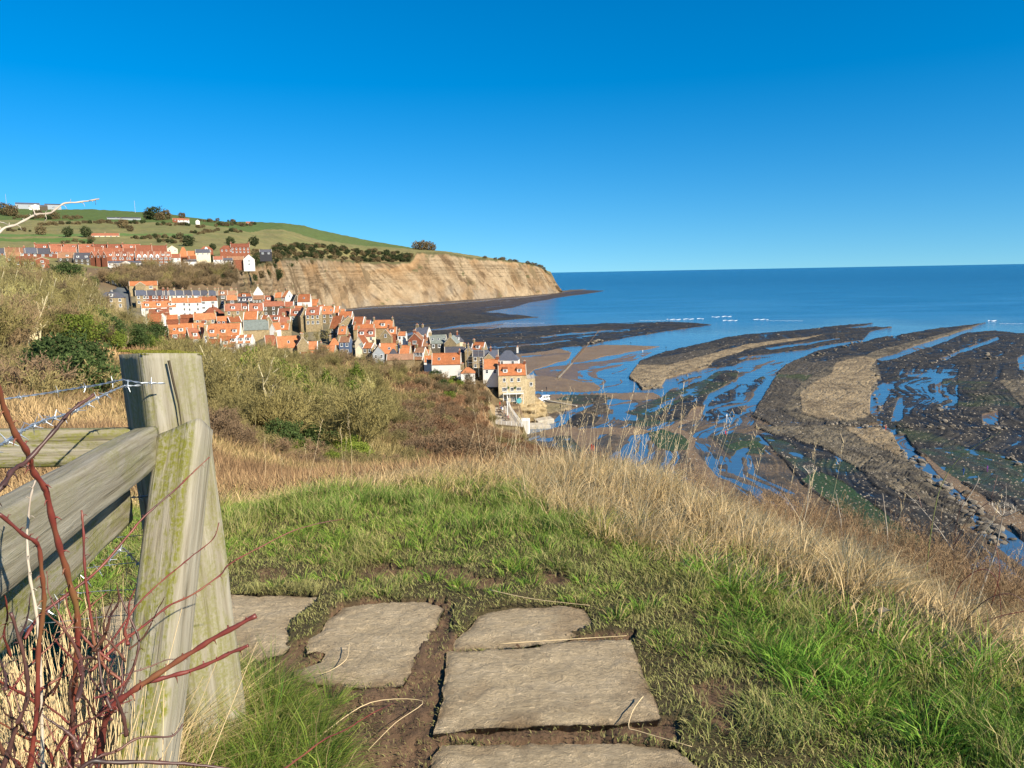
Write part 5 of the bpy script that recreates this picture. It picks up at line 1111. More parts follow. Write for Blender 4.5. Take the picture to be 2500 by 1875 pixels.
for k, (X, Y) in enumerate(TB): table(V(PZ(*cpx(X, Y), TZ)), 0.4+0.3*math.sin(k*2), 'dark wooden picnic table '+NAMES[k])
# shelter and stall
c = PZ(*cpx(1205, 1045), TZ-0.3); sh = empty('shelter', V(c), -0.3, 'open shelter with curved grey metal roof at the foot of the scrub slope', 'shelter')
q = MB(); n_ = 14; arcp = [(math.cos(math.pi*k/n_)*1.9, math.sin(math.pi*k/n_)*1.3+2.2) for k in range(n_+1)]
for k in range(n_):
    (x0, z0), (x1, z1) = arcp[k], arcp[k+1]; q.prism([(x0, -3, z0), (x1, -3, z1), (x1, -3, z1+0.07), (x0, -3, z0+0.07)], (0, 6, 0))
q.build('roof', M_METAL, sh)
for s_ in (-1, 1):
    for y_ in (-2.8, 2.8): q = MB(); q.box(s_*1.8-0.06, s_*1.8+0.06, y_-0.06, y_+0.06, -0.5, 2.25); q.build('post', M_WOODT, sh)
q = MB(); q.box(-1.85, -1.75, -2.7, 2.7, -0.5, 2.2); q.build('side_panel', M_WOODT, sh)
c = PZ(*cpx(1222, 1130), TZ-0.3); stl = empty('market_stall', V(c), -0.3, 'small white-fronted refreshment stall on the terrace edge', 'stall')
q = MB(); q.box(-1.3, 1.3, -0.9, 0.9, 0, 1.0); q.build('counter', WALLM['w'], stl); q = MB(); q.prism([(-1.5, -1.2, 2.2), (-1.5, 1.1, 2.6), (-1.5, 1.1, 2.7), (-1.5, -1.2, 2.3)], (3.0, 0, 0)); q.build('canopy', ROOFM['o'], stl)
for x_ in (-1.25, 1.25):
    for y_ in (-0.85, 0.85): q = MB(); q.box(x_-0.04, x_+0.04, y_-0.04, y_+0.04, 1.0, 2.25+(0.25 if y_ > 0 else 0)); q.build('post', M_WOODT, stl)
def wheel_me(r_, w_):
    q = MB(); q.tube([(0, -w_/2, 0), (0, w_/2, 0)], r_, 16, 0); q.tube([(0, -w_/2-0.01, 0), (0, w_/2+0.01, 0)], r_*0.55, 12, 1); return q.mesh('wheel', [M_TYRE, M_METAL])
ME_WH = wheel_me(0.34, 0.22)
c = PZ(*cpx(1278, 1012), TZ); cart = empty('handcart', V(c), 0.2, 'small bright red handcart at the back of the terrace', 'cart')
q = MB(); q.box(-1.1, 1.1, -0.5, 0.5, 0.45, 0.95); q.build('tray', M_RED, cart); q = MB(); q.tube([(1.1, 0.4, 0.7), (1.9, 0.3, 1.0), (1.9, -0.3, 1.0), (1.1, -0.4, 0.7)], 0.03, 6); q.build('handle', M_METAL, cart)
for x_ in (-0.7, 0.7):
    for y_ in (-0.55, 0.55): put('wheel', ME_WH, cart, (x_, y_, 0.34))
# scaffolding
c = P(*cpx(1160, 620), 290); sc_ = empty('scaffold', (c[0], c[1], c[2]), -math.atan2(c[0], c[1]), 'metal scaffolding round the slate-roofed stone house', 'scaffold')
for x_ in (-3, -1, 1, 3):
    for y_ in (-1, 0.3): q = MB(); q.tube([(x_, y_, -3), (x_, y_, 8.5)], 0.06, 5); q.build('pole', M_METAL, sc_)
for z_ in (1.5, 3.7, 6.0):
    q = MB(); q.box(-3.1, 3.1, -0.9, 0.2, z_, z_+0.06); q.build('platform', M_WOODT, sc_)
    q = MB(); q.tube([(-3.1, -1, z_+1), (3.1, -1, z_+1)], 0.05, 5); q.build('guard_rail', M_METAL, sc_)
# vans
def van(loc, rz, label, L_=4.9, h_=2.3, rear=1.0, panel=False, name='camper_van', paint=None, cat='van', group=None):
    paint = paint or M_VAN
    root = empty(name, loc, rz, label, cat, group); w_ = 0.95
    if h_ > 1.8: pr = [(-L_/2, 0.35), (L_/2-0.15, 0.35), (L_/2, 0.75), (L_/2-0.1, 1.05), (L_/2-0.85, 1.3), (L_/2-1.6, h_-0.1), (L_/2-2.0, h_), (-L_/2+0.2, h_), (-L_/2, h_-0.25)]
    else: pr = [(-L_/2, 0.35), (L_/2-0.1, 0.3), (L_/2, 0.65), (L_/2-0.15, 0.85), (L_/2-1.1, 0.98), (L_/2-1.8, h_-0.05), (-L_/2+0.9, h_), (-L_/2+0.15, 1.0), (-L_/2, 0.9)]
    q = MB(); q.prism([(x_, -w_, z_) for x_, z_ in pr], (0, 2*w_, 0)); o = q.build('body', [paint], root); bv = o.modifiers.new('b', 'BEVEL'); bv.width = 0.09; bv.segments = 2
    for s_ in (-1, 1):
        for k in range(2 if panel else 3):
            x0 = L_/2-1.95-k*1.15; q = MB(); q.box(x0-0.95, x0, s_*(w_+0.005)-0.01, s_*(w_+0.005)+0.01, h_*0.58, h_*0.84); q.build('side_window', M_GLASS, root)
        q = MB(); q.box(L_/2-0.06, L_/2+0.02, s_*0.7-0.14, s_*0.7+0.14, 0.78, 0.95); q.build('headlight', M_GLASS, root)
        for x_ in (-L_/2+0.95, L_/2-0.95): put('wheel', ME_WH, root, (x_, s_*0.88, 0.34))
    (xa, za), (xb, zb) = (pr[4], pr[5]); q = MB(); d_ = np.array([xb-xa, 0, zb-za]); nrm_ = np.array([zb-za, 0, xa-xb]); nrm_ = nrm_/np.linalg.norm(nrm_)
    A0 = np.array([xa, -0.8, za])+d_*0.12+nrm_*0.01; q.prism([A0, A0+d_*0.78, A0+d_*0.78+(0, 1.6, 0), A0+(0, 1.6, 0)], nrm_*0.015); q.build('windscreen', M_GLASS, root)
    q = MB(); q.box(-L_/2-0.02, -L_/2+0.02, -0.7, 0.7, h_*0.58, h_*0.85); q.build('rear_window', M_GLASS, root)
    return root
c = PZ(*cpx(1893, 962), 0.45); van((c[0], c[1], 0.40), math.pi+0.25, 'white camper van parked on the sand beside the inn')
c = PZ(*cpx(1838, 990), 0.45); van((c[0], c[1], 0.40), math.pi-0.6, 'white car in front of the camper van, half behind the rock', 4.3, 1.5, name='parked_car', cat='car')
for k, (px_, py_, col_, lb) in enumerate(((349, 652, (0.04, 0.10, 0.35), 'blue van by the long white building in the upper town'), (362, 651, (0.75, 0.75, 0.75), 'first white van right of the blue one, upper town'), (374, 652, (0.7, 0.72, 0.75), 'silver van in the middle of the row, upper town'), (386, 651, (0.25, 0.30, 0.33), 'grey van in the row of vans, upper town'), (398, 652, (0.75, 0.75, 0.75), 'rightmost white van of the row, upper town'))):
    c = P(px_, py_, 598); h_ = H1(c[0], c[1]); van((c[0], c[1], c[2]-0.4), 0.3 if k % 2 else 2.6, lb, 5.2, 2.4, paint=simple('van_paint', col_, 0.3, 0.5, 0.05), name='parked_van', group='vans parked on the cliff road')
# ------------------------------------------------------------------ people
def skin_person(pose):
    if pose == 'stand': J = dict(hip=(0, 0, .95), ch=(0, 0, 1.28), nk=(0, 0, 1.5), hd=(0, -.01, 1.64), ht=(0, 0, 1.76), sl=(-.19, 0, 1.43), sr=(.19, 0, 1.43), el=(-.25, .02, 1.15), er=(.25, .02, 1.15), wl=(-.24, -.08, .92), wr=(.24, -.08, .92), hl=(-.1, 0, .9), hr=(.1, 0, .9), kl=(-.11, -.02, .5), kr=(.11, -.02, .5), al=(-.12, .02, .09), ar=(.12, .02, .09), tl=(-.13, -.14, .04), tr=(.13, -.14, .04))
    elif pose == 'walk': J = dict(hip=(0, 0, .93), ch=(0, -.03, 1.27), nk=(0, -.05, 1.49), hd=(0, -.07, 1.62), ht=(0, -.06, 1.74), sl=(-.19, -.04, 1.42), sr=(.19, -.04, 1.42), el=(-.25, -.14, 1.16), er=(.25, .12, 1.16), wl=(-.22, -.3, 1.0), wr=(.23, .16, .92), hl=(-.1, 0, .9), hr=(.1, 0, .9), kl=(-.11, .06, .5), kr=(.11, -.2, .53), al=(-.12, .36, .14), ar=(.12, -.3, .09), tl=(-.12, .26, .04), tr=(.12, -.45, .05))
    else: J = dict(hip=(0, 0, .50), ch=(0, -.04, .82), nk=(0, -.08, 1.03), hd=(0, -.11, 1.16), ht=(0, -.1, 1.28), sl=(-.19, -.06, .97), sr=(.19, -.06, .97), el=(-.25, -.12, .72), er=(.25, -.12, .72), wl=(-.16, -.36, .76), wr=(.16, -.36, .76), hl=(-.1, -.03, .48), hr=(.1, -.03, .48), kl=(-.13, -.45, .5), kr=(.13, -.45, .5), al=(-.13, -.45, .09), ar=(.13, -.45, .09), tl=(-.13, -.6, .04), tr=(.13, -.6, .04))
    R_ = dict(hip=.15, ch=.165, nk=.065, hd=.10, ht=.085, sl=.075, sr=.075, el=.052, er=.052, wl=.038, wr=.038, hl=.10, hr=.10, kl=.07, kr=.07, al=.048, ar=.048, tl=.04, tr=.04)
    ed = [('hip', 'ch'), ('ch', 'nk'), ('nk', 'hd'), ('hd', 'ht'), ('ch', 'sl'), ('ch', 'sr'), ('sl', 'el'), ('sr', 'er'), ('el', 'wl'), ('er', 'wr'), ('hip', 'hl'), ('hip', 'hr'), ('hl', 'kl'), ('hr', 'kr'), ('kl', 'al'), ('kr', 'ar'), ('al', 'tl'), ('ar', 'tr')]
    k = list(J); me = bpy.data.meshes.new('p'); me.from_pydata([J[a] for a in k], [(k.index(a), k.index(b)) for a, b in ed], [])
    o = bpy.data.objects.new('p', me); C.objects.link(o); md = o.modifiers.new('s', 'SKIN')
    for i, a in enumerate(k): me.skin_vertices[0].data[i].radius = (R_[a], R_[a]*(0.75 if a in ('hip', 'ch') else 1)); me.skin_vertices[0].data[i].use_root = (a == 'hip')
    s = o.modifiers.new('u', 'SUBSURF'); s.levels = 1; s.render_levels = 1
    dg = bpy.context.evaluated_depsgraph_get(); out = bpy.data.meshes.new_from_object(o.evaluated_get(dg)); bpy.data.objects.remove(o); 
    top = J['nk'][2]; hip = J['hip'][2]-0.02 if pose != 'sit' else 0.58
    for p_ in out.polygons:
        z_ = p_.center.z; hand = (abs(p_.center.x) > 0.13 and abs(z_-J['wl'][2]) < 0.05 and pose != 'x' and abs(p_.center.x) < .3 and p_.center.y < J['el'][1]-0.05)
        p_.material_index = 3 if z_ > J['hd'][2]+0.04 else (2 if z_ > top+0.02 or hand else (0 if z_ > hip else (1 if z_ > 0.09 else 3))); p_.use_smooth = True
    return out
PM = {k: skin_person(k) for k in ('stand', 'walk', 'sit')}
M_SKIN = simple('skin', (0.55, 0.33, 0.23), 0.6, 0.3, 0.05); M_HAIR = simple('dark_hair', (0.04, 0.03, 0.02), 0.8, 0.2, 0.1)
CLO = {}
def cloth(c):
    if c not in CLO: CLO[c] = simple('cloth', c, 0.9, 0.1, 0.1)
    return CLO[c]
def person(p, pose, rz, jc, tc, label, group=None, dz=0.0, scale=1.05):
    me = PM[pose].copy(); me.name = 'person'; me.materials.clear()
    for m_ in (cloth(jc), cloth(tc), M_SKIN, M_HAIR): me.materials.append(m_)
    o = link('person', me); o.location = (p[0], p[1], p[2]+dz); o.rotation_euler = (0, 0, rz); o.scale = (scale,)*3
    return tag(o, label, 'person', group)
def shore_at(x, y):
    az = np.arctan2(x, y); lr = np.log(np.hypot(x, y))
    i = np.clip(((az-AZ0)/(AZ1-AZ0)*(NA-1)), 0, NA-1).astype(int); j = np.clip((lr-llr[0])/(llr[-1]-llr[0])*(NR-1), 0, NR-1).astype(int)
    return hh[j, i]
def onshore(px_, py_):
    p = PZ(px_, py_, 0.2); p[2] = max(0.0, float(shore_at(np.array(p[0]), np.array(p[1])))) ; return p
BK = (0.02, 0.02, 0.03); RD = (0.55, 0.04, 0.03); WH = (0.7, 0.7, 0.7); BL = (0.05, 0.10, 0.30); NV_ = (0.03, 0.04, 0.09)
PP = [(1771, 1063, 'walk', 0.5, RD, NV_, 'person in a red coat crossing the wet sand'), (1774, 1021, 'stand', 0.2, WH, BK, 'person in a white top by a shallow pool'), (2162, 1052, 'stand', 1.0, RD, BK, 'person in red stooping beside the line of boulders'),
      (1444, 1098, 'walk', 2.0, RD, BK, 'left person of the pair in red near the tall stems'), (1449, 1100, 'walk', 2.2, (0.6, 0.12, 0.06), WH, 'right person of the pair, orange-red jacket'), (1974, 1044, 'walk', 1.0, BK, BK, 'dark-clothed person on the flat tan rock'),
      (2352, 1158, 'walk', -1.0, BL, (0.3, 0.3, 0.35), 'person in blue jacket and pale trousers on the weedy rocks'), (2410, 1152, 'stand', 0.5, (0.15, 0.05, 0.2), BK, 'person in purple coat on the weedy rocks'), (1334, 953, 'stand', 0.4, BK, BK, 'dark-clothed person standing with a dog on the sand'),
      (1381, 1008, 'walk', 1.5, NV_, BK, 'dark-clothed walker near the rocks below the inn'), (1368, 1001, 'walk', 1.4, BK, (0.2, 0.2, 0.22), 'second walker left of the one below the inn'), (1569, 860, 'stand', 0, WH, (0.3, 0.25, 0.2), 'pale-clothed person on the far sand bar'),
      (1681, 791, 'stand', 0, BK, BK, 'tiny dark figure at the tip of the far reef'), (1626, 851, 'walk', 0, BK, NV_, 'tiny dark figure by the channel beside the reef'), (1540, 840, 'stand', 0, BK, BK, 'tiny dark figure near the seaweed-dark reef edge')]
for px_, py_, pose, rz, jc, tc, lb in PP: person(onshore(px_, py_), pose, rz, jc, tc, lb)
SEAT = [(1436, 1000, BK), (1418, 1030, RD), (1430, 1066, BL), (1446, 1090, WH), (1432, 1112, BK), (1466, 1124, (0.3, 0.2, 0.15)), (1476, 1152, NV_), (1506, 1176, (0.35, 0.1, 0.1)), (1456, 1046, BK), (1472, 1078, (0.5, 0.45, 0.4))]
for k, (X, Y, c_) in enumerate(SEAT):
    p = PZ(*cpx(X, Y), TZ); person(p, 'sit' if k % 2 == 0 else 'stand', k*1.3, c_, BK, 'drinker in %s %s the %s picnic table' % (['black', 'red', 'blue', 'white', 'black', 'brown', 'navy', 'maroon', 'black', 'beige'][k], 'seated at' if k % 2 == 0 else 'standing by', ['first', 'second', 'third', 'fourth', 'fifth', 'sixth', 'seventh', 'last', 'crowded middle', 'railing-side'][k]), 'drinkers on the terrace')
# dog
q = MB(); q.tube([(-.3, 0, .42), (0, 0, .42), (.28, 0, .46)], [.10, .12, .13], 8); q.tube([(.28, 0, .5), (.42, 0, .66), (.6, 0, .62)], [.08, .085, .04], 8); q.tube([(-.3, 0, .46), (-.5, 0, .62)], [.03, .015], 5)
for x_ in (-.25, .24):
    for y_ in (-.07, .07): q.tube([(x_, y_, .42), (x_+(.04 if x_ < 0 else -.02), y_, .2), (x_, y_, 0)], [.05, .03, .03], 6)
o = q.build('dog', simple('white_fur', (0.6, 0.58, 0.52)), None, True); o.location = V(onshore(1323, 955)); o.rotation_euler = (0, 0, 0.6); tag(o, 'small pale dog on the sand beside its dark-clothed owner', 'dog')
# ------------------------------------------------------------------ boulders
M_BLD = simple('boulder_rock', (0.17, 0.145, 0.11), 0.9, 0.2, 0.45, 1.2, 0.8, objvar=0.45)
BM = []
for k in range(6):
    bm = bmesh.new(); bmesh.ops.create_icosphere(bm, subdivisions=2, radius=1)
    for v_ in bm.verts:
        c_ = v_.co; f_ = 1+0.45*(vn(np.array(c_.x*1.4+k*9), np.array(c_.y*1.4+c_.z*1.7), k)-0.5); v_.co = Vector((round(c_.x*f_*2.2)/2.2*0.5+c_.x*f_*0.5, c_.y*f_, c_.z*f_*0.7))
    me_ = bpy.data.meshes.new('boulder'); bm.to_mesh(me_); bm.free(); me_.materials.append(M_BLD); BM.append(me_)
CLU = [(2015, 1039, 2150, 1040, 24, .8, 6), (2150, 1040, 2440, 1047, 34, .9, 6), (2212, 1108, 2330, 1212, 34, 1.0, 16), (2330, 1215, 2465, 1330, 46, 1.1, 26), (2285, 985, 2312, 1035, 22, .8, 12), (1561, 946, 1618, 946, 16, 1.1, 5), (1640, 930, 1735, 893, 12, .9, 4),
       (2120, 885, 2150, 1015, 14, 1.1, 8), (1960, 880, 2108, 832, 24, 1.1, 4), (2270, 890, 2345, 856, 14, 1.0, 6), (2150, 990, 2140, 1030, 8, .8, 8), (2400, 860, 2420, 875, 8, 1.6, 12), (2380, 965, 2410, 1000, 9, .9, 14), (2440, 1100, 2500, 1140, 10, .8, 8), (2350, 1020, 2500, 1060, 10, .8, 10), (1435, 838, 1470, 832, 8, 2.2, 4)]
GRPN = ['line of grey boulders crossing the rock at left', 'long line of grey boulders crossing the right-hand scars', 'boulders strewn below the corner of the tan rock', 'heap of boulders at the bottom right of the beach', 'column of grey boulders between two pools', 'pale boulders at the blunt end of the tan reef', 'boulders along the lower edge of the tan reef', 'boulders at the scarp of the big tan rock', 'string of boulders between the two big reefs', 'boulders along the thin pool on the right', 'boulders at the foot of the scarp pool', 'large boulders on the far dark scar at right', 'loose boulders in the right-hand pools', 'boulders at the right edge of the beach', 'boulders before the right-hand line', 'rocks heaped beside the outfall']
nb = 0
for ci, (x0, y0, x1, y1, n_, s_, spd) in enumerate(CLU):
    for k in range(n_):
        u = random.random(); px_ = x0+(x1-x0)*u+random.gauss(0, spd*0.8); py_ = y0+(y1-y0)*u+random.gauss(0, spd*0.35)
        p = PZ(px_, py_, 0.3); sh_ = float(shore_at(np.array(p[0]), np.array(p[1])))
        o = link('boulder', BM[nb % 6]); q_ = s_*random.uniform(0.45, 1.15)*(1.0 if random.random() < 0.85 else 1.4); o.scale = (q_, q_*random.uniform(0.6, 1), q_*random.uniform(0.5, 0.9))
        o.location = (p[0], p[1], max(sh_, -0.1)+q_*0.2); o.rotation_euler = (random.uniform(-.3, .3), random.uniform(-.3, .3), random.uniform(0, 6.3)); tag(o, '%s, %s, %s end' % ('small' if q_ < s_*.65 else ('mid-sized' if q_ < s_*.95 else 'large'), GRPN[ci], 'left' if px_ < min(x0, x1)+abs(x1-x0)*.33 else ('right' if px_ > min(x0, x1)+abs(x1-x0)*.67 else 'middle')), 'boulder', GRPN[ci]); nb += 1
# small scattered stones: nobody could count them
pts = []; fc = []; N_ = 7000
px_ = RNG.uniform(1150, 2560, N_); t_ = RNG.uniform(0, 1, N_)**0.7; py_ = 790+t_*520; p = PZ(px_, py_, 0.2); sh_ = shore_at(p[:, 0], p[:, 1]); k = (sh_ > 0.15); p = p[k]; sh_ = sh_[k]
r_ = np.hypot(p[:, 0], p[:, 1]); s_ = RNG.uniform(0.12, 0.42, len(p))*(0.6+r_/450)
base = np.array([(1, 0, 0), (0.2, .9, 0), (-.8, .4, 0), (-.6, -.7, 0), (.5, -.8, 0), (0.1, 0, .8)], float)
vv_ = base[None]*s_[:, None, None]*RNG.uniform(.7, 1.2, (len(p), 6, 1)); vv_[..., 0] += p[:, 0:1]; vv_[..., 1] += p[:, 1:2]; vv_[..., 2] += sh_[:, None]-0.05
tf = np.array([(0, 1, 5), (1, 2, 5), (2, 3, 5), (3, 4, 5), (4, 0, 5)]); ff = (tf[None]+6*np.arange(len(p))[:, None, None]).reshape(-1, 3)
tag(link('beach_stones', npmesh('beach_stones', vv_.reshape(-1, 3), ff, [simple('stones', (0.19, 0.165, 0.13), 0.9, 0.2, 0.5, 0.3)])), 'loose stones scattered over the rock scars', 'stones', kind='stuff')
# breaking waves
M_FOAM = simple('foam', (0.85, 0.88, 0.9), 0.8, 0.2, 0.05)
for k, (x0, x1, y_, lb) in enumerate(((1628, 1662, 780, 'small white breaker nearest the far reef tip'), (1668, 1695, 779, 'second small breaker from the left'), (1702, 1718, 778, 'third small breaker from the left'), (1738, 1758, 774, 'pair of breakers behind, left one'), (1762, 1786, 772.5, 'pair of breakers behind, right one'), (1765, 1800, 782.5, 'low foam line in front of the breaker pair'), (1838, 1876, 780, 'longest white breaker on the right'), (2412, 2434, 783, 'breaker at the tip of the long right-hand scar'), (1560, 1625, 782.5, 'thin foam line off the far reef tip'), (1870, 1960, 783, 'long thin foam line right of the longest breaker'), (2440, 2500, 790, 'thin foam line at the right edge'), (1230, 1330, 789, 'thin foam line along the dark reef by the cliff'))):
    xs = np.linspace(x0, x1, 24); c = PZ(xs, np.full(24, y_)+0.5*np.sin(xs*0.4), 0.0); wd = (0.8 if k > 7 else 1.5)*np.sin(np.linspace(0.05, 3.09, 24))**0.5*(1+0.4*RNG.normal(0, 1, 24)*0.5); az_, r_ = azr(c); u = c/r_[:, None]; u[:, 2] = 0
    rows = [c-u*wd[:, None]*0.6+(0, 0, 0.02), c+(0, 0, 0.06 if k > 7 else 0.28), c+u*wd[:, None]*0.5+(0, 0, 0.02)]
    vv_ = np.concatenate(rows); i_ = np.arange(23); ff = np.concatenate([np.stack([i_, i_+1, i_+25, i_+24], 1), np.stack([i_+24, i_+25, i_+49, i_+48], 1)])
    tag(link('breaking_wave', npmesh('breaking_wave', vv_, ff, [M_FOAM], True)), lb, 'wave', 'breaking waves offshore')
# ------------------------------------------------------------------ shrubs and trees
def norm(a): return a/(np.linalg.norm(a, axis=-1, keepdims=True)+1e-9)
def twigs(seed, n0, L0, r0, levels, nchild, decay, spread, up, origin_r=0.3, flatz=1.0):
    "branching skeleton: list of (p0, p1, w0, w1, level)"
    g = np.random.default_rng(seed); out = []
    a = g.uniform(0, 2*math.pi, n0); rr = origin_r*np.sqrt(g.uniform(0, 1, n0))
    base = np.stack([rr*np.cos(a), rr*np.sin(a), 0*a], 1); d = norm(np.stack([np.cos(a)*spread[0]*g.uniform(.2, 1, n0), np.sin(a)*spread[0]*g.uniform(.2, 1, n0), np.ones(n0)*up[0]], 1))
    L = L0*g.uniform(0.7, 1.15, n0); w = np.full(n0, r0)
    for lv in range(levels):
        kink = norm(g.normal(0, 1, d.shape)); d2 = norm(d+0.28*kink+np.array([0, 0, 0.10*up[min(lv, len(up)-1)]]))
        m_ = base+d*(L*0.5)[:, None]; e_ = m_+d2*(L*0.5)[:, None]; w1 = w*0.75; w2 = w*0.45
        out.append((base, m_, w, w1, lv)); out.append((m_, e_, w1, w2, lv))
        if lv == levels-1: break
        nc = nchild[lv]; t = g.uniform(0.25, 1.0, (len(L), nc)); t[:, 0] = 1.0
        bb = np.where((t < 0.5)[..., None], base[:, None]+(m_-base)[:, None]*(t*2)[..., None], m_[:, None]+(e_-m_)[:, None]*((t-0.5)*2)[..., None])
        s_ = spread[min(lv+1, len(spread)-1)]
        dd = norm(np.repeat(d2[:, None], nc, 1)+s_*norm(g.normal(0, 1, (len(L), nc, 3)))+np.array([0, 0, up[min(lv+1, len(up)-1)]]))
        L = (np.repeat(L[:, None], nc, 1)*decay*g.uniform(0.6, 1.2, (len(L), nc))).reshape(-1); w = (np.repeat(w2[:, None], nc, 1)*0.95).reshape(-1)
        base = bb.reshape(-1, 3); d = dd.reshape(-1, 3)
    return out
def twig_mesh(name, segs, minw, mat, ca, cb, seed=0, lo=0, hi=99):
    g = np.random.default_rng(seed+5); V_ = []; F_ = []; Cc = []; o = 0
    for (a, b, w0, w1, lv) in segs:
        if lv < lo or lv > hi: continue
        n_ = len(a); d = norm(b-a); w0 = np.maximum(w0, minw); w1 = np.maximum(w1, minw*0.8)
        if lv <= 1:
            u = norm(np.cross(d, np.array([0.3, 0.2, 1.0]))); v_ = np.cross(d, u); ring = []
            for base_, w_ in ((a, w0), (b, w1)):
                for k in range(4): q_ = math.pi/2*k; ring.append(base_+(u*math.cos(q_)+v_*math.sin(q_))*w_[:, None])
            vs = np.stack(ring, 1); fs = np.array([(k, (k+1) % 4, 4+(k+1) % 4, 4+k) for k in range(4)]); m_ = 8
        else:
            u = norm(np.cross(d, norm(g.normal(0, 1, d.shape)))); vs = np.stack([a-u*w0[:, None], a+u*w0[:, None], b+u*w1[:, None], b-u*w1[:, None]], 1); fs = np.array([(0, 1, 2, 3)]); m_ = 4
        V_.append(vs.reshape(-1, 3)); F_.append((fs[None]+(np.arange(n_)*m_)[:, None, None]).reshape(-1, 4)+o); o += n_*m_
        t = np.clip(g.uniform(0, 1, n_)*0.6+lv*0.12, 0, 1)[:, None]; c_ = np.array(ca)*(1-t)+np.array(cb)*t
        Cc.append(np.repeat(c_, m_, 0))
    return npmesh(name, np.concatenate(V_), np.concatenate(F_), [mat], False, np.concatenate(Cc))
def vegmat(name, objvar=0.3, trans=0.12):
    mt, n, l, b = newmat(name, 0.9, 0.12)
    a = n.new('ShaderNodeAttribute'); a.attribute_name = 'Col'; oi = n.new('ShaderNodeObjectInfo')
    rr = ramp(n, l, oi.outputs['Random'], [(0, [1-objvar]*3), (0.5, (1.0, 0.97, 0.9)), (1, [1+objvar, 1+objvar*0.8, 1+objvar*0.5])])
    o = mix(n, l, 1.0, a.outputs['Color'], rr.outputs[0], 'MULTIPLY'); l.new(o, b.inputs['Base Color'])
    tr = n.new('ShaderNodeBsdfTranslucent'); l.new(o, tr.inputs[0]); ms = n.new('ShaderNodeMixShader'); ms.inputs[0].default_value = trans
    l.new(b.outputs[0], ms.inputs[1]); l.new(tr.outputs[0], ms.inputs[2]); l.new(ms.outputs[0], n['Material Output'].inputs['Surface'])
    return mt
M_TWIG = vegmat('twigs', 0.3, 0.05); M_LEAF = vegmat('evergreen_leaves', 0.25, 0.2)
OL = (0.19, 0.165, 0.075); OL2 = (0.225, 0.195, 0.078); BR = (0.135, 0.098, 0.06); BR2 = (0.23, 0.16, 0.10); RB = (0.15, 0.085, 0.05); RB2 = (0.26, 0.155, 0.09); GY = (0.24, 0.215, 0.155)
def mk_bare(seed, ca, cb, L0=1.35, n0=11, mw=0.012, name='bare_shrub'):
    s_ = twigs(seed, n0, L0, 0.06, 5, [4, 5, 4, 3], 0.68, [0.75, 0.75, 0.8, 0.9, 0.9], [1.0, 0.45, 0.35, 0.3, 0.3], 0.4)
    return twig_mesh(name, s_, mw, M_TWIG, ca, cb, seed)
def mk_low(seed, ca, cb):
    s_ = twigs(seed, 46, 0.75, 0.02, 4, [4, 5, 4], 0.62, [0.9, 0.9, 1.0, 1.0], [0.8, 0.3, 0.25, 0.2], 1.5)
    return twig_mesh('low_scrub', s_, 0.013, M_TWIG, ca, cb, seed)
def leaf_mesh(name, seed, n_, rx, rz_, sz, ca, cb, lump=0.35, zc=None):
    g = np.random.default_rng(seed); zc = rz_ if zc is None else zc
    d = norm(g.normal(0, 1, (n_, 3))); rad = g.uniform(0.45, 1.0, n_)**0.5
    lum = 1+lump*fbm(d[:, 0]*2.2+seed, d[:, 1]*2.2+d[:, 2]*2, seed, 3)*1.6; lum *= 1+0.18*fbm(d[:, 0]*7+seed, d[:, 1]*7+d[:, 2]*5, seed+1, 2)
    p = d*rad[:, None]*lum[:, None]*np.array([rx, rx, rz_])+np.array([0, 0, zc]); p[:, 2] = np.maximum(p[:, 2], 0.02)
    u = norm(g.normal(0, 1, (n_, 3)))*sz; v_ = norm(np.cross(u, g.normal(0, 1, (n_, 3))))*sz*g.uniform(0.35, 0.7, (n_, 1))
    vs = np.stack([p-u, p+v_*0.7, p+u, p-v_*0.7], 1).reshape(-1, 3); t = g.uniform(0, 1, n_)[:, None]
    c_ = np.repeat(np.array(ca)*(1-t)+np.array(cb)*t, 4, 0)
    return npmesh(name, vs, np.arange(n_*4).reshape(-1, 4), [M_LEAF], False, c_)
BARE = [mk_bare(10+k, OL, OL2) for k in range(4)]; BAREG = [mk_bare(30+k, (0.13, 0.095, 0.055), (0.25, 0.185, 0.105)) for k in range(3)]
LOWB = [mk_low(50+k, BR, BR2) for k in range(3)]; LOWR = [mk_low(60+k, RB, RB2) for k in range(3)]; BRAM = [twig_mesh('bramble', twigs(160+k, 22, 1.5, 0.012, 4, [3, 4, 3], 0.62, [1.1, 0.8, 0.9, 1.0], [0.9, 0.25, 0.2, 0.1], 0.9), 0.006, M_TWIG, (0.15, 0.09, 0.055), (0.33, 0.235, 0.135), k) for k in range(3)]; LOWO = [mk_low(70+k, OL, (0.24, 0.20, 0.09)) for k in range(3)]
DGR = (0.035, 0.060, 0.020); DG2 = (0.085, 0.125, 0.04); LGR = (0.13, 0.19, 0.03); LG2 = (0.24, 0.29, 0.05)
LEAF = [leaf_mesh('evergreen_bush', 80+k, 5200, 1.5, 1.2, 0.10, DGR, DG2) for k in range(3)]
IVY = [leaf_mesh('ivy_bush', 90+k, 2600, 0.8, 1.7, 0.10, (0.07, 0.12, 0.02), (0.20, 0.25, 0.04)) for k in range(2)]
GORSE = [leaf_mesh('gorse_bush', 95+k, 4200, 1.3, 1.0, 0.085, (0.09, 0.14, 0.025), LG2) for k in range(2)]
FARB = [leaf_mesh('hill_bush', 100+k, 900, 1.0, 0.8, 0.14, (0.11, 0.085, 0.045), (0.21, 0.16, 0.085), 0.4) for k in range(3)]
FARG = [leaf_mesh('hill_bush', 110+k, 1000, 1.0, 0.85, 0.14, (0.03, 0.045, 0.022), (0.07, 0.09, 0.035), 0.4) for k in range(2)]
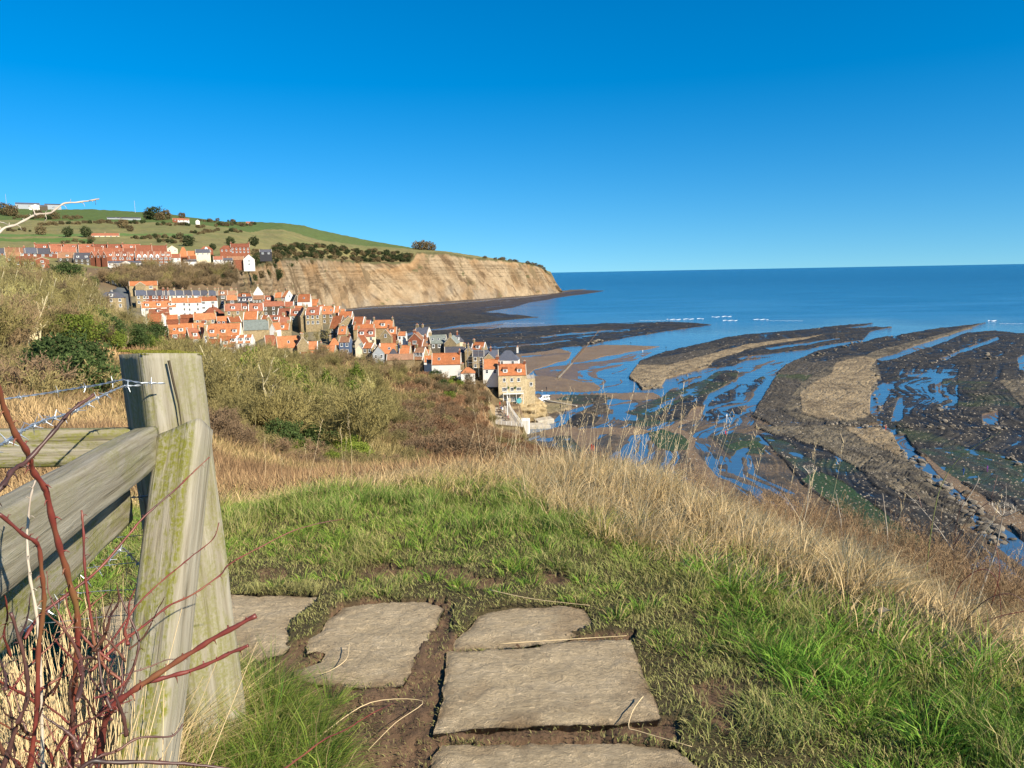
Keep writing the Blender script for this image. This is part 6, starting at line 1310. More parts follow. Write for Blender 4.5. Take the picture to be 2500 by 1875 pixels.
def tree_parts(seed, ca, cb):
    s_ = twigs(seed, 4, 2.3, 0.17, 6, [4, 4, 4, 4, 2], 0.70, [0.35, 0.8, 0.8, 0.85, 0.9, 0.9], [1.3, 0.5, 0.35, 0.3, 0.25, 0.2], 0.12)
    return twig_mesh('trunk', s_, 0.042, M_TWIG, (0.46, 0.42, 0.29), (0.40, 0.36, 0.22), seed, 0, 2), twig_mesh('crown', s_, 0.011, M_TWIG, ca, cb, seed, 3, 9)
TREES = [tree_parts(120, OL, OL2), tree_parts(121, (0.26, 0.22, 0.13), OL2), tree_parts(122, (0.32, 0.30, 0.12), (0.46, 0.42, 0.17))]
EVT = [(twig_mesh('trunk', twigs(130+k, 1, 2.2, 0.12, 2, [5], 0.6, [0.1, 0.8], [1.5, .5], 0.02), 0.03, M_TWIG, BR, BR2, k), leaf_mesh('crown', 140+k, 5200, 1.5, 1.6, 0.12, DGR, DG2, 0.4, 2.6)) for k in range(2)]
def plant(me, name, x, y, s, label, cat, group, sz=1.0, z=None):
    o = link(name, me); o.location = (x, y, (H1(x, y) if z is None else z)-0.08*s); o.rotation_euler = (random.uniform(-.08, .08), random.uniform(-.08, .08), random.uniform(0, 6.28)); o.scale = (s, s, s*sz)
    return tag(o, label, cat, group)
def treeat(parts, x, y, s, label, group, name='bare_tree', sz=1.0):
    root = empty(name, (x, y, H1(x, y)-0.1), random.uniform(0, 6.28), label, 'tree', group); root.scale = (s, s, s*sz)
    link('trunk', parts[0], root); link('crown', parts[1], root); return root
def sample_poly(poly, n_, tries=60):
    a = np.array(poly, float); x0, y0 = a.min(0); x1, y1 = a.max(0); out = []
    while len(out) < n_:
        q = RNG.uniform((x0, y0), (x1, y1), (n_*3, 2)); k = inpoly(q[:, 0], q[:, 1], a); out += list(q[k])
    return out[:n_]
def spread_pts(poly, n_):
    "blue-noise points inside a polygon of the photo, dropped on the ground they fall on"
    c = sample_poly(poly, n_*5); ch = [c[0]]
    for _ in range(n_-1):
        best = None; bd = -1
        for q in random.sample(c, 12):
            d_ = min((q[0]-w_[0])**2+4*(q[1]-w_[1])**2 for w_ in ch)
            if d_ > bd: bd = d_; best = q
        ch.append(best)
    out = []
    for q in ch:
        h_ = hit(q[0], q[1], 7.5, 1400, 500)
        if h_ is not None: out.append((q[0], q[1], h_))
    return out
def where(label, px_, py_, poly, rel=None):
    a = np.array(poly, float); x0, y0 = a.min(0); x1, y1 = a.max(0); u = (px_-x0)/(x1-x0); v_ = (py_-y0)/(y1-y0)
    t_ = '%s %s' % ('upper' if v_ < .4 else ('lower' if v_ > .66 else 'mid'), 'left' if u < .3 else ('right' if u > .7 else 'centre'))
    s_ = '' if rel is None else ('small ' if rel < .33 else ('large ' if rel > .67 else 'middling '))
    for c in (s_+label+', '+t_+' of the patch', label+', '+t_+' of it', s_+label):
        if len(c.split()) <= 16: return c
    return label
def zone(poly, n_, makers, smin, smax, label, cat, group, name, sz=1.0):
    for px_, py_, h_ in spread_pts(poly, n_):
        if h_[2] < 4: continue
        me_ = random.choice(makers); s_ = random.uniform(smin, smax)
        plant(me_, name, h_[0], h_[1], s_, where(label, px_, py_, poly, (s_-smin)/(smax-smin)), cat, group, sz)
G1 = 'bare olive trees on the left bank'; G2 = 'bare thicket in the middle hollow'
LBK = [(-120, 690), (60, 676), (200, 706), (300, 800), (400, 852), (300, 862), (60, 850), (-120, 880)]
for px_, py_, h_ in spread_pts([(-120, 690), (60, 676), (200, 706), (300, 800), (400, 852), (300, 862), (190, 838), (60, 850), (-120, 880)], 100):
    treeat(random.choice(TREES), h_[0], h_[1], random.uniform(0.75, 1.25), where('leafless olive-brown tree packed on the bank left of the village', px_, py_, LBK), G1)
zone([(-120, 700), (60, 690), (220, 730), (380, 850), (300, 868), (190, 838), (60, 860), (-120, 890)], 80, BARE+BAREG, 1.0, 1.9, 'leafless twiggy shrub filling gaps between trees on the left bank', 'shrub', 'twiggy shrubs on the left bank', 'bare_shrub')
zone([(150, 815), (300, 838), (430, 850), (410, 862), (300, 856), (170, 842)], 16, LEAF+GORSE, 1.2, 2.2, 'dark green bush along the top of the earth slip, left', 'bush', 'green bushes above the slip', 'evergreen_bush')
for (px_, py_, s_, me_, lb) in ((165, 950, 1.1, LEAF[0], 'big dark green round bush behind the barbed wire'), (130, 930, 0.8, LEAF[1], 'dark green bush joined to the big round one, upper left side'), (205, 965, 0.85, LEAF[2], 'dark green bush joined to the big round one, right side'),
      (225, 812, 2.0, GORSE[0], 'bright yellow-green bush on the left bank'), (190, 822, 1.8, GORSE[1], 'second yellow-green bush lower left on the bank'), (245, 806, 1.5, GORSE[1], 'third yellow-green bush at the right end of the bright patch'), (170, 705, 2.6, LEAF[1], 'dark green tree-like bush near the top of the left bank'), (225, 700, 2.4, LEAF[2], 'dark green bush at the skyline of the left bank')):
    h_ = hit(px_, py_, 8, 500)
    if h_ is not None: plant(me_, 'evergreen_bush', h_[0], h_[1], s_, lb, 'bush', None)
# thicket in the hollow
for px_, py_, h_ in spread_pts([(480, 930), (560, 900), (700, 895), (900, 925), (930, 1020), (880, 1085), (700, 1080), (560, 1035), (500, 990)], 34):
    treeat(random.choice(TREES), h_[0], h_[1], random.uniform(0.62, 0.98), where('leafless yellowish tree in the thicket behind the post', px_, py_, [(480, 890), (930, 1085)]), G2, name='thicket_tree')
zone([(430, 900), (560, 885), (700, 890), (920, 925), (980, 1040), (900, 1120), (700, 1100), (540, 1050), (470, 990)], 90, BARE, 0.8, 1.5, 'leafless bush in the olive thicket in the hollow', 'shrub', G2+', bushes', 'bare_shrub')
zone([(500, 940), (660, 915), (900, 950), (900, 1080), (700, 1070), (520, 1010)], 30, LEAF, 0.35, 0.7, 'dark green undergrowth bush inside the olive thicket', 'bush', 'dark undergrowth in the thicket', 'undergrowth_bush')
zone([(540, 940), (660, 925), (880, 960), (870, 1060), (700, 1050), (560, 1010)], 22, IVY, 0.9, 1.6, 'ivy-clad green stump inside the olive thicket', 'ivy', 'ivy in the thicket', 'ivy_bush')
zone([(590, 1040), (800, 1075), (880, 1130), (800, 1140), (640, 1090)], 10, GORSE+LEAF, 0.4, 0.8, 'low green bramble bush at the foot of the thicket', 'bush', 'green bushes at the thicket foot', 'evergreen_bush')
# scrub on the crest below the houses
zone([(400, 858), (560, 862), (720, 872), (860, 880), (1000, 905), (1000, 950), (860, 912), (700, 895), (560, 885), (420, 880)], 60, BARE+BAREG+BAREG, 0.8, 1.4, 'leafless brown shrub on the crest below the village roofs', 'shrub', 'brown shrubs along the crest', 'bare_shrub')
zone([(880, 895), (1010, 905), (1100, 945), (1190, 985), (1200, 1040), (1120, 1010), (1000, 960), (900, 925)], 40, BAREG+LOWR+LOWO, 0.9, 1.5, 'brown bush on the upper slope left of the terrace', 'shrub', 'brown bushes on the upper slope', 'bare_shrub')
zone([(1050, 915), (1110, 905), (1130, 950), (1100, 985), (1060, 960)], 9, GORSE+LEAF, 0.9, 1.5, 'bright green bush below the white cottage', 'bush', 'green bushes below the white cottage', 'gorse_bush')
zone([(1130, 920), (1200, 925), (1205, 985), (1140, 1000)], 12, BAREG, 1.0, 1.5, 'rounded dark brown bush left of the stone steps', 'shrub', 'dark bushes by the stone steps', 'bare_shrub')
zone([(1000, 940), (1120, 1010), (1200, 1060), (1300, 1085), (1260, 1150), (1050, 1130), (960, 1060)], 95, LOWB+LOWB+LOWR+LOWO, 0.9, 1.7, 'low grey-brown scrub bush on the middle slope', 'scrub', 'low scrub on the middle slope', 'low_scrub')
zone([(1180, 1060), (1330, 1082), (1420, 1100), (1480, 1140), (1300, 1148), (1180, 1110)], 36, LOWR, 0.9, 1.6, 'low reddish-brown scrub bush on the cliff brow below the terrace', 'scrub', 'reddish scrub on the brow', 'low_scrub')
zone([(0, 880), (140, 860), (250, 900), (260, 960), (0, 980)], 24, LOWB+LOWO, 0.6, 1.1, 'low brown bush in the rough field behind the barbed wire', 'scrub', 'low bushes in the rough field', 'low_scrub')
zone([(470, 1010), (560, 1060), (700, 1110), (860, 1130), (1000, 1130), (1000, 1150), (700, 1140), (480, 1070)], 30, LOWB+LOWO, 0.35, 0.7, 'small brown bramble at the edge of the hollow', 'scrub', 'brambles edging the hollow', 'low_scrub')
# right brow brambles: bushes rooted on the cliff edge itself
for k in range(90):
    px_ = random.uniform(1480, 2480); a_ = float(AZ(px_, 1200)); r_ = float(np.interp(px_, [1480, 1620, 1750, 1950, 2150, 2350, 2500], [46, 26, 17, 12, 9.5, 8, 7.5]))*random.uniform(0.62, 1.25)
    x_, y_ = r_*math.sin(a_), r_*math.cos(a_)
    plant(random.choice(BRAM), 'bramble', x_, y_, random.uniform(0.15, 0.28)*(r_/11)**0.6, where('tangled leafless bramble along the cliff edge at the right', px_, 1, [(1480, 0), (2480, 1)]).replace('lower ', ''), 'bramble', 'brambles along the cliff edge', 1.1)
# scrub slopes above the village and on the cliff top
def dist_plant(px_, py_, r_, me_, s_, label, cat, group, name, sz=1.0):
    c = P(px_, py_, r_); plant(me_, name, c[0], c[1], s_, label, cat, group, sz)
zone([(240, 690), (300, 665), (420, 662), (560, 660), (620, 680), (600, 700), (450, 705), (330, 715)], 130, FARG[:1]+BAREG+BAREG+BARE[:1], 1.8, 3.2, 'brown wooded scrub bush on the steep bank under the upper town', 'bush', 'scrub on the steep bank', 'bank_bush')
for k in range(250):
    px_ = random.uniform(590, 1012); e_ = np.interp(px_, E[:, 0], E[:, 2]); u = random.random()**1.6
    a_ = float(AZ(px_, 640)); r_ = e_+3+u*np.interp(px_, [590, 700, 900, 1012], [60, 110, 90, 45])
    plant(random.choice(FARB+FARG+FARG), 'clifftop_bush', r_*math.sin(a_), r_*math.cos(a_), random.uniform(3.8, 6.8), where('dark bush in the scrub belt on the cliff top', px_, 1-u, [(590, 0), (1012, 1)]), 'bush', 'scrub belt on the cliff top', random.uniform(.55, 0.95))
for k in range(16):
    px_ = random.uniform(1180, 1330); e_ = np.interp(px_, E[:, 0], E[:, 2]); a_ = float(AZ(px_, 640)); r_ = e_+6+random.random()*25
    plant(random.choice(FARB), 'hill_bush', r_*math.sin(a_), r_*math.cos(a_), random.uniform(4.0, 6), 'dark low bush near the point of the headland', 'bush', 'bushes on the headland')
for px_, s_ in ((1020, 11), (1033, 12), (1048, 11), (1056, 8)): dist_plant(px_, 612, 1760, FARB[px_ % 3], s_, 'round bare tree alone on the skyline above the cliff', 'tree', 'trees on the skyline', 'skyline_tree', 1.1)
# hedges, hillside bushes and trees (crop positions of the upper view)
HE = [(345, 430, 318, 5), (465, 770, 310, 12), (825, 1250, 302, 16), (1365, 1640, 322, 13), (1645, 1790, 390, 8), (1765, 1890, 372, 6), (1140, 1500, 432, 16), (1925, 2210, 322, 12), (1950, 2080, 378, 7), (130, 480, 262, 14), (480, 700, 265, 8), (1740, 2060, 288, 12), (1700, 1760, 340, 5), (60, 250, 370, 8), (560, 800, 470, 8), (1860, 1900, 325, 3), (1380, 1560, 470, 6)]
HN = ['short dark hedge at the upper left', 'dark slanting hedge in the middle-left field', 'long thin hedge below the barns', 'thick dark hedge right of the hill', 'hedge piece in the right-hand field', 'pair of hedge clumps in the right-hand field', 'line of bushes across the lowest field', 'hedge near the right shoulder of the hill', 'small row of bushes right of centre', 'hedge below the green top field, left', 'hedge below the green top field, centre', 'dark hedge near the skyline at right', 'lone clump left of the hedge clumps', 'bushes near the left edge of the hill', 'bushes behind the rearmost town row', 'round bush alone in the field', 'bushes above the right town houses']
for hi, (x0, x1, yy, n_) in enumerate(HE):
    for k in range(n_):
        X = x0+(x1-x0)*(k+random.uniform(-.4, .4))/max(1, n_-1); Y = yy+random.uniform(-4, 4)+6*math.sin(k+hi)
        h_ = hit(X/3.539, 460+Y/3.539, 640, 2200, 400)
        if h_ is None: continue
        s_ = random.uniform(1.7, 3.8)*h_[1]/1100; plant(random.choice(FARB+FARG[:1]), 'hedge_bush', h_[0], h_[1], s_, HN[hi], 'hedge', HN[hi])
for X, Y, s_, g_, lb in ((350, 400, 8, 0, 'round bare purple-brown tree above the town, left'), (590, 420, 8.5, 1, 'dark evergreen tree above the town, left of the red cottage'), (745, 420, 9, 1, 'broad dark tree beside the isolated red cottage'), (790, 455, 5, 0, 'small bare tree below the isolated red cottage'), (1065, 345, 9, 0, 'tall bare tree in the middle of the hillside'), (1130, 370, 6, 0, 'bare tree right of the tall one on the hillside'),
      (1290, 270, 9, 0, 'bare tree left of the farm trees'), (1325, 272, 12, 1, 'largest dark tree by the hillside farm'), (1380, 276, 8, 0, 'small dark tree by the hillside farm'), (1435, 272, 10, 0, 'brown tree left of the red farmhouse'), (1575, 262, 6, 0, 'brown tree behind the red farmhouse'), (50, 230, 11, 0, 'dark clump of trees at the far left of the hill'), (110, 240, 10, 0, 'second dark clump at the far left of the hill'),
      (335, 250, 7, 0, 'dark trees below the skyline farm, left'), (465, 265, 7, 0, 'dark round tree below the skyline farm, right'), (1630, 500, 10, 1, 'dark trees right of the orange hipped roof'), (1555, 440, 6, 0, 'grey bush on the slope above the town'), (1975, 585, 10, 1, 'big dark evergreen before the brick villa'), (1990, 490, 8, 1, 'dark tree behind the brick villa, left'), (2195, 500, 9, 1, 'dark tree right of the brick villa'), (1810, 650, 9, 1, 'dark evergreen on the brow below the small cottages'),
      (1440, 740, 9, 2, 'orange-brown tree on the steep bank'), (1150, 720, 8, 1, 'green tree on the steep bank below the parked vans'), (1690, 780, 9, 1, 'dark green tree on the steep bank, right'), (1840, 535, 6, 1, 'dark tree between the red hipped houses'), (620, 640, 8, 0, 'bare tree before the brown-roofed town house')):
    c = hit(X/3.539, 460+Y/3.539, 380, 2200, 600)
    if c is None: continue
    me_ = (FARB[0], FARG[0], FARB[1])[g_] if g_ < 2 else FARB[1]
    plant(random.choice(FARB) if g_ != 1 else random.choice(FARG), 'hill_tree', c[0], c[1], s_*math.hypot(c[0], c[1])/1100*0.75, lb, 'tree', None, 1.15)
# bare trees between the old houses
for X, Y, r_, s_, lb in ((660, 810, 262, 1.5, 'large bare branching tree before the white stepped cottages'), (620, 800, 268, 1.3, 'bare tree left of the large branching one'), (700, 815, 270, 1.2, 'bare tree right of the large branching one'), (745, 792, 345, 1.2, 'bare tree between the rough stone gable and the red roofs'), (770, 800, 350, 1.2, 'bare tree below the great stone gable'), (800, 806, 350, 1.3, 'darker bare tree left of the blue house'), (465, 790, 372, 1.2, 'bare tree between two rows of orange roofs at left'), (350, 800, 330, 1.3, 'bare tree before the plain steep orange roof'), (320, 800, 330, 1.3, 'bare tree under the road bend')):
    c = P(X, Y, r_); treeat(TREES[0] if s_ != 1.2 else TREES[1], c[0], c[1], s_, lb, None)
for X, Y, r_, s_ in ((440, 845, 322, 1.0), (478, 850, 318, 0.9)):
    c = P(X, Y, r_); treeat(EVT[0], c[0], c[1], s_, 'green conifer %s of the stone cottage with slanting dormer' % ('left' if X < 450 else 'right in front'), None, 'conifer')
# masts on the hill
for X, Y0, lb in ((57, 150, 'thin mast on the skyline at the far left'), (1168, 200, 'thin mast on the skyline left of the hilltop trees')):
    c = P(X/3.539, 460+Y0/3.539, 1950); q = MB(); q.tube([(0, 0, -8), (0, 0, 24)], [0.5, 0.35], 6); o = q.build('mast', M_METAL); o.location = V(c); tag(o, lb, 'mast')
# road
rp = []
for px_, py_, r_ in ROAD:
    c = P(px_, py_, r_); rp.append(c)
rp = np.array(rp); rp[:, 2] = H(rp[:, 0], rp[:, 1], False)*0.5+rp[:, 2]*0.5; ts = np.linspace(0, len(rp)-1, 80); rr_ = np.stack([np.interp(ts, np.arange(len(rp)), rp[:, k]) for k in range(3)], 1)
tn = np.gradient(rr_, axis=0); tn[:, 2] = 0; tn = norm(tn); nn = np.stack([tn[:, 1], -tn[:, 0], 0*tn[:, 0]], 1)
def strip(name, off0, off1, dz, mat, thick=None):
    a_ = rr_+nn*off0; b_ = rr_+nn*off1; a_[:, 2] += dz; b_[:, 2] += dz
    vs = np.concatenate([a_, b_]); i_ = np.arange(79); ff = [np.stack([i_, i_+1, i_+81, i_+80], 1)]
    if thick: 
        vs = np.concatenate([vs, vs-(0, 0, thick)]); ff += [np.stack([i_+160, i_+161, i_+1, i_], 1), np.stack([i_+80, i_+81, i_+241, i_+240], 1)]
    return link(name, npmesh(name, vs, ff, [mat]))
tag(strip('road', -3.6, 3.6, 0.8, simple('asphalt', (0.10, 0.11, 0.115), 0.9, 0.2, 0.2, 0.3), 3.0), kind='structure')
tag(strip('pavement', 3.61, 5.0, 0.92, simple('pavement_slabs', (0.30, 0.28, 0.24), 0.9), 3.0), kind='structure')
tag(strip('roadside_wall', -4.3, -3.65, 2.0, WALLM['d'], 4.5), 'long dark stone wall along the bending road down to the village', 'wall')
# ------------------------------------------------------------------ rough grass over the slopes (uncountable)
def blades(name, base, h_, w_, lean, col_, mat, label, cat, seed=1, curl=0.4, tipc=1.15):
    g = np.random.default_rng(seed); n_ = len(base); a = g.uniform(0, 2*math.pi, n_); side = np.stack([np.cos(a), np.sin(a), 0*a], 1)*w_[:, None]*0.5
    up_ = np.stack([lean[:, 0], lean[:, 1], np.ones(n_)], 1); up_ = norm(up_)
    m_ = base+up_*(h_*0.5)[:, None]; top_ = m_+norm(up_+np.c_[lean*curl*2.2, -0.15*np.ones(n_)*curl])*(h_*0.5)[:, None]
    vs = np.stack([base-side, base+side, m_+side*0.8, m_-side*0.8, top_], 1).reshape(-1, 3); i5 = np.arange(n_)*5
    q4 = np.stack([i5, i5+1, i5+2, i5+3], 1); q3 = np.stack([i5+3, i5+2, i5+4], 1)
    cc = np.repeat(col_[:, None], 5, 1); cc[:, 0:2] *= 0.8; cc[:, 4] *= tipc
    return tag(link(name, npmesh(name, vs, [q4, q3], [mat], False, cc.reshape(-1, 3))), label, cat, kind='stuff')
M_GRASS = vegmat('grass_blades', 0.0, 0.22)
N_ = 330000
a_ = RNG.uniform(-0.72, 0.72, N_); r_ = np.exp(RNG.uniform(math.log(7), math.log(300), N_)); x_ = r_*np.sin(a_); y_ = r_*np.cos(a_); z_ = H(x_, y_)
k = (z_ > 3) & ~((r_ > 222) & (a_ > float(AZ(1185))) & (a_ < float(AZ(1300)))); k &= ~((r_ > 285) & (a_ > -0.5)); x_, y_, z_, r_, a_ = x_[k], y_[k], z_[k], r_[k], a_[k]
n1 = fbm(x_/6, y_/6, 201, 4); n2 = fbm(x_/25, y_/25, 202, 4); rn = RNG.uniform(0, 1, len(x_))
cg = np.zeros((len(x_), 3))+np.array((0.50, 0.36, 0.19)); 
def mk(c, kk, new): kk = np.clip(kk, 0, 1)[:, None]; return c*(1-kk)+np.array(new)*kk
cg = mk(cg, sstep(-0.45, 0.2, n1+0.5*(rn-0.5)), (0.25, 0.16, 0.09)); cg = mk(cg, 0.7*sstep(0, 0.35, n2+0.4*(rn-0.5)), (0.22, 0.20, 0.08)); cg = mk(cg, (a_ > float(AZ(1000)))*(r_ > 22)*0.8*(rn < 0.8), (0.25, 0.145, 0.085))
cg *= RNG.uniform(0.7, 1.25, (len(x_), 1))
hb = (0.22+0.0085*r_)*RNG.uniform(0.5, 1.3, len(x_))*(1+0.5*n1); hb = np.minimum(hb, 1.5); wb = 0.005+0.0011*r_
lean = np.stack([0.35*n2+RNG.normal(0, .3, len(x_)), RNG.normal(0, .3, len(x_))], 1)
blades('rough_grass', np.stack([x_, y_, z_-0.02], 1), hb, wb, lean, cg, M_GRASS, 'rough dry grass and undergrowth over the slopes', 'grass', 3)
# ------------------------------------------------------------------ foreground
def zg(x, y): return H(np.atleast_1d(x), np.atleast_1d(y))
# paving slabs
mt, n, l, b = newmat('slab_stone', 0.88, 0.2)
v0 = mapping(n, l, (1, 2.1, 1)); n1_ = noise(n, l, 3.0, 6, 0.7, v0); n2_ = noise(n, l, 15, 8, 0.75, v0, 2.4); n3_ = noise(n, l, 90, 3, 0.6, v0)
r1 = ramp(n, l, n1_.outputs[0], [(0.3, (0.37, 0.29, 0.18)), (0.55, (0.46, 0.365, 0.235)), (0.75, (0.52, 0.43, 0.30))])
r2 = ramp(n, l, n2_.outputs[0], [(0.34, 0.55), (0.44, 0.95), (0.58, 1.05), (0.66, 1.7)]); o_ = mix(n, l, 1.0, r1.outputs[0], r2.outputs[0], 'MULTIPLY')
a = n.new('ShaderNodeAttribute'); a.attribute_name = 'Col'; o_ = mix(n, l, 1.0, o_, a.outputs['Color'], 'MULTIPLY'); l.new(o_, b.inputs['Base Color'])
sm = n.new('ShaderNodeMath'); sm.operation = 'MULTIPLY_ADD'; sm.inputs[1].default_value = 0.35; l.new(n3_.outputs[0], sm.inputs[0]); l.new(n2_.outputs[0], sm.inputs[2]); bump(n, l, b, sm.outputs[0], 1.0, 0.022)
M_SLAB = mt
SLXY = []
for si, (_, poly, lb) in enumerate(SL):
    a = np.array(poly, float); xy = PZ(a[:, 0], a[:, 1], GZ+0.02)[:, :2]
    # refine and roughen the outline
    pts = []
    for i in range(len(xy)):
        p0, p1 = xy[i], xy[(i+1) % len(xy)]; m_ = max(1, int(np.linalg.norm(p1-p0)/0.02))
        for k in range(m_): pts.append(p0+(p1-p0)*k/m_)
    pts = np.array(pts); c0 = pts.mean(0); dn = norm(pts-c0); pts = pts+dn*(0.012*fbm(pts[:, 0]*14, pts[:, 1]*14, 300+si, 3))[:, None]
    SLXY.append(pts)
    g_ = 0.012; X_, Y_ = np.meshgrid(np.arange(pts[:, 0].min(), pts[:, 0].max(), g_), np.arange(pts[:, 1].min(), pts[:, 1].max(), g_)); X_ = (X_+RNG.uniform(-.003, .003, X_.shape)).ravel(); Y_ = (Y_+RNG.uniform(-.003, .003, Y_.shape)).ravel()
    k = inpoly(X_, Y_, pts); ip = np.stack([X_[k], Y_[k]], 1)
    dmin = np.min(np.hypot(ip[:, None, 0]-pts[None, :, 0], ip[:, None, 1]-pts[None, :, 1]), 1); ip = ip[dmin > 0.007]; dmin = dmin[dmin > 0.007]
    allp = np.concatenate([pts, ip]); nb_ = len(pts)
    vs2, _, fs2, _, _, _ = delaunay_2d_cdt([Vector((float(q[0]), float(q[1]))) for q in allp], [(i, (i+1) % nb_) for i in range(nb_)], [], 1, 1e-6)
    vv_ = np.array([(q.x, q.y) for q in vs2]); nv = len(vv_)
    de = np.min(np.hypot(vv_[:, None, 0]-pts[None, :, 0], vv_[:, None, 1]-pts[None, :, 1]), 1)
    zb = GZ+0.012+0.012*(si == 3)
    fl = fbm(vv_[:, 0]*9, vv_[:, 1]*14, 310+si, 5); fl2 = fbm(vv_[:, 0]*30+2*fl, vv_[:, 1]*45, 320+si, 3)
    zz = zb+0.010*np.round(fl*5)/5+0.006*fl2-0.014*np.exp(-de/0.02)-0.004
    cc = np.ones((nv, 3)); st_ = sstep(0.15, 0.5, fbm(vv_[:, 0]*4, vv_[:, 1]*4, 330+si, 4))*0.35+np.exp(-de/0.04)*0.8*(0.5+fbm(vv_[:, 0]*10, vv_[:, 1]*10, 331, 2)); st_ = np.clip(st_, 0, .8); cc = cc*(1-st_[:, None])+np.array((0.42, 0.34, 0.27))*st_[:, None]
    rim = list(range(nb_)); rb = np.c_[pts, np.full(nb_, GZ-0.10)]
    top3 = np.c_[vv_, zz]; allv = np.concatenate([top3, rb]); tri = np.array([f for f in fs2 if len(f) == 3]); 
    nxt = (np.arange(nb_)+1) % nb_; quad = np.stack([np.arange(nb_), nv+np.arange(nb_), nv+nxt, nxt], 1)
    cen = top3.mean(0); me_ = npmesh('paving_slab', allv-cen, [tri, quad], [M_SLAB], False, np.concatenate([cc, np.tile((0.5, .45, .4), (nb_, 1))]))
    me_.validate(); o = link('paving_slab', me_); o.location = V(cen); tag(o, lb, 'paving slab', 'stone paving slabs')
# ---- near grass
def r_edge(az):
    px_ = np.array([-900, 0, 300, 480, 700, 950, 1100, 1250, 1330, 1420, 1600, 1750, 1950, 2100, 2300, 2500, 3200]); py_ = np.array([1180, 1180, 1185, 1200, 1205, 1180, 1190, 1200, 1235, 1290, 1345, 1400, 1460, 1510, 1590, 1640, 1900])
    p = PZ(px_, py_, GZ); a_, r_ = azr(p); return np.interp(az, a_, r_)
SLX = [q for q in SLXY]
def in_slab(x, y, grow=0.0):
    k = np.zeros(x.shape, bool)
    for q in SLX: c = q.mean(0); k |= inpoly(x, y, c+(q-c)*(1-grow))
    return k
N_ = 520000
a_ = RNG.uniform(-0.74, 0.74, N_); r_ = np.sqrt(RNG.uniform(1.7**2, 7.6**2, N_)); x_ = r_*np.sin(a_); y_ = r_*np.cos(a_)
keep = ~in_slab(x_, y_, 0.03); md = mud_at(x_, y_); keep &= ~(md & (RNG.uniform(0, 1, N_) < np.where((x_ > 1.0) | (y_ > 3.9), 0.5, 0.72)))
re_ = r_edge(a_); edge = r_-re_; keep &= (edge < 0.35*RNG.uniform(-1, 1, N_)); dn_ = fbm(x_*2.2, y_*2.2, 340, 4); keep &= RNG.uniform(0, 1, N_) < np.clip(0.95+0.9*dn_, 0.4, 1)
x_, y_, r_, a_, md, edge, dn_ = [q[keep] for q in (x_, y_, r_, a_, md, edge, dn_)]; n_ = len(x_)
tuf = fbm(x_*3.2, y_*3.2, 341, 3); big = sstep(0.12, 0.45, tuf); worn = sstep(1.1, 0.1, np.min([np.hypot(x_-q.mean(0)[0], y_-q.mean(0)[1])-0.35 for q in SLX], 0))
hb = (0.034+0.075*big+0.03*sstep(-1.6, 0, edge))*RNG.uniform(0.55, 1.35, n_)*(1-0.30*worn)*np.where(md, 0.7, 1); hb *= 1+0.5*sstep(1.0, 2.4, x_)*sstep(5.5, 4, r_)
cg = np.zeros((n_, 3))+np.array((0.19, 0.27, 0.055)); rn = RNG.uniform(0, 1, n_); n2 = fbm(x_*1.1, y_*1.1, 342, 3)
cg = mk(cg, 0.7*big*(rn < 0.6), (0.13, 0.235, 0.045)); cg = mk(cg, sstep(0.0, 0.4, n2)*0.7*(rn < .6), (0.27, 0.27, 0.085)); cg = mk(cg, (rn > 0.72-0.16*worn)*0.9, (0.42, 0.36, 0.17)); cg = mk(cg, worn*0.65, (0.28, 0.265, 0.11)); cg = mk(cg, md*0.6, (0.17, 0.15, 0.07))
cg *= RNG.uniform(0.7, 1.3, (n_, 1)); ld = fbm(x_*2.5, y_*2.5, 343, 2)*3; lm = 0.55+0.5*worn
lean = np.stack([np.cos(ld*3)*0.35+RNG.normal(0, .5, n_), np.sin(ld*3)*0.35+RNG.normal(0, .5, n_)], 1)*lm[:, None]
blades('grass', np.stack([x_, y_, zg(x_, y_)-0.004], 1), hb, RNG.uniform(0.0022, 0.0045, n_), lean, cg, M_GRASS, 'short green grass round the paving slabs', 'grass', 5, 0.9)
# tufts: radiating clumps
def tufts(name, cen, nb_, h0, w0, spread, ca, cb, label, seed, wind=(0, 0), straw_p=0.15, rr_=0.05):
    g = np.random.default_rng(seed); c = np.repeat(cen, nb_, 0); m_ = len(c); a = g.uniform(0, 2*math.pi, m_); q_ = g.uniform(0, 1, m_); rad = rr_*np.sqrt(q_)*np.repeat(g.uniform(.6, 1.5, len(cen)), nb_)
    p = c.copy(); p[:, 0] += rad*np.cos(a); p[:, 1] += rad*np.sin(a); p[:, 2] = zg(p[:, 0], p[:, 1])-0.004
    hs = np.repeat(g.uniform(0.65, 1.3, len(cen)), nb_)*h0*g.uniform(0.5, 1.15, m_); ln = np.stack([np.cos(a)*spread*(0.3+q_)+wind[0]+g.normal(0, .12, m_), np.sin(a)*spread*(0.3+q_)+wind[1]+g.normal(0, .12, m_)], 1)
    t = g.uniform(0, 1, m_)[:, None]; cc = (np.array(ca)*(1-t)+np.array(cb)*t)*np.repeat(g.uniform(.75, 1.25, len(cen)), nb_)[:, None]; s_ = g.uniform(0, 1, m_) < straw_p; cc[s_] = np.array((0.45, 0.36, 0.17))*g.uniform(.7, 1.2, (s_.sum(), 1))
    return blades(name, p, hs, g.uniform(.6, 1.3, m_)*w0, ln, cc, M_GRASS, label, 'grass', seed, 0.8)
def scat(n_, r0, r1, cond, a0=-0.74, a1=0.74):
    a = RNG.uniform(a0, a1, n_); r = np.sqrt(RNG.uniform(r0*r0, r1*r1, n_)); x, y = r*np.sin(a), r*np.cos(a); k = cond(x, y, r, a); return np.stack([x[k], y[k], 0*x[k]], 1)
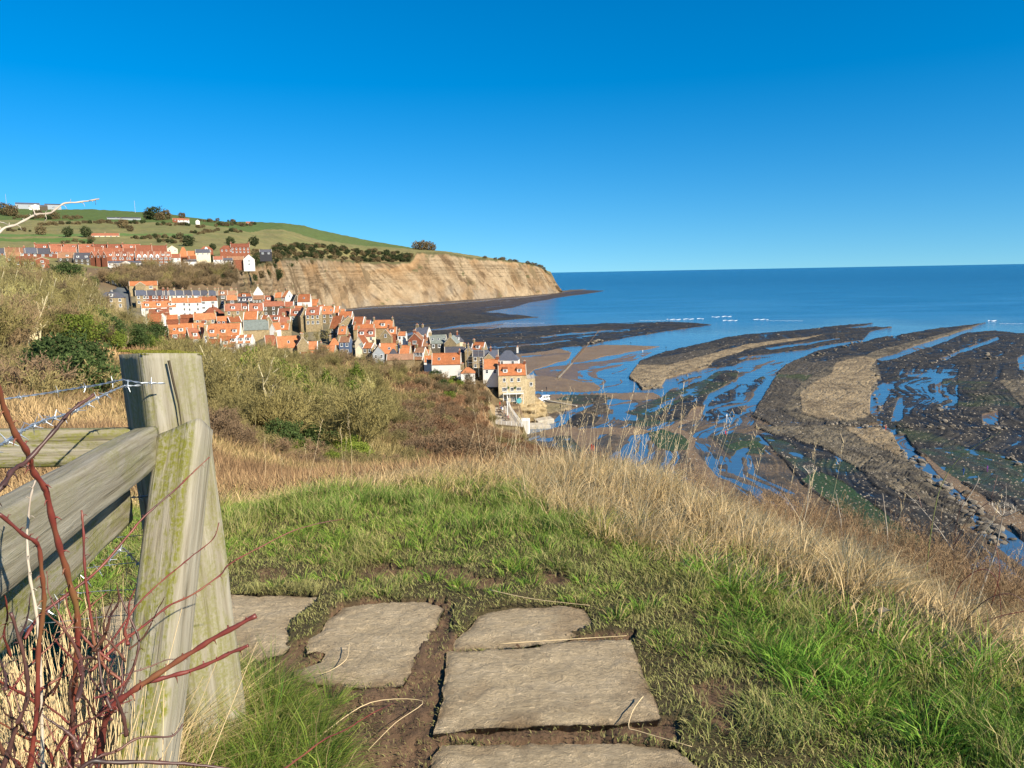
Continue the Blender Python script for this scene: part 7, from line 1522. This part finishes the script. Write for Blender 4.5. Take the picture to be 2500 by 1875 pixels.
g0 = scat(2100, 1.8, 7.2, lambda x, y, r, a: (~in_slab(x, y, -0.12)) & (~mud_at(x, y)) & (r < r_edge(a)) & (fbm(x*1.3, y*1.3, 350, 3) > -0.02))
tufts('grass_tufts', g0, 52, 0.088, 0.0038, 0.75, (0.07, 0.18, 0.025), (0.28, 0.38, 0.065), 'tufts of longer green grass round the slabs', 11, rr_=0.05)
g1_ = scat(1400, 2.0, 6.5, lambda x, y, r, a: (x > 1.0) & (~in_slab(x, y, -0.3)) & (r < r_edge(a)) & (r > 1.6)); tufts('lush_grass', g1_, 60, 0.17, 0.0042, 0.9, (0.05, 0.17, 0.022), (0.25, 0.40, 0.06), 'lush long green grass at the lower right', 12, (-0.05, 0.05), 0.07, 0.06)
g2_ = scat(420, 4.2, 7.5, lambda x, y, r, a: (np.abs(r-r_edge(a)) < 0.45)); tufts('yellow_grass', g2_, 60, 0.20, 0.0042, 0.8, (0.16, 0.21, 0.04), (0.36, 0.34, 0.10), 'yellow-green grass where the lawn meets the dry grass', 13, (-.1, 0), 0.4, 0.07)
pt = PZ(np.array([640, 600, 680, 720, 560, 620, 700, 480, 520, 660, 590, 740, 650, 610, 670, 570, 640, 500]), np.array([1700, 1760, 1790, 1850, 1850, 1830, 1720, 1880, 1800, 1750, 1700, 1900, 1950, 1900, 1880, 1930, 1740, 1940]), GZ+0.03); cen = []
for q in pt:
    for _ in range(7): cen.append(q+np.array([random.gauss(0, .06), random.gauss(0, .06), 0]))
tufts('post_foot_grass', np.array(cen), 100, 0.23, 0.0036, 1.0, (0.10, 0.22, 0.035), (0.34, 0.40, 0.08), 'long green and yellow grass at the foot of the wooden post', 14, (0.45, -0.1), 0.20, 0.05)
# dry grass belts
def belt(x, y, r, a): return (r > r_edge(a)+0.15*RNG.uniform(-1, 1, len(r)))
g3 = scat(2600, 4.0, 12, lambda x, y, r, a: belt(x, y, r, a) & (fbm(x*0.9, y*0.9, 360, 3) > -0.25) & (r < r_edge(a)+3.0), 0.0, 0.74)
tufts('dry_grass', g3, 58, 0.27, 0.0034, 0.75, (0.70, 0.52, 0.27), (0.92, 0.73, 0.44), 'pale dry grass spilling over the cliff edge', 15, (0.38, -0.15), 0.3, 0.09)
g4 = scat(1500, 5.0, 11, lambda x, y, r, a: belt(x, y, r, a) & (fbm(x*1.1, y*1.1, 361, 3) > -0.05), -0.45, 0.02)
tufts('matted_dry_grass', g4, 50, 0.17, 0.004, 0.9, (0.54, 0.40, 0.21), (0.74, 0.57, 0.33), 'matted straw-coloured grass beyond the lawn', 16, (0.3, -0.1), 0.3, 0.09)
fb = scat(110000, 3.0, 11, lambda x, y, r, a: (r > r_edge(a)-0.25) & (r < r_edge(a)+4.5)); fb[:, 2] = zg(fb[:, 0], fb[:, 1])-0.005; nf = len(fb)
blades('straw_filler', fb, RNG.uniform(.06, .20, nf), RNG.uniform(.003, .006, nf), np.stack([0.5+RNG.normal(0, .5, nf), RNG.normal(0, .5, nf)], 1), np.array((0.62, 0.46, 0.24))*RNG.uniform(.55, 1.25, (nf, 1)), M_GRASS, 'short matted dead grass along the cliff brow', 'grass', 24)
# tall pale stems, by the photo: (column, row of the tip, distance)
def stems(name, bases, tips, w_, col_, label, seed, head=True):
    g = np.random.default_rng(seed); q = MB()
    for b0, t0 in zip(bases, tips):
        m_ = (b0+t0)/2+g.normal(0, 0.02, 3); q.tube([b0, m_, t0], [w_, w_*0.8, w_*0.35], 4, 0, False)
        if head:
            for k in range(7): s_ = 1-k*0.03; c = b0+(t0-b0)*s_; q.tube([c, c+g.normal(0, 0.012, 3)+(0, 0, 0.03)], [w_*0.9, w_*0.3], 3, 0, False)
    o = q.build(name, simple('dry_stem', col_, 0.8, 0.2, 0.25, 8.0)); return tag(o, label, 'grass', kind='stuff')
bs = []; tps = []
for k in range(110):
    px_ = random.uniform(1150, 1760) if k < 75 else random.uniform(560, 2480); a_ = float(AZ(px_, 1150)); re1 = float(r_edge(a_)); r_ = re1+random.uniform(0.2, 2.6); b0 = np.array([r_*math.sin(a_), r_*math.cos(a_), 0]); b0[2] = zg(b0[0], b0[1])[0]
    h_ = random.uniform(0.35, 0.8) if k < 85 else random.uniform(0.3, 0.7); t0 = b0+np.array([random.gauss(0.14, 0.12), random.gauss(0, .12), h_]); bs.append(b0); tps.append(t0)
stems('tall_stems', bs, tps, 0.0015, (0.62, 0.48, 0.28), 'tall thin dry grass stems standing above the cliff edge', 21)
for (x0, y0, x1, y1, r_) in ((1395, 1010, 1350, 1180, 7.4),): pass
for (tx, ty, bx, by, r_, lb) in ((1625, 995, 1560, 1200, 7.2, 'tallest pale stem with branched head above the dry grass'), (1371, 975, 1378, 1150, 7.0, 'thin straight pale stem just right of the terrace'), (1430, 990, 1398, 1160, 7.2, 'pale leaning stem right of the straight one'), (1532, 1025, 1505, 1170, 7.2, 'pale stem with drooping tip, middle of the dry grass'), (1558, 1055, 1548, 1170, 7.2, 'pale stem with white seed head')):
    b0 = P(bx, by, r_); b0[2] = zg(b0[0], b0[1])[0]; t0 = P(tx, ty, r_-0.15); q = MB(); m1 = b0*0.5+t0*0.5+np.array([-.015, 0, 0]); q.tube([b0, m1, t0], [0.004, 0.003, 0.0012], 5)
    for k in range(8): s_ = 1-0.05*k; c = b0+(t0-b0)*s_; q.tube([c, c+np.array([0.03*(-1)**k, 0, 0.05])], [0.002, 0.0007], 4)
    tag(q.build('seed_stem', simple('dry_stem', (0.62, 0.48, 0.28))), lb, 'stem')
# ---- timber
mt, n, l, b = newmat('weathered_timber', 0.85, 0.2)
vg = mapping(n, l, (38, 38, 1.6)); g1 = noise(n, l, 1.4, 6, 0.65, vg, 0.6); vb = mapping(n, l, (1, 1, 1)); g2 = noise(n, l, 7, 5, 0.7, vb, 0.5); vs_ = mapping(n, l, (9, 9, 2.2)); g3n = noise(n, l, 1.6, 6, 0.75, vs_, 0.4); gf = noise(n, l, 80, 3, 0.7, vb)
r1 = ramp(n, l, g1.outputs[0], [(0.28, (0.07, 0.058, 0.035)), (0.40, (0.20, 0.175, 0.125)), (0.6, (0.28, 0.255, 0.195)), (0.78, (0.37, 0.34, 0.27))])
r3 = ramp(n, l, g3n.outputs[0], [(0.43, 0.0), (0.53, 0.92)]); rf = ramp(n, l, gf.outputs[0], [(0.35, 0.2), (0.6, 1.0)])
mm_ = n.new('ShaderNodeMath'); mm_.operation = 'MULTIPLY'; l.new(r3.outputs[0], mm_.inputs[0]); l.new(rf.outputs[0], mm_.inputs[1])
oi = n.new('ShaderNodeObjectInfo'); alg = n.new('ShaderNodeAttribute'); alg.attribute_name = 'algae'
m2 = n.new('ShaderNodeMath'); m2.operation = 'MULTIPLY'; l.new(mm_.outputs[0], m2.inputs[0]); l.new(alg.outputs['Fac'], m2.inputs[1])
o_ = mix(n, l, m2.outputs[0], r1.outputs[0], (0.145, 0.145, 0.022)); l.new(o_, b.inputs['Base Color']); bump(n, l, b, g1.outputs[0], 0.55, 0.012)
M_TIMB = mt
def timber(name, p0, p1, w_, d_, xdir, algae=1.0, parent=None, label=None, cat=None, group=None, seed=1, topcut=0.0, endalg=0.0, front=0.0):
    p0 = np.array(p0, float); p1 = np.array(p1, float); L_ = np.linalg.norm(p1-p0); za = (p1-p0)/L_; xa = np.array(xdir, float); xa = xa-za*xa.dot(za); xa /= np.linalg.norm(xa); ya = np.cross(za, xa)
    nx, nz = 7, max(8, int(L_/0.02)); per = []
    for k in range(nx): per.append((-w_/2+w_*k/nx, -d_/2))
    for k in range(nx): per.append((w_/2, -d_/2+d_*k/nx))
    for k in range(nx): per.append((w_/2-w_*k/nx, d_/2))
    for k in range(nx): per.append((-w_/2, d_/2-d_*k/nx))
    per = np.array(per); m_ = len(per); zz = np.linspace(0, L_, nz); PX = np.repeat(per[None], nz, 0); ZZ = np.repeat(zz[:, None], m_, 1)
    rc = 1-0.10*(np.abs(PX[..., 0])/(w_/2) > 0.99)*(np.abs(PX[..., 1])/(d_/2) > 0.99); dsp = 0.004*fbm(PX[..., 0]*30+seed, PX[..., 1]*30+ZZ*1.5, seed, 3)+0.003*fbm(ZZ*6, PX[..., 0]*3+PX[..., 1]*3, seed+2, 2); nrm_ = norm(np.dstack([PX[..., 0]/w_, PX[..., 1]/d_]))
    XY = PX*rc[..., None]+nrm_*dsp[..., None]; Z3 = ZZ+topcut*(ZZ/L_)*(PX[..., 0]/w_)
    vs = np.dstack([XY[..., 0], XY[..., 1], Z3]).reshape(-1, 3); ii = np.arange(nz*m_).reshape(nz, m_); F_ = np.stack([ii[:-1], np.roll(ii, -1, 1)[:-1], np.roll(ii, -1, 1)[1:], ii[1:]], -1).reshape(-1, 4)
    ends = np.array([[0, 0, 0], [0, 0, L_]]); o0 = len(vs); vs = np.concatenate([vs, ends]); t_ = []
    for k in range(m_): t_.append((ii[0, (k+1) % m_], ii[0, k], o0)); t_.append((ii[-1, k], ii[-1, (k+1) % m_], o0+1))
    zal = np.concatenate([ZZ.ravel(), [0, L_]]); al = np.full(len(vs), algae)+0.5*fbm(vs[:, 2]*3, vs[:, 0]*10+vs[:, 1]*10, seed+7, 3); al = np.maximum(al, sstep(0.06, 0.0, L_-vs[:, 2])*endalg)
    al = np.maximum(al, (vs[:, 0] < -w_/2*0.93)*1.1*algae); al = np.maximum(al, (vs[:, 1] < -d_/2*0.93)*front)
    me_ = npmesh(name, vs, [F_, np.array(t_)], [M_TIMB], False, None, {'algae': np.clip(al, 0, 1.3)})
    o = link(name, me_, parent); M4 = Matrix(((xa[0], ya[0], za[0], p0[0]), (xa[1], ya[1], za[1], p0[1]), (xa[2], ya[2], za[2], p0[2]), (0, 0, 0, 1)))
    if parent is not None: o.matrix_world = M4; o.parent = None; o.parent = parent; o.matrix_parent_inverse = parent.matrix_basis.inverted(); o.matrix_basis = M4
    else: o.matrix_world = M4
    return tag(o, label, cat, group) if label else o
FXN = np.array([0.755, -0.656, 0.0]); LXD = np.array([0.656, 0.755, 0.0])     # front-face normal; direction across the front
pr_ = 2.78
topc = P(392, 864, pr_); botc = P(500, 1700, 2.70); botc = botc+(botc-topc)*0.12
post = empty('fence_post', V(botc), 0, 'thick weathered square gate post with mossy top and a leaning brace', 'fence post')
timber('upright', botc, topc, 0.205, 0.20, LXD, 0.55, post, seed=3, topcut=-0.02)
# cracks in the upright and saw-cut top
def facing(px_, py_, r_): return P(px_, py_, r_)
bt = facing(452, 1060, 2.58); bb = facing(345, 1960, 2.02); bb2 = bb+(bb-bt)*0.05
timber('brace', bb2, bt, 0.135, 0.12, (1, -0.05, 0), 0.1, post, seed=8, topcut=0.05, front=1.15)
q = MB(); na = facing(449, 985, 2.665); q.tube([na, na+(0.0, 0.0, 0.0005)+FXN*0.006], [0.004, 0.004], 8); 
# split running down the face, as a thin dark recess edge
spl = [facing(412, 880, 2.655), facing(424, 935, 2.652), facing(436, 985, 2.65), facing(442, 1030, 2.648), facing(443, 1062, 2.646)]
ob = MB(); ob.tube([p_+FXN*0.0 for p_ in spl], [0.0045, 0.004, 0.003, 0.002, 0.001], 5); o = ob.build('split', simple('split_shadow_wood', (0.06, 0.045, 0.025)), None); o.parent = post; o.matrix_parent_inverse = post.matrix_basis.inverted()
# moss cap
mg = RNG; n_ = 9000; u = RNG.uniform(-.5, .5, (n_, 2)); pc = topc+LXD*u[:, :1]*0.20+FXN*u[:, 1:]*0.195; pc[:, 2] = topc[2]+0.003-0.02*u[:, 0]; pc[:, 2] += 0.004*fbm(pc[:, 0]*30, pc[:, 1]*30, 5, 2)
o = blades('moss', pc, RNG.uniform(.004, .010, n_), np.full(n_, .0022), RNG.normal(0, .5, (n_, 2)), np.array((0.20, 0.20, 0.035))*RNG.uniform(.6, 1.4, (n_, 1)), M_GRASS, None, None, 31); o.parent = post; o.matrix_parent_inverse = post.matrix_basis.inverted(); o['kind'] = 'stuff'
# rails
fence = empty('rail_fence', V(P(340, 1090, 2.9)), 0, 'weathered timber rail fence running left from the post', 'fence')
def rail(pa, ra, pb, rb_, w_, d_, alg_, seed, up_=(0, 0, 1), ea=0.0): return timber('rail', P(*pb, rb_), P(*pa, ra), w_, d_, up_, alg_, fence, seed=seed, endalg=ea)
rail((352, 1088), 2.78, (-420, 1102), 2.98, 0.12, 0.06, 1.1, 11)
ra_ = P(358, 1090, 2.58); rb2 = P(0, 1328, 1.47); rc2 = ra_+(rb2-ra_)*1.75
timber('rail', rc2, ra_, 0.122, 0.075, (0, 0, 1), 0.3, fence, seed=12, endalg=1.3)
timber('rail', rc2-np.array([0.10, 0.0, 0.185]), ra_-np.array([0.10, 0.0, 0.185]), 0.115, 0.07, (0, 0, 1), 0.8, fence, seed=13)
timber('far_post', P(-330, 1500, 2.75), P(-330, 1010, 2.75), 0.15, 0.15, (1, 0, 0), 0.6, fence, seed=17)
# ---- barbed wire
M_WIRE = simple('galvanised_wire', (0.42, 0.46, 0.50), 0.42, 0.5, 0.2, 30, 0, 0.75)
def wire(pts, label, barb=0.11, rad=0.0016, twist=True, seed=1, parent_name='barbed_wire'):
    pts = [np.array(p_, float) for p_ in pts]; g = np.random.default_rng(seed)
    seg = [np.linalg.norm(pts[i+1]-pts[i]) for i in range(len(pts)-1)]; tot = sum(seg); cum = np.r_[0, np.cumsum(seg)]; A_ = np.array(pts)
    n_ = int(tot/0.006)+2; s_ = np.linspace(0, tot, n_); c = np.stack([np.interp(s_, cum, A_[:, k]) for k in range(3)], 1); c[:, 2] += 0.004*np.sin(s_*9)
    t = norm(np.gradient(c, axis=0)); u = norm(np.cross(t, np.array([0, 0, 1.0]))); v_ = np.cross(t, u)
    root = empty(parent_name, V(pts[0]), 0, label, 'barbed wire' if barb else 'wire')
    inv_ = Matrix.Translation(-V(pts[0])); q = MB()
    for ph in ((0, math.pi) if twist else (0,)):
        w_ = c+(u*np.cos(s_*130+ph)[:, None]+v_*np.sin(s_*130+ph)[:, None])*(rad*1.05 if twist else 0); q.tube(list(w_), rad, 5)
    o = link('strand', q.mesh('strand', [M_WIRE], True), root); o.matrix_parent_inverse = inv_
    if barb:
        d_ = 0.05
        while d_ < tot:
            i_ = int(d_/tot*(n_-1)); p_ = c[i_]; q = MB(); a0 = g.uniform(0, 6.28)
            hel = [p_+t[i_]*(-0.006+0.0012*k)+(u[i_]*math.cos(a0+k*1.2)+v_[i_]*math.sin(a0+k*1.2))*0.0042 for k in range(11)]; q.tube(hel, 0.0013, 4)
            for k in range(4):
                a1 = a0+k*1.57+g.normal(0, .2); dd = u[i_]*math.cos(a1)+v_[i_]*math.sin(a1)+t[i_]*g.normal(0, .35); q.tube([p_+t[i_]*(0.005 if k % 2 else -0.005), p_+t[i_]*(0.005 if k % 2 else -0.005)+dd*0.019], [0.0015, 0.0005], 4)
            o = link('barb', q.mesh('barb', [M_WIRE]), root); o.matrix_parent_inverse = inv_; d_ += barb*g.uniform(.85, 1.15)
    return root
wire([P(403, 936, 2.60), P(345, 937, 2.57), P(300, 930, 2.6), P(240, 943, 2.65), P(120, 958, 2.75), P(0, 972, 2.8), P(-200, 990, 2.9)], 'upper strand of barbed wire, stapled across the front of the post', seed=2)
wire([P(345, 941, 2.58), P(300, 945, 2.55), P(260, 965, 2.45), P(170, 1005, 2.1), P(90, 1040, 1.75), P(40, 1062, 1.6), P(-10, 1088, 1.45), P(-200, 1180, 1.2)], 'second barbed strand sloping down left toward the camera', seed=5)
wire([P(372, 1212, 2.7), P(300, 1219, 2.6), P(200, 1240, 2.3), P(60, 1270, 1.9)], 'barbed strand below the rail, half hidden behind stems', seed=6)
wire([P(345, 1385, 2.6), P(300, 1340, 2.4), P(250, 1378, 2.2), P(160, 1460, 1.9), P(60, 1540, 1.6)], 'low barbed strand crossing in front of the shaded gap', seed=7)
for k, (ya, yb) in enumerate(((1306, 1335), (1372, 1400), (1440, 1452), (1500, 1520))): wire([P(362, ya, 2.68), P(240, (ya+yb)/2, 2.5), P(60, yb, 2.2)], 'plain fence wire, %s from the top under the rails' % ('first', 'second', 'third', 'fourth')[k], barb=0, rad=0.0013, twist=False, seed=9, parent_name='fence_wire')
# ---- thorny stems
M_STEM = None
def stemmat(name, c1, c2, c3):
    mt, n, l, b = newmat(name, 0.45, 0.45); nz = noise(n, l, 9, 5, 0.6, mapping(n, l)); r = ramp(n, l, nz.outputs[0], [(0.3, c1), (0.5, c2), (0.72, c3)]); l.new(r.outputs[0], b.inputs['Base Color']); bump(n, l, b, nz.outputs[0], 0.3, 0.003); return mt
M_ROSE = stemmat('red_bark', (0.05, 0.018, 0.014), (0.16, 0.032, 0.024), (0.18, 0.09, 0.035)); M_DARKS = stemmat('dark_and_shaded_bark', (0.03, 0.018, 0.016), (0.08, 0.035, 0.028), (0.16, 0.07, 0.04)); M_PALE = stemmat('pale_bark', (0.28, 0.22, 0.17), (0.42, 0.36, 0.28), (0.5, 0.45, 0.36)); M_GREENS = stemmat('green_bark', (0.14, 0.17, 0.05), (0.22, 0.25, 0.08), (0.25, 0.2, 0.1))
def smooth(pts, n_=8):
    A_ = np.array(pts, float); out = []
    for i in range(len(A_)-1):
        p0 = A_[max(i-1, 0)]; p1 = A_[i]; p2 = A_[i+1]; p3 = A_[min(i+2, len(A_)-1)]
        for k in range(n_): t = k/n_; out.append(0.5*((2*p1)+(-p0+p2)*t+(2*p0-5*p1+4*p2-p3)*t*t+(-p0+3*p1-3*p2+p3)*t**3))
    out.append(A_[-1]); return np.array(out)
def cane(parent, px, r0, r1, w0, w1, mat, seed, thorns=True, name='stem'):
    "px: photo positions from root to tip at distances r0..r1"
    a = np.array(px, float); rs = np.linspace(r0, r1, len(a)); p = P(a[:, 0], a[:, 1], rs); s_ = smooth(p, 7); g = np.random.default_rng(seed); s_ = s_+np.cumsum(g.normal(0, 0.0006, s_.shape), 0)*0.5
    n_ = len(s_); w_ = 0.54*np.linspace(w0, w1, n_)*(1+0.18*np.sin(np.arange(n_)*1.3+seed)); q = MB(); q.tube(list(s_), list(w_), 8)
    if thorns:
        for i in range(2, n_-2, 3):
            t = s_[i+1]-s_[i-1]; t = t/np.linalg.norm(t); d_ = norm(np.cross(t, g.normal(0, 1, 3))); L_ = 0.006+w_[i]*1.3; q.tube([s_[i]-t*0.002, s_[i]+d_*L_*0.6, s_[i]+d_*L_-np.array([0, 0, L_*0.35])], [w_[i]*0.55, w_[i]*0.28, 0.0003], 5)
    o = link(name, q.mesh(name, [mat], True), parent)
    if parent is not None: o.matrix_parent_inverse = Matrix.Translation(-parent.location)
    return o
rb0 = P(170, 1900, 1.25); rb0[2] = GZ
rose = empty('thorny_rose_bush', V(rb0), 0, 'leafless thorny rose bush with red stems in front of the fence', 'bush')
CN = [([(170, 1990), (179, 1729), (187, 1607), (187, 1485), (163, 1391), (134, 1302), (110, 1200), (75, 1144), (61, 1103), (29, 1051), (-5, 975), (-30, 900)], 1.3, 1.05, .0085, .006, 0), ([(-60, 1260), (0, 1193), (29, 1150), (67, 1121), (130, 1051), (174, 999), (231, 959)], .85, .95, .0055, .003, 1),
      ([(60, 1560), (100, 1500), (180, 1440), (244, 1387), (301, 1322), (354, 1261), (423, 1200), (463, 1161), (512, 1115)], 1.5, 1.75, .006, .0022, 0), ([(250, 1590), (293, 1538), (342, 1468), (407, 1407), (468, 1359), (521, 1314), (537, 1273)], 1.6, 1.9, .004, .0018, 0),
      ([(220, 1640), (285, 1578), (346, 1534), (407, 1485), (468, 1456), (537, 1407), (561, 1379), (631, 1342), (732, 1294), (838, 1271)], 1.6, 2.0, .0055, .0018, 0), ([(235, 1990), (240, 1875), (264, 1741), (305, 1696), (366, 1652), (447, 1599), (529, 1546), (622, 1497)], 1.2, 1.15, .010, .0065, 0),
      ([(264, 1745), (305, 1700), (346, 1672), (407, 1652), (488, 1627), (560, 1593), (606, 1574)], 1.22, 1.2, .007, .0052, 0), ([(60, 1990), (90, 1750), (98, 1586), (110, 1485), (106, 1416), (98, 1338), (61, 1310), (0, 1257)], 1.15, 1.05, .0062, .004, 0),
      ([(240, 1741), (300, 1675), (252, 1631), (228, 1578), (220, 1509), (203, 1403), (199, 1306), (195, 1249)], 1.3, 1.35, .0055, .003, 0), ([(110, 1990), (98, 1648), (90, 1534), (73, 1428), (65, 1334), (73, 1220), (85, 1180)], 1.2, 1.25, .005, .0025, 2),
      ([(270, 1745), (330, 1620), (340, 1560), (325, 1520), (300, 1470), (288, 1440)], 1.3, 1.35, .005, .002, 1), ([(130, 1990), (203, 1870), (285, 1862), (407, 1862), (504, 1870), (620, 1885)], 1.1, 1.1, .007, .003, 1), ([(200, 1900), (240, 1850), (285, 1836), (340, 1805), (420, 1800), (450, 1770)], 1.15, 1.2, .005, .002, 1),  # last two canes here: their shade is put into the dark bark colour
      ([(20, 1700), (60, 1640), (120, 1580), (200, 1500), (260, 1450)], 1.4, 1.5, .004, .0016, 0), ([(0, 1900), (40, 1780), (70, 1700), (60, 1600), (30, 1500)], 1.0, 1.0, .006, .003, 1), ([(640, 1920), (692, 1880), (732, 1851), (793, 1806), (838, 1786), (900, 1749), (960, 1720)], 1.45, 1.8, .0045, .0018, 0)]
for k, (px, r0, r1, w0, w1, m_) in enumerate(CN): cane(rose, px, r0, r1, w0, w1, (M_ROSE, M_DARKS, M_PALE)[m_], 40+k)
for k in range(60):
    x0 = random.uniform(-40, 320); y0 = random.uniform(1560, 1960); L_ = random.uniform(90, 260); an = random.uniform(-2.6, -0.5); p_ = [(x0, y0)]
    for j in range(4): an += random.gauss(0, .3); p_.append((p_[-1][0]+math.cos(an)*L_/4, p_[-1][1]+math.sin(an)*L_/4))
    r_ = random.uniform(0.95, 1.5); cane(rose, p_, r_, r_+random.uniform(-.1, .15), random.uniform(.003, .006), .0012, M_ROSE if random.random() < .5 else M_DARKS, 100+k, True, 'twig')
br = empty('bare_branch', V(P(-80, 640, 1.3)), 0, 'pale thorny branch reaching up across the sky at the left edge', 'branch')
cane(br, [(-80, 640), (0, 566), (42, 545), (85, 524), (124, 518), (155, 498), (209, 488), (246, 480)], 1.25, 1.35, .0034, .002, M_PALE, 200); cane(br, [(85, 524), (78, 508), (68, 500)], 1.29, 1.29, .002, .0008, M_PALE, 201, False); cane(br, [(110, 522), (112, 534), (109, 545)], 1.3, 1.3, .0015, .0006, M_PALE, 202, False); cane(br, [(-60, 525), (0, 543), (20, 553)], 1.25, 1.28, .002, .001, M_PALE, 203, False)
# dry straw tangle by the fence
bs = []; tps = []
for k in range(1800):
    px_ = random.uniform(-60, 310); py_ = random.uniform(1640, 2060); r_ = random.uniform(1.5, 2.7); b0 = P(px_, py_, r_); b0[2] = zg(b0[0], b0[1])[0]; an = random.uniform(0, 6.28); ln_ = random.uniform(0.05, 0.55)*(0.35 if k % 2 else 1.0)
    h_ = random.uniform(.3, .78)*(0.72 if k % 3 else 1.0); bs.append(b0); tps.append(b0+np.array([math.cos(an)*ln_*h_, math.sin(an)*ln_*h_, h_]))
stems('dry_stalks', bs, tps, 0.0017, (0.60, 0.45, 0.24), 'tangle of dry pale stalks under the rose bush', 22, False)
cen = scat(520, 1.35, 2.8, lambda x, y, r, a: (x < -1.1) & (x > -2.2), -0.74, -0.18); tufts('straw_mat', cen, 60, 0.36, 0.0034, 0.9, (0.40, 0.30, 0.15), (0.64, 0.50, 0.27), 'matted straw grass at the foot of the fence', 23, (0, 0), 0.5, 0.09)
# loose straws on the ground
for k, (px, lb) in enumerate((([(640, 1905), (735, 1843), (790, 1790), (905, 1715), (1032, 1712), (965, 1765), (900, 1830)], 'bent dry reed lying across the mud left of the big slab'), ([(1570, 1700), (1545, 1735), (1535, 1775), (1560, 1785), (1690, 1823)], 'bent dry straw lying at the right corner of the largest slab'), ([(1195, 1440), (1300, 1462), (1440, 1478)], 'long pale straw lying along the top of the smallest slab'), ([(1215, 1572), (1400, 1560), (1530, 1552)], 'straw in the joint between the small and the largest slab'), ([(852, 1570), (845, 1610), (800, 1640), (770, 1645)], 'curved pale straw on the rounded slab'))):
    a = np.array(px, float); p = PZ(a[:, 0], a[:, 1], GZ+0.045); p = smooth(p, 5); q = MB(); q.tube(list(p), list(np.linspace(.0021, .001, len(p))), 6); tag(q.build('fallen_straw', simple('straw', (0.55, 0.42, 0.24), 0.8, 0.2, 0.2, 8), None, True), lb, 'straw')
c = PZ(2160, 1508, GZ+0.03); q = MB(); q.add([(-.03, -.01, 0), (.015, -.02, .02), (.035, .008, .0), (.0, .02, .02), (-.03, .015, .01), (0.01, 0, .012)], [(0, 1, 5), (1, 2, 5), (2, 3, 5), (3, 4, 5), (4, 0, 5)]); o = q.build('dead_leaf', simple('dead_leaf', (0.22, 0.18, 0.13))); o.location = (c[0], c[1], H1(c[0], c[1])+0.06); tag(o, 'crumpled pale dead leaf in the grass at the right', 'leaf')
# ---- right-hand brambles and umbels
bb_ = empty('arching_bramble', V(P(2440, 1600, 4.0)), 0, 'reddish arching bramble canes at the right edge of the cliff path', 'bramble')
for k, (px, r_) in enumerate((([(2300, 1560), (2320, 1486), (2347, 1421), (2396, 1389), (2429, 1410), (2442, 1476), (2440, 1584)], 4.3), ([(2211, 1454), (2303, 1508), (2385, 1551), (2455, 1595)], 4.2), ([(2363, 1540), (2430, 1508), (2500, 1492), (2560, 1480)], 4.2), ([(2260, 1600), (2330, 1545), (2400, 1470), (2470, 1450), (2540, 1500)], 4.0), ([(2400, 1600), (2415, 1500), (2440, 1400), (2430, 1330)], 4.6), ([(2350, 1560), (2300, 1500), (2240, 1480), (2190, 1470)], 4.4))):
    cane(bb_, px, r_, r_+0.1, .0055, .0028, M_ROSE if k % 2 == 0 else M_DARKS, 300+k, True, 'cane')
gb = empty('green_bramble', V(P(2270, 1330, 6.0)), 0, 'single tall thin green bramble shoot arching to the right against the beach', 'bramble')
cane(gb, [(2262, 1400), (2273, 1300), (2295, 1194), (2335, 1126), (2386, 1086), (2442, 1055)], 6.0, 6.0, .0065, .0025, M_GREENS, 320, True, 'cane')
tw = empty('bare_sapling', V(P(2330, 1400, 6.5)), 0, 'bare branching sapling leaning over the boulders at the right', 'shrub')
for k, px in enumerate(([(2330, 1420), (2328, 1330), (2345, 1240), (2380, 1190), (2425, 1165)], [(2345, 1245), (2385, 1180), (2388, 1160)], [(2330, 1330), (2370, 1260), (2420, 1220), (2470, 1170)], [(2328, 1345), (2290, 1290), (2240, 1230), (2190, 1185)], [(2250, 1240), (2235, 1200), (2190, 1180)], [(2330, 1400), (2400, 1300), (2450, 1240), (2455, 1180)], [(2420, 1215), (2430, 1180), (2436, 1160)])):
    cane(tw, px, 6.4, 6.5, .006, .002, M_PALE if k % 2 else M_DARKS, 330+k, True, 'branch')
for (tx, ty, bx, by, r_, lb, s_) in ((1978, 1158, 1955, 1300, 8.5, 'dried umbel on a long stem against the dark rocks', .11), (2448, 1262, 2400, 1420, 5.6, 'dried umbel at the far right leaning on a pale stalk', .10), (2155, 1205, 2165, 1380, 7.0, 'single straight dead stalk near the brambles', 0.0), (2040, 1200, 2055, 1340, 8.0, 'thin curved dead stalk left of the straight one', 0.0)):
    t0 = P(tx, ty, r_); b0 = P(bx, by, r_); um = empty('dead_umbel' if s_ else 'dead_stalk', V(b0), 0, lb, 'dead plant'); iv = Matrix.Translation(-V(b0))
    q = MB(); q.tube([b0-(t0-b0)*0.5, b0*.5+t0*.5+np.array([.02, 0, 0]), t0], [.007, .005, .0025], 6); o = link('stalk', q.mesh('stalk', [M_PALE]), um); o.matrix_parent_inverse = iv
    if s_:
        q = MB()
        for k in range(16):
            a = k*2.4; rr1 = s_*(0.35+0.65*(k % 4)/3); e_ = t0+np.array([math.cos(a)*rr1, math.sin(a)*rr1, s_*0.75-rr1*0.25]); q.tube([t0, e_], [.002, .0012], 4)
            for j in range(5): q.tube([e_, e_+np.array([math.cos(j*1.25)*.022, math.sin(j*1.25)*.022, .018])], [.0012, .0009], 3)
        o = link('flower_head', q.mesh('flower_head', [M_PALE]), um); o.matrix_parent_inverse = iv
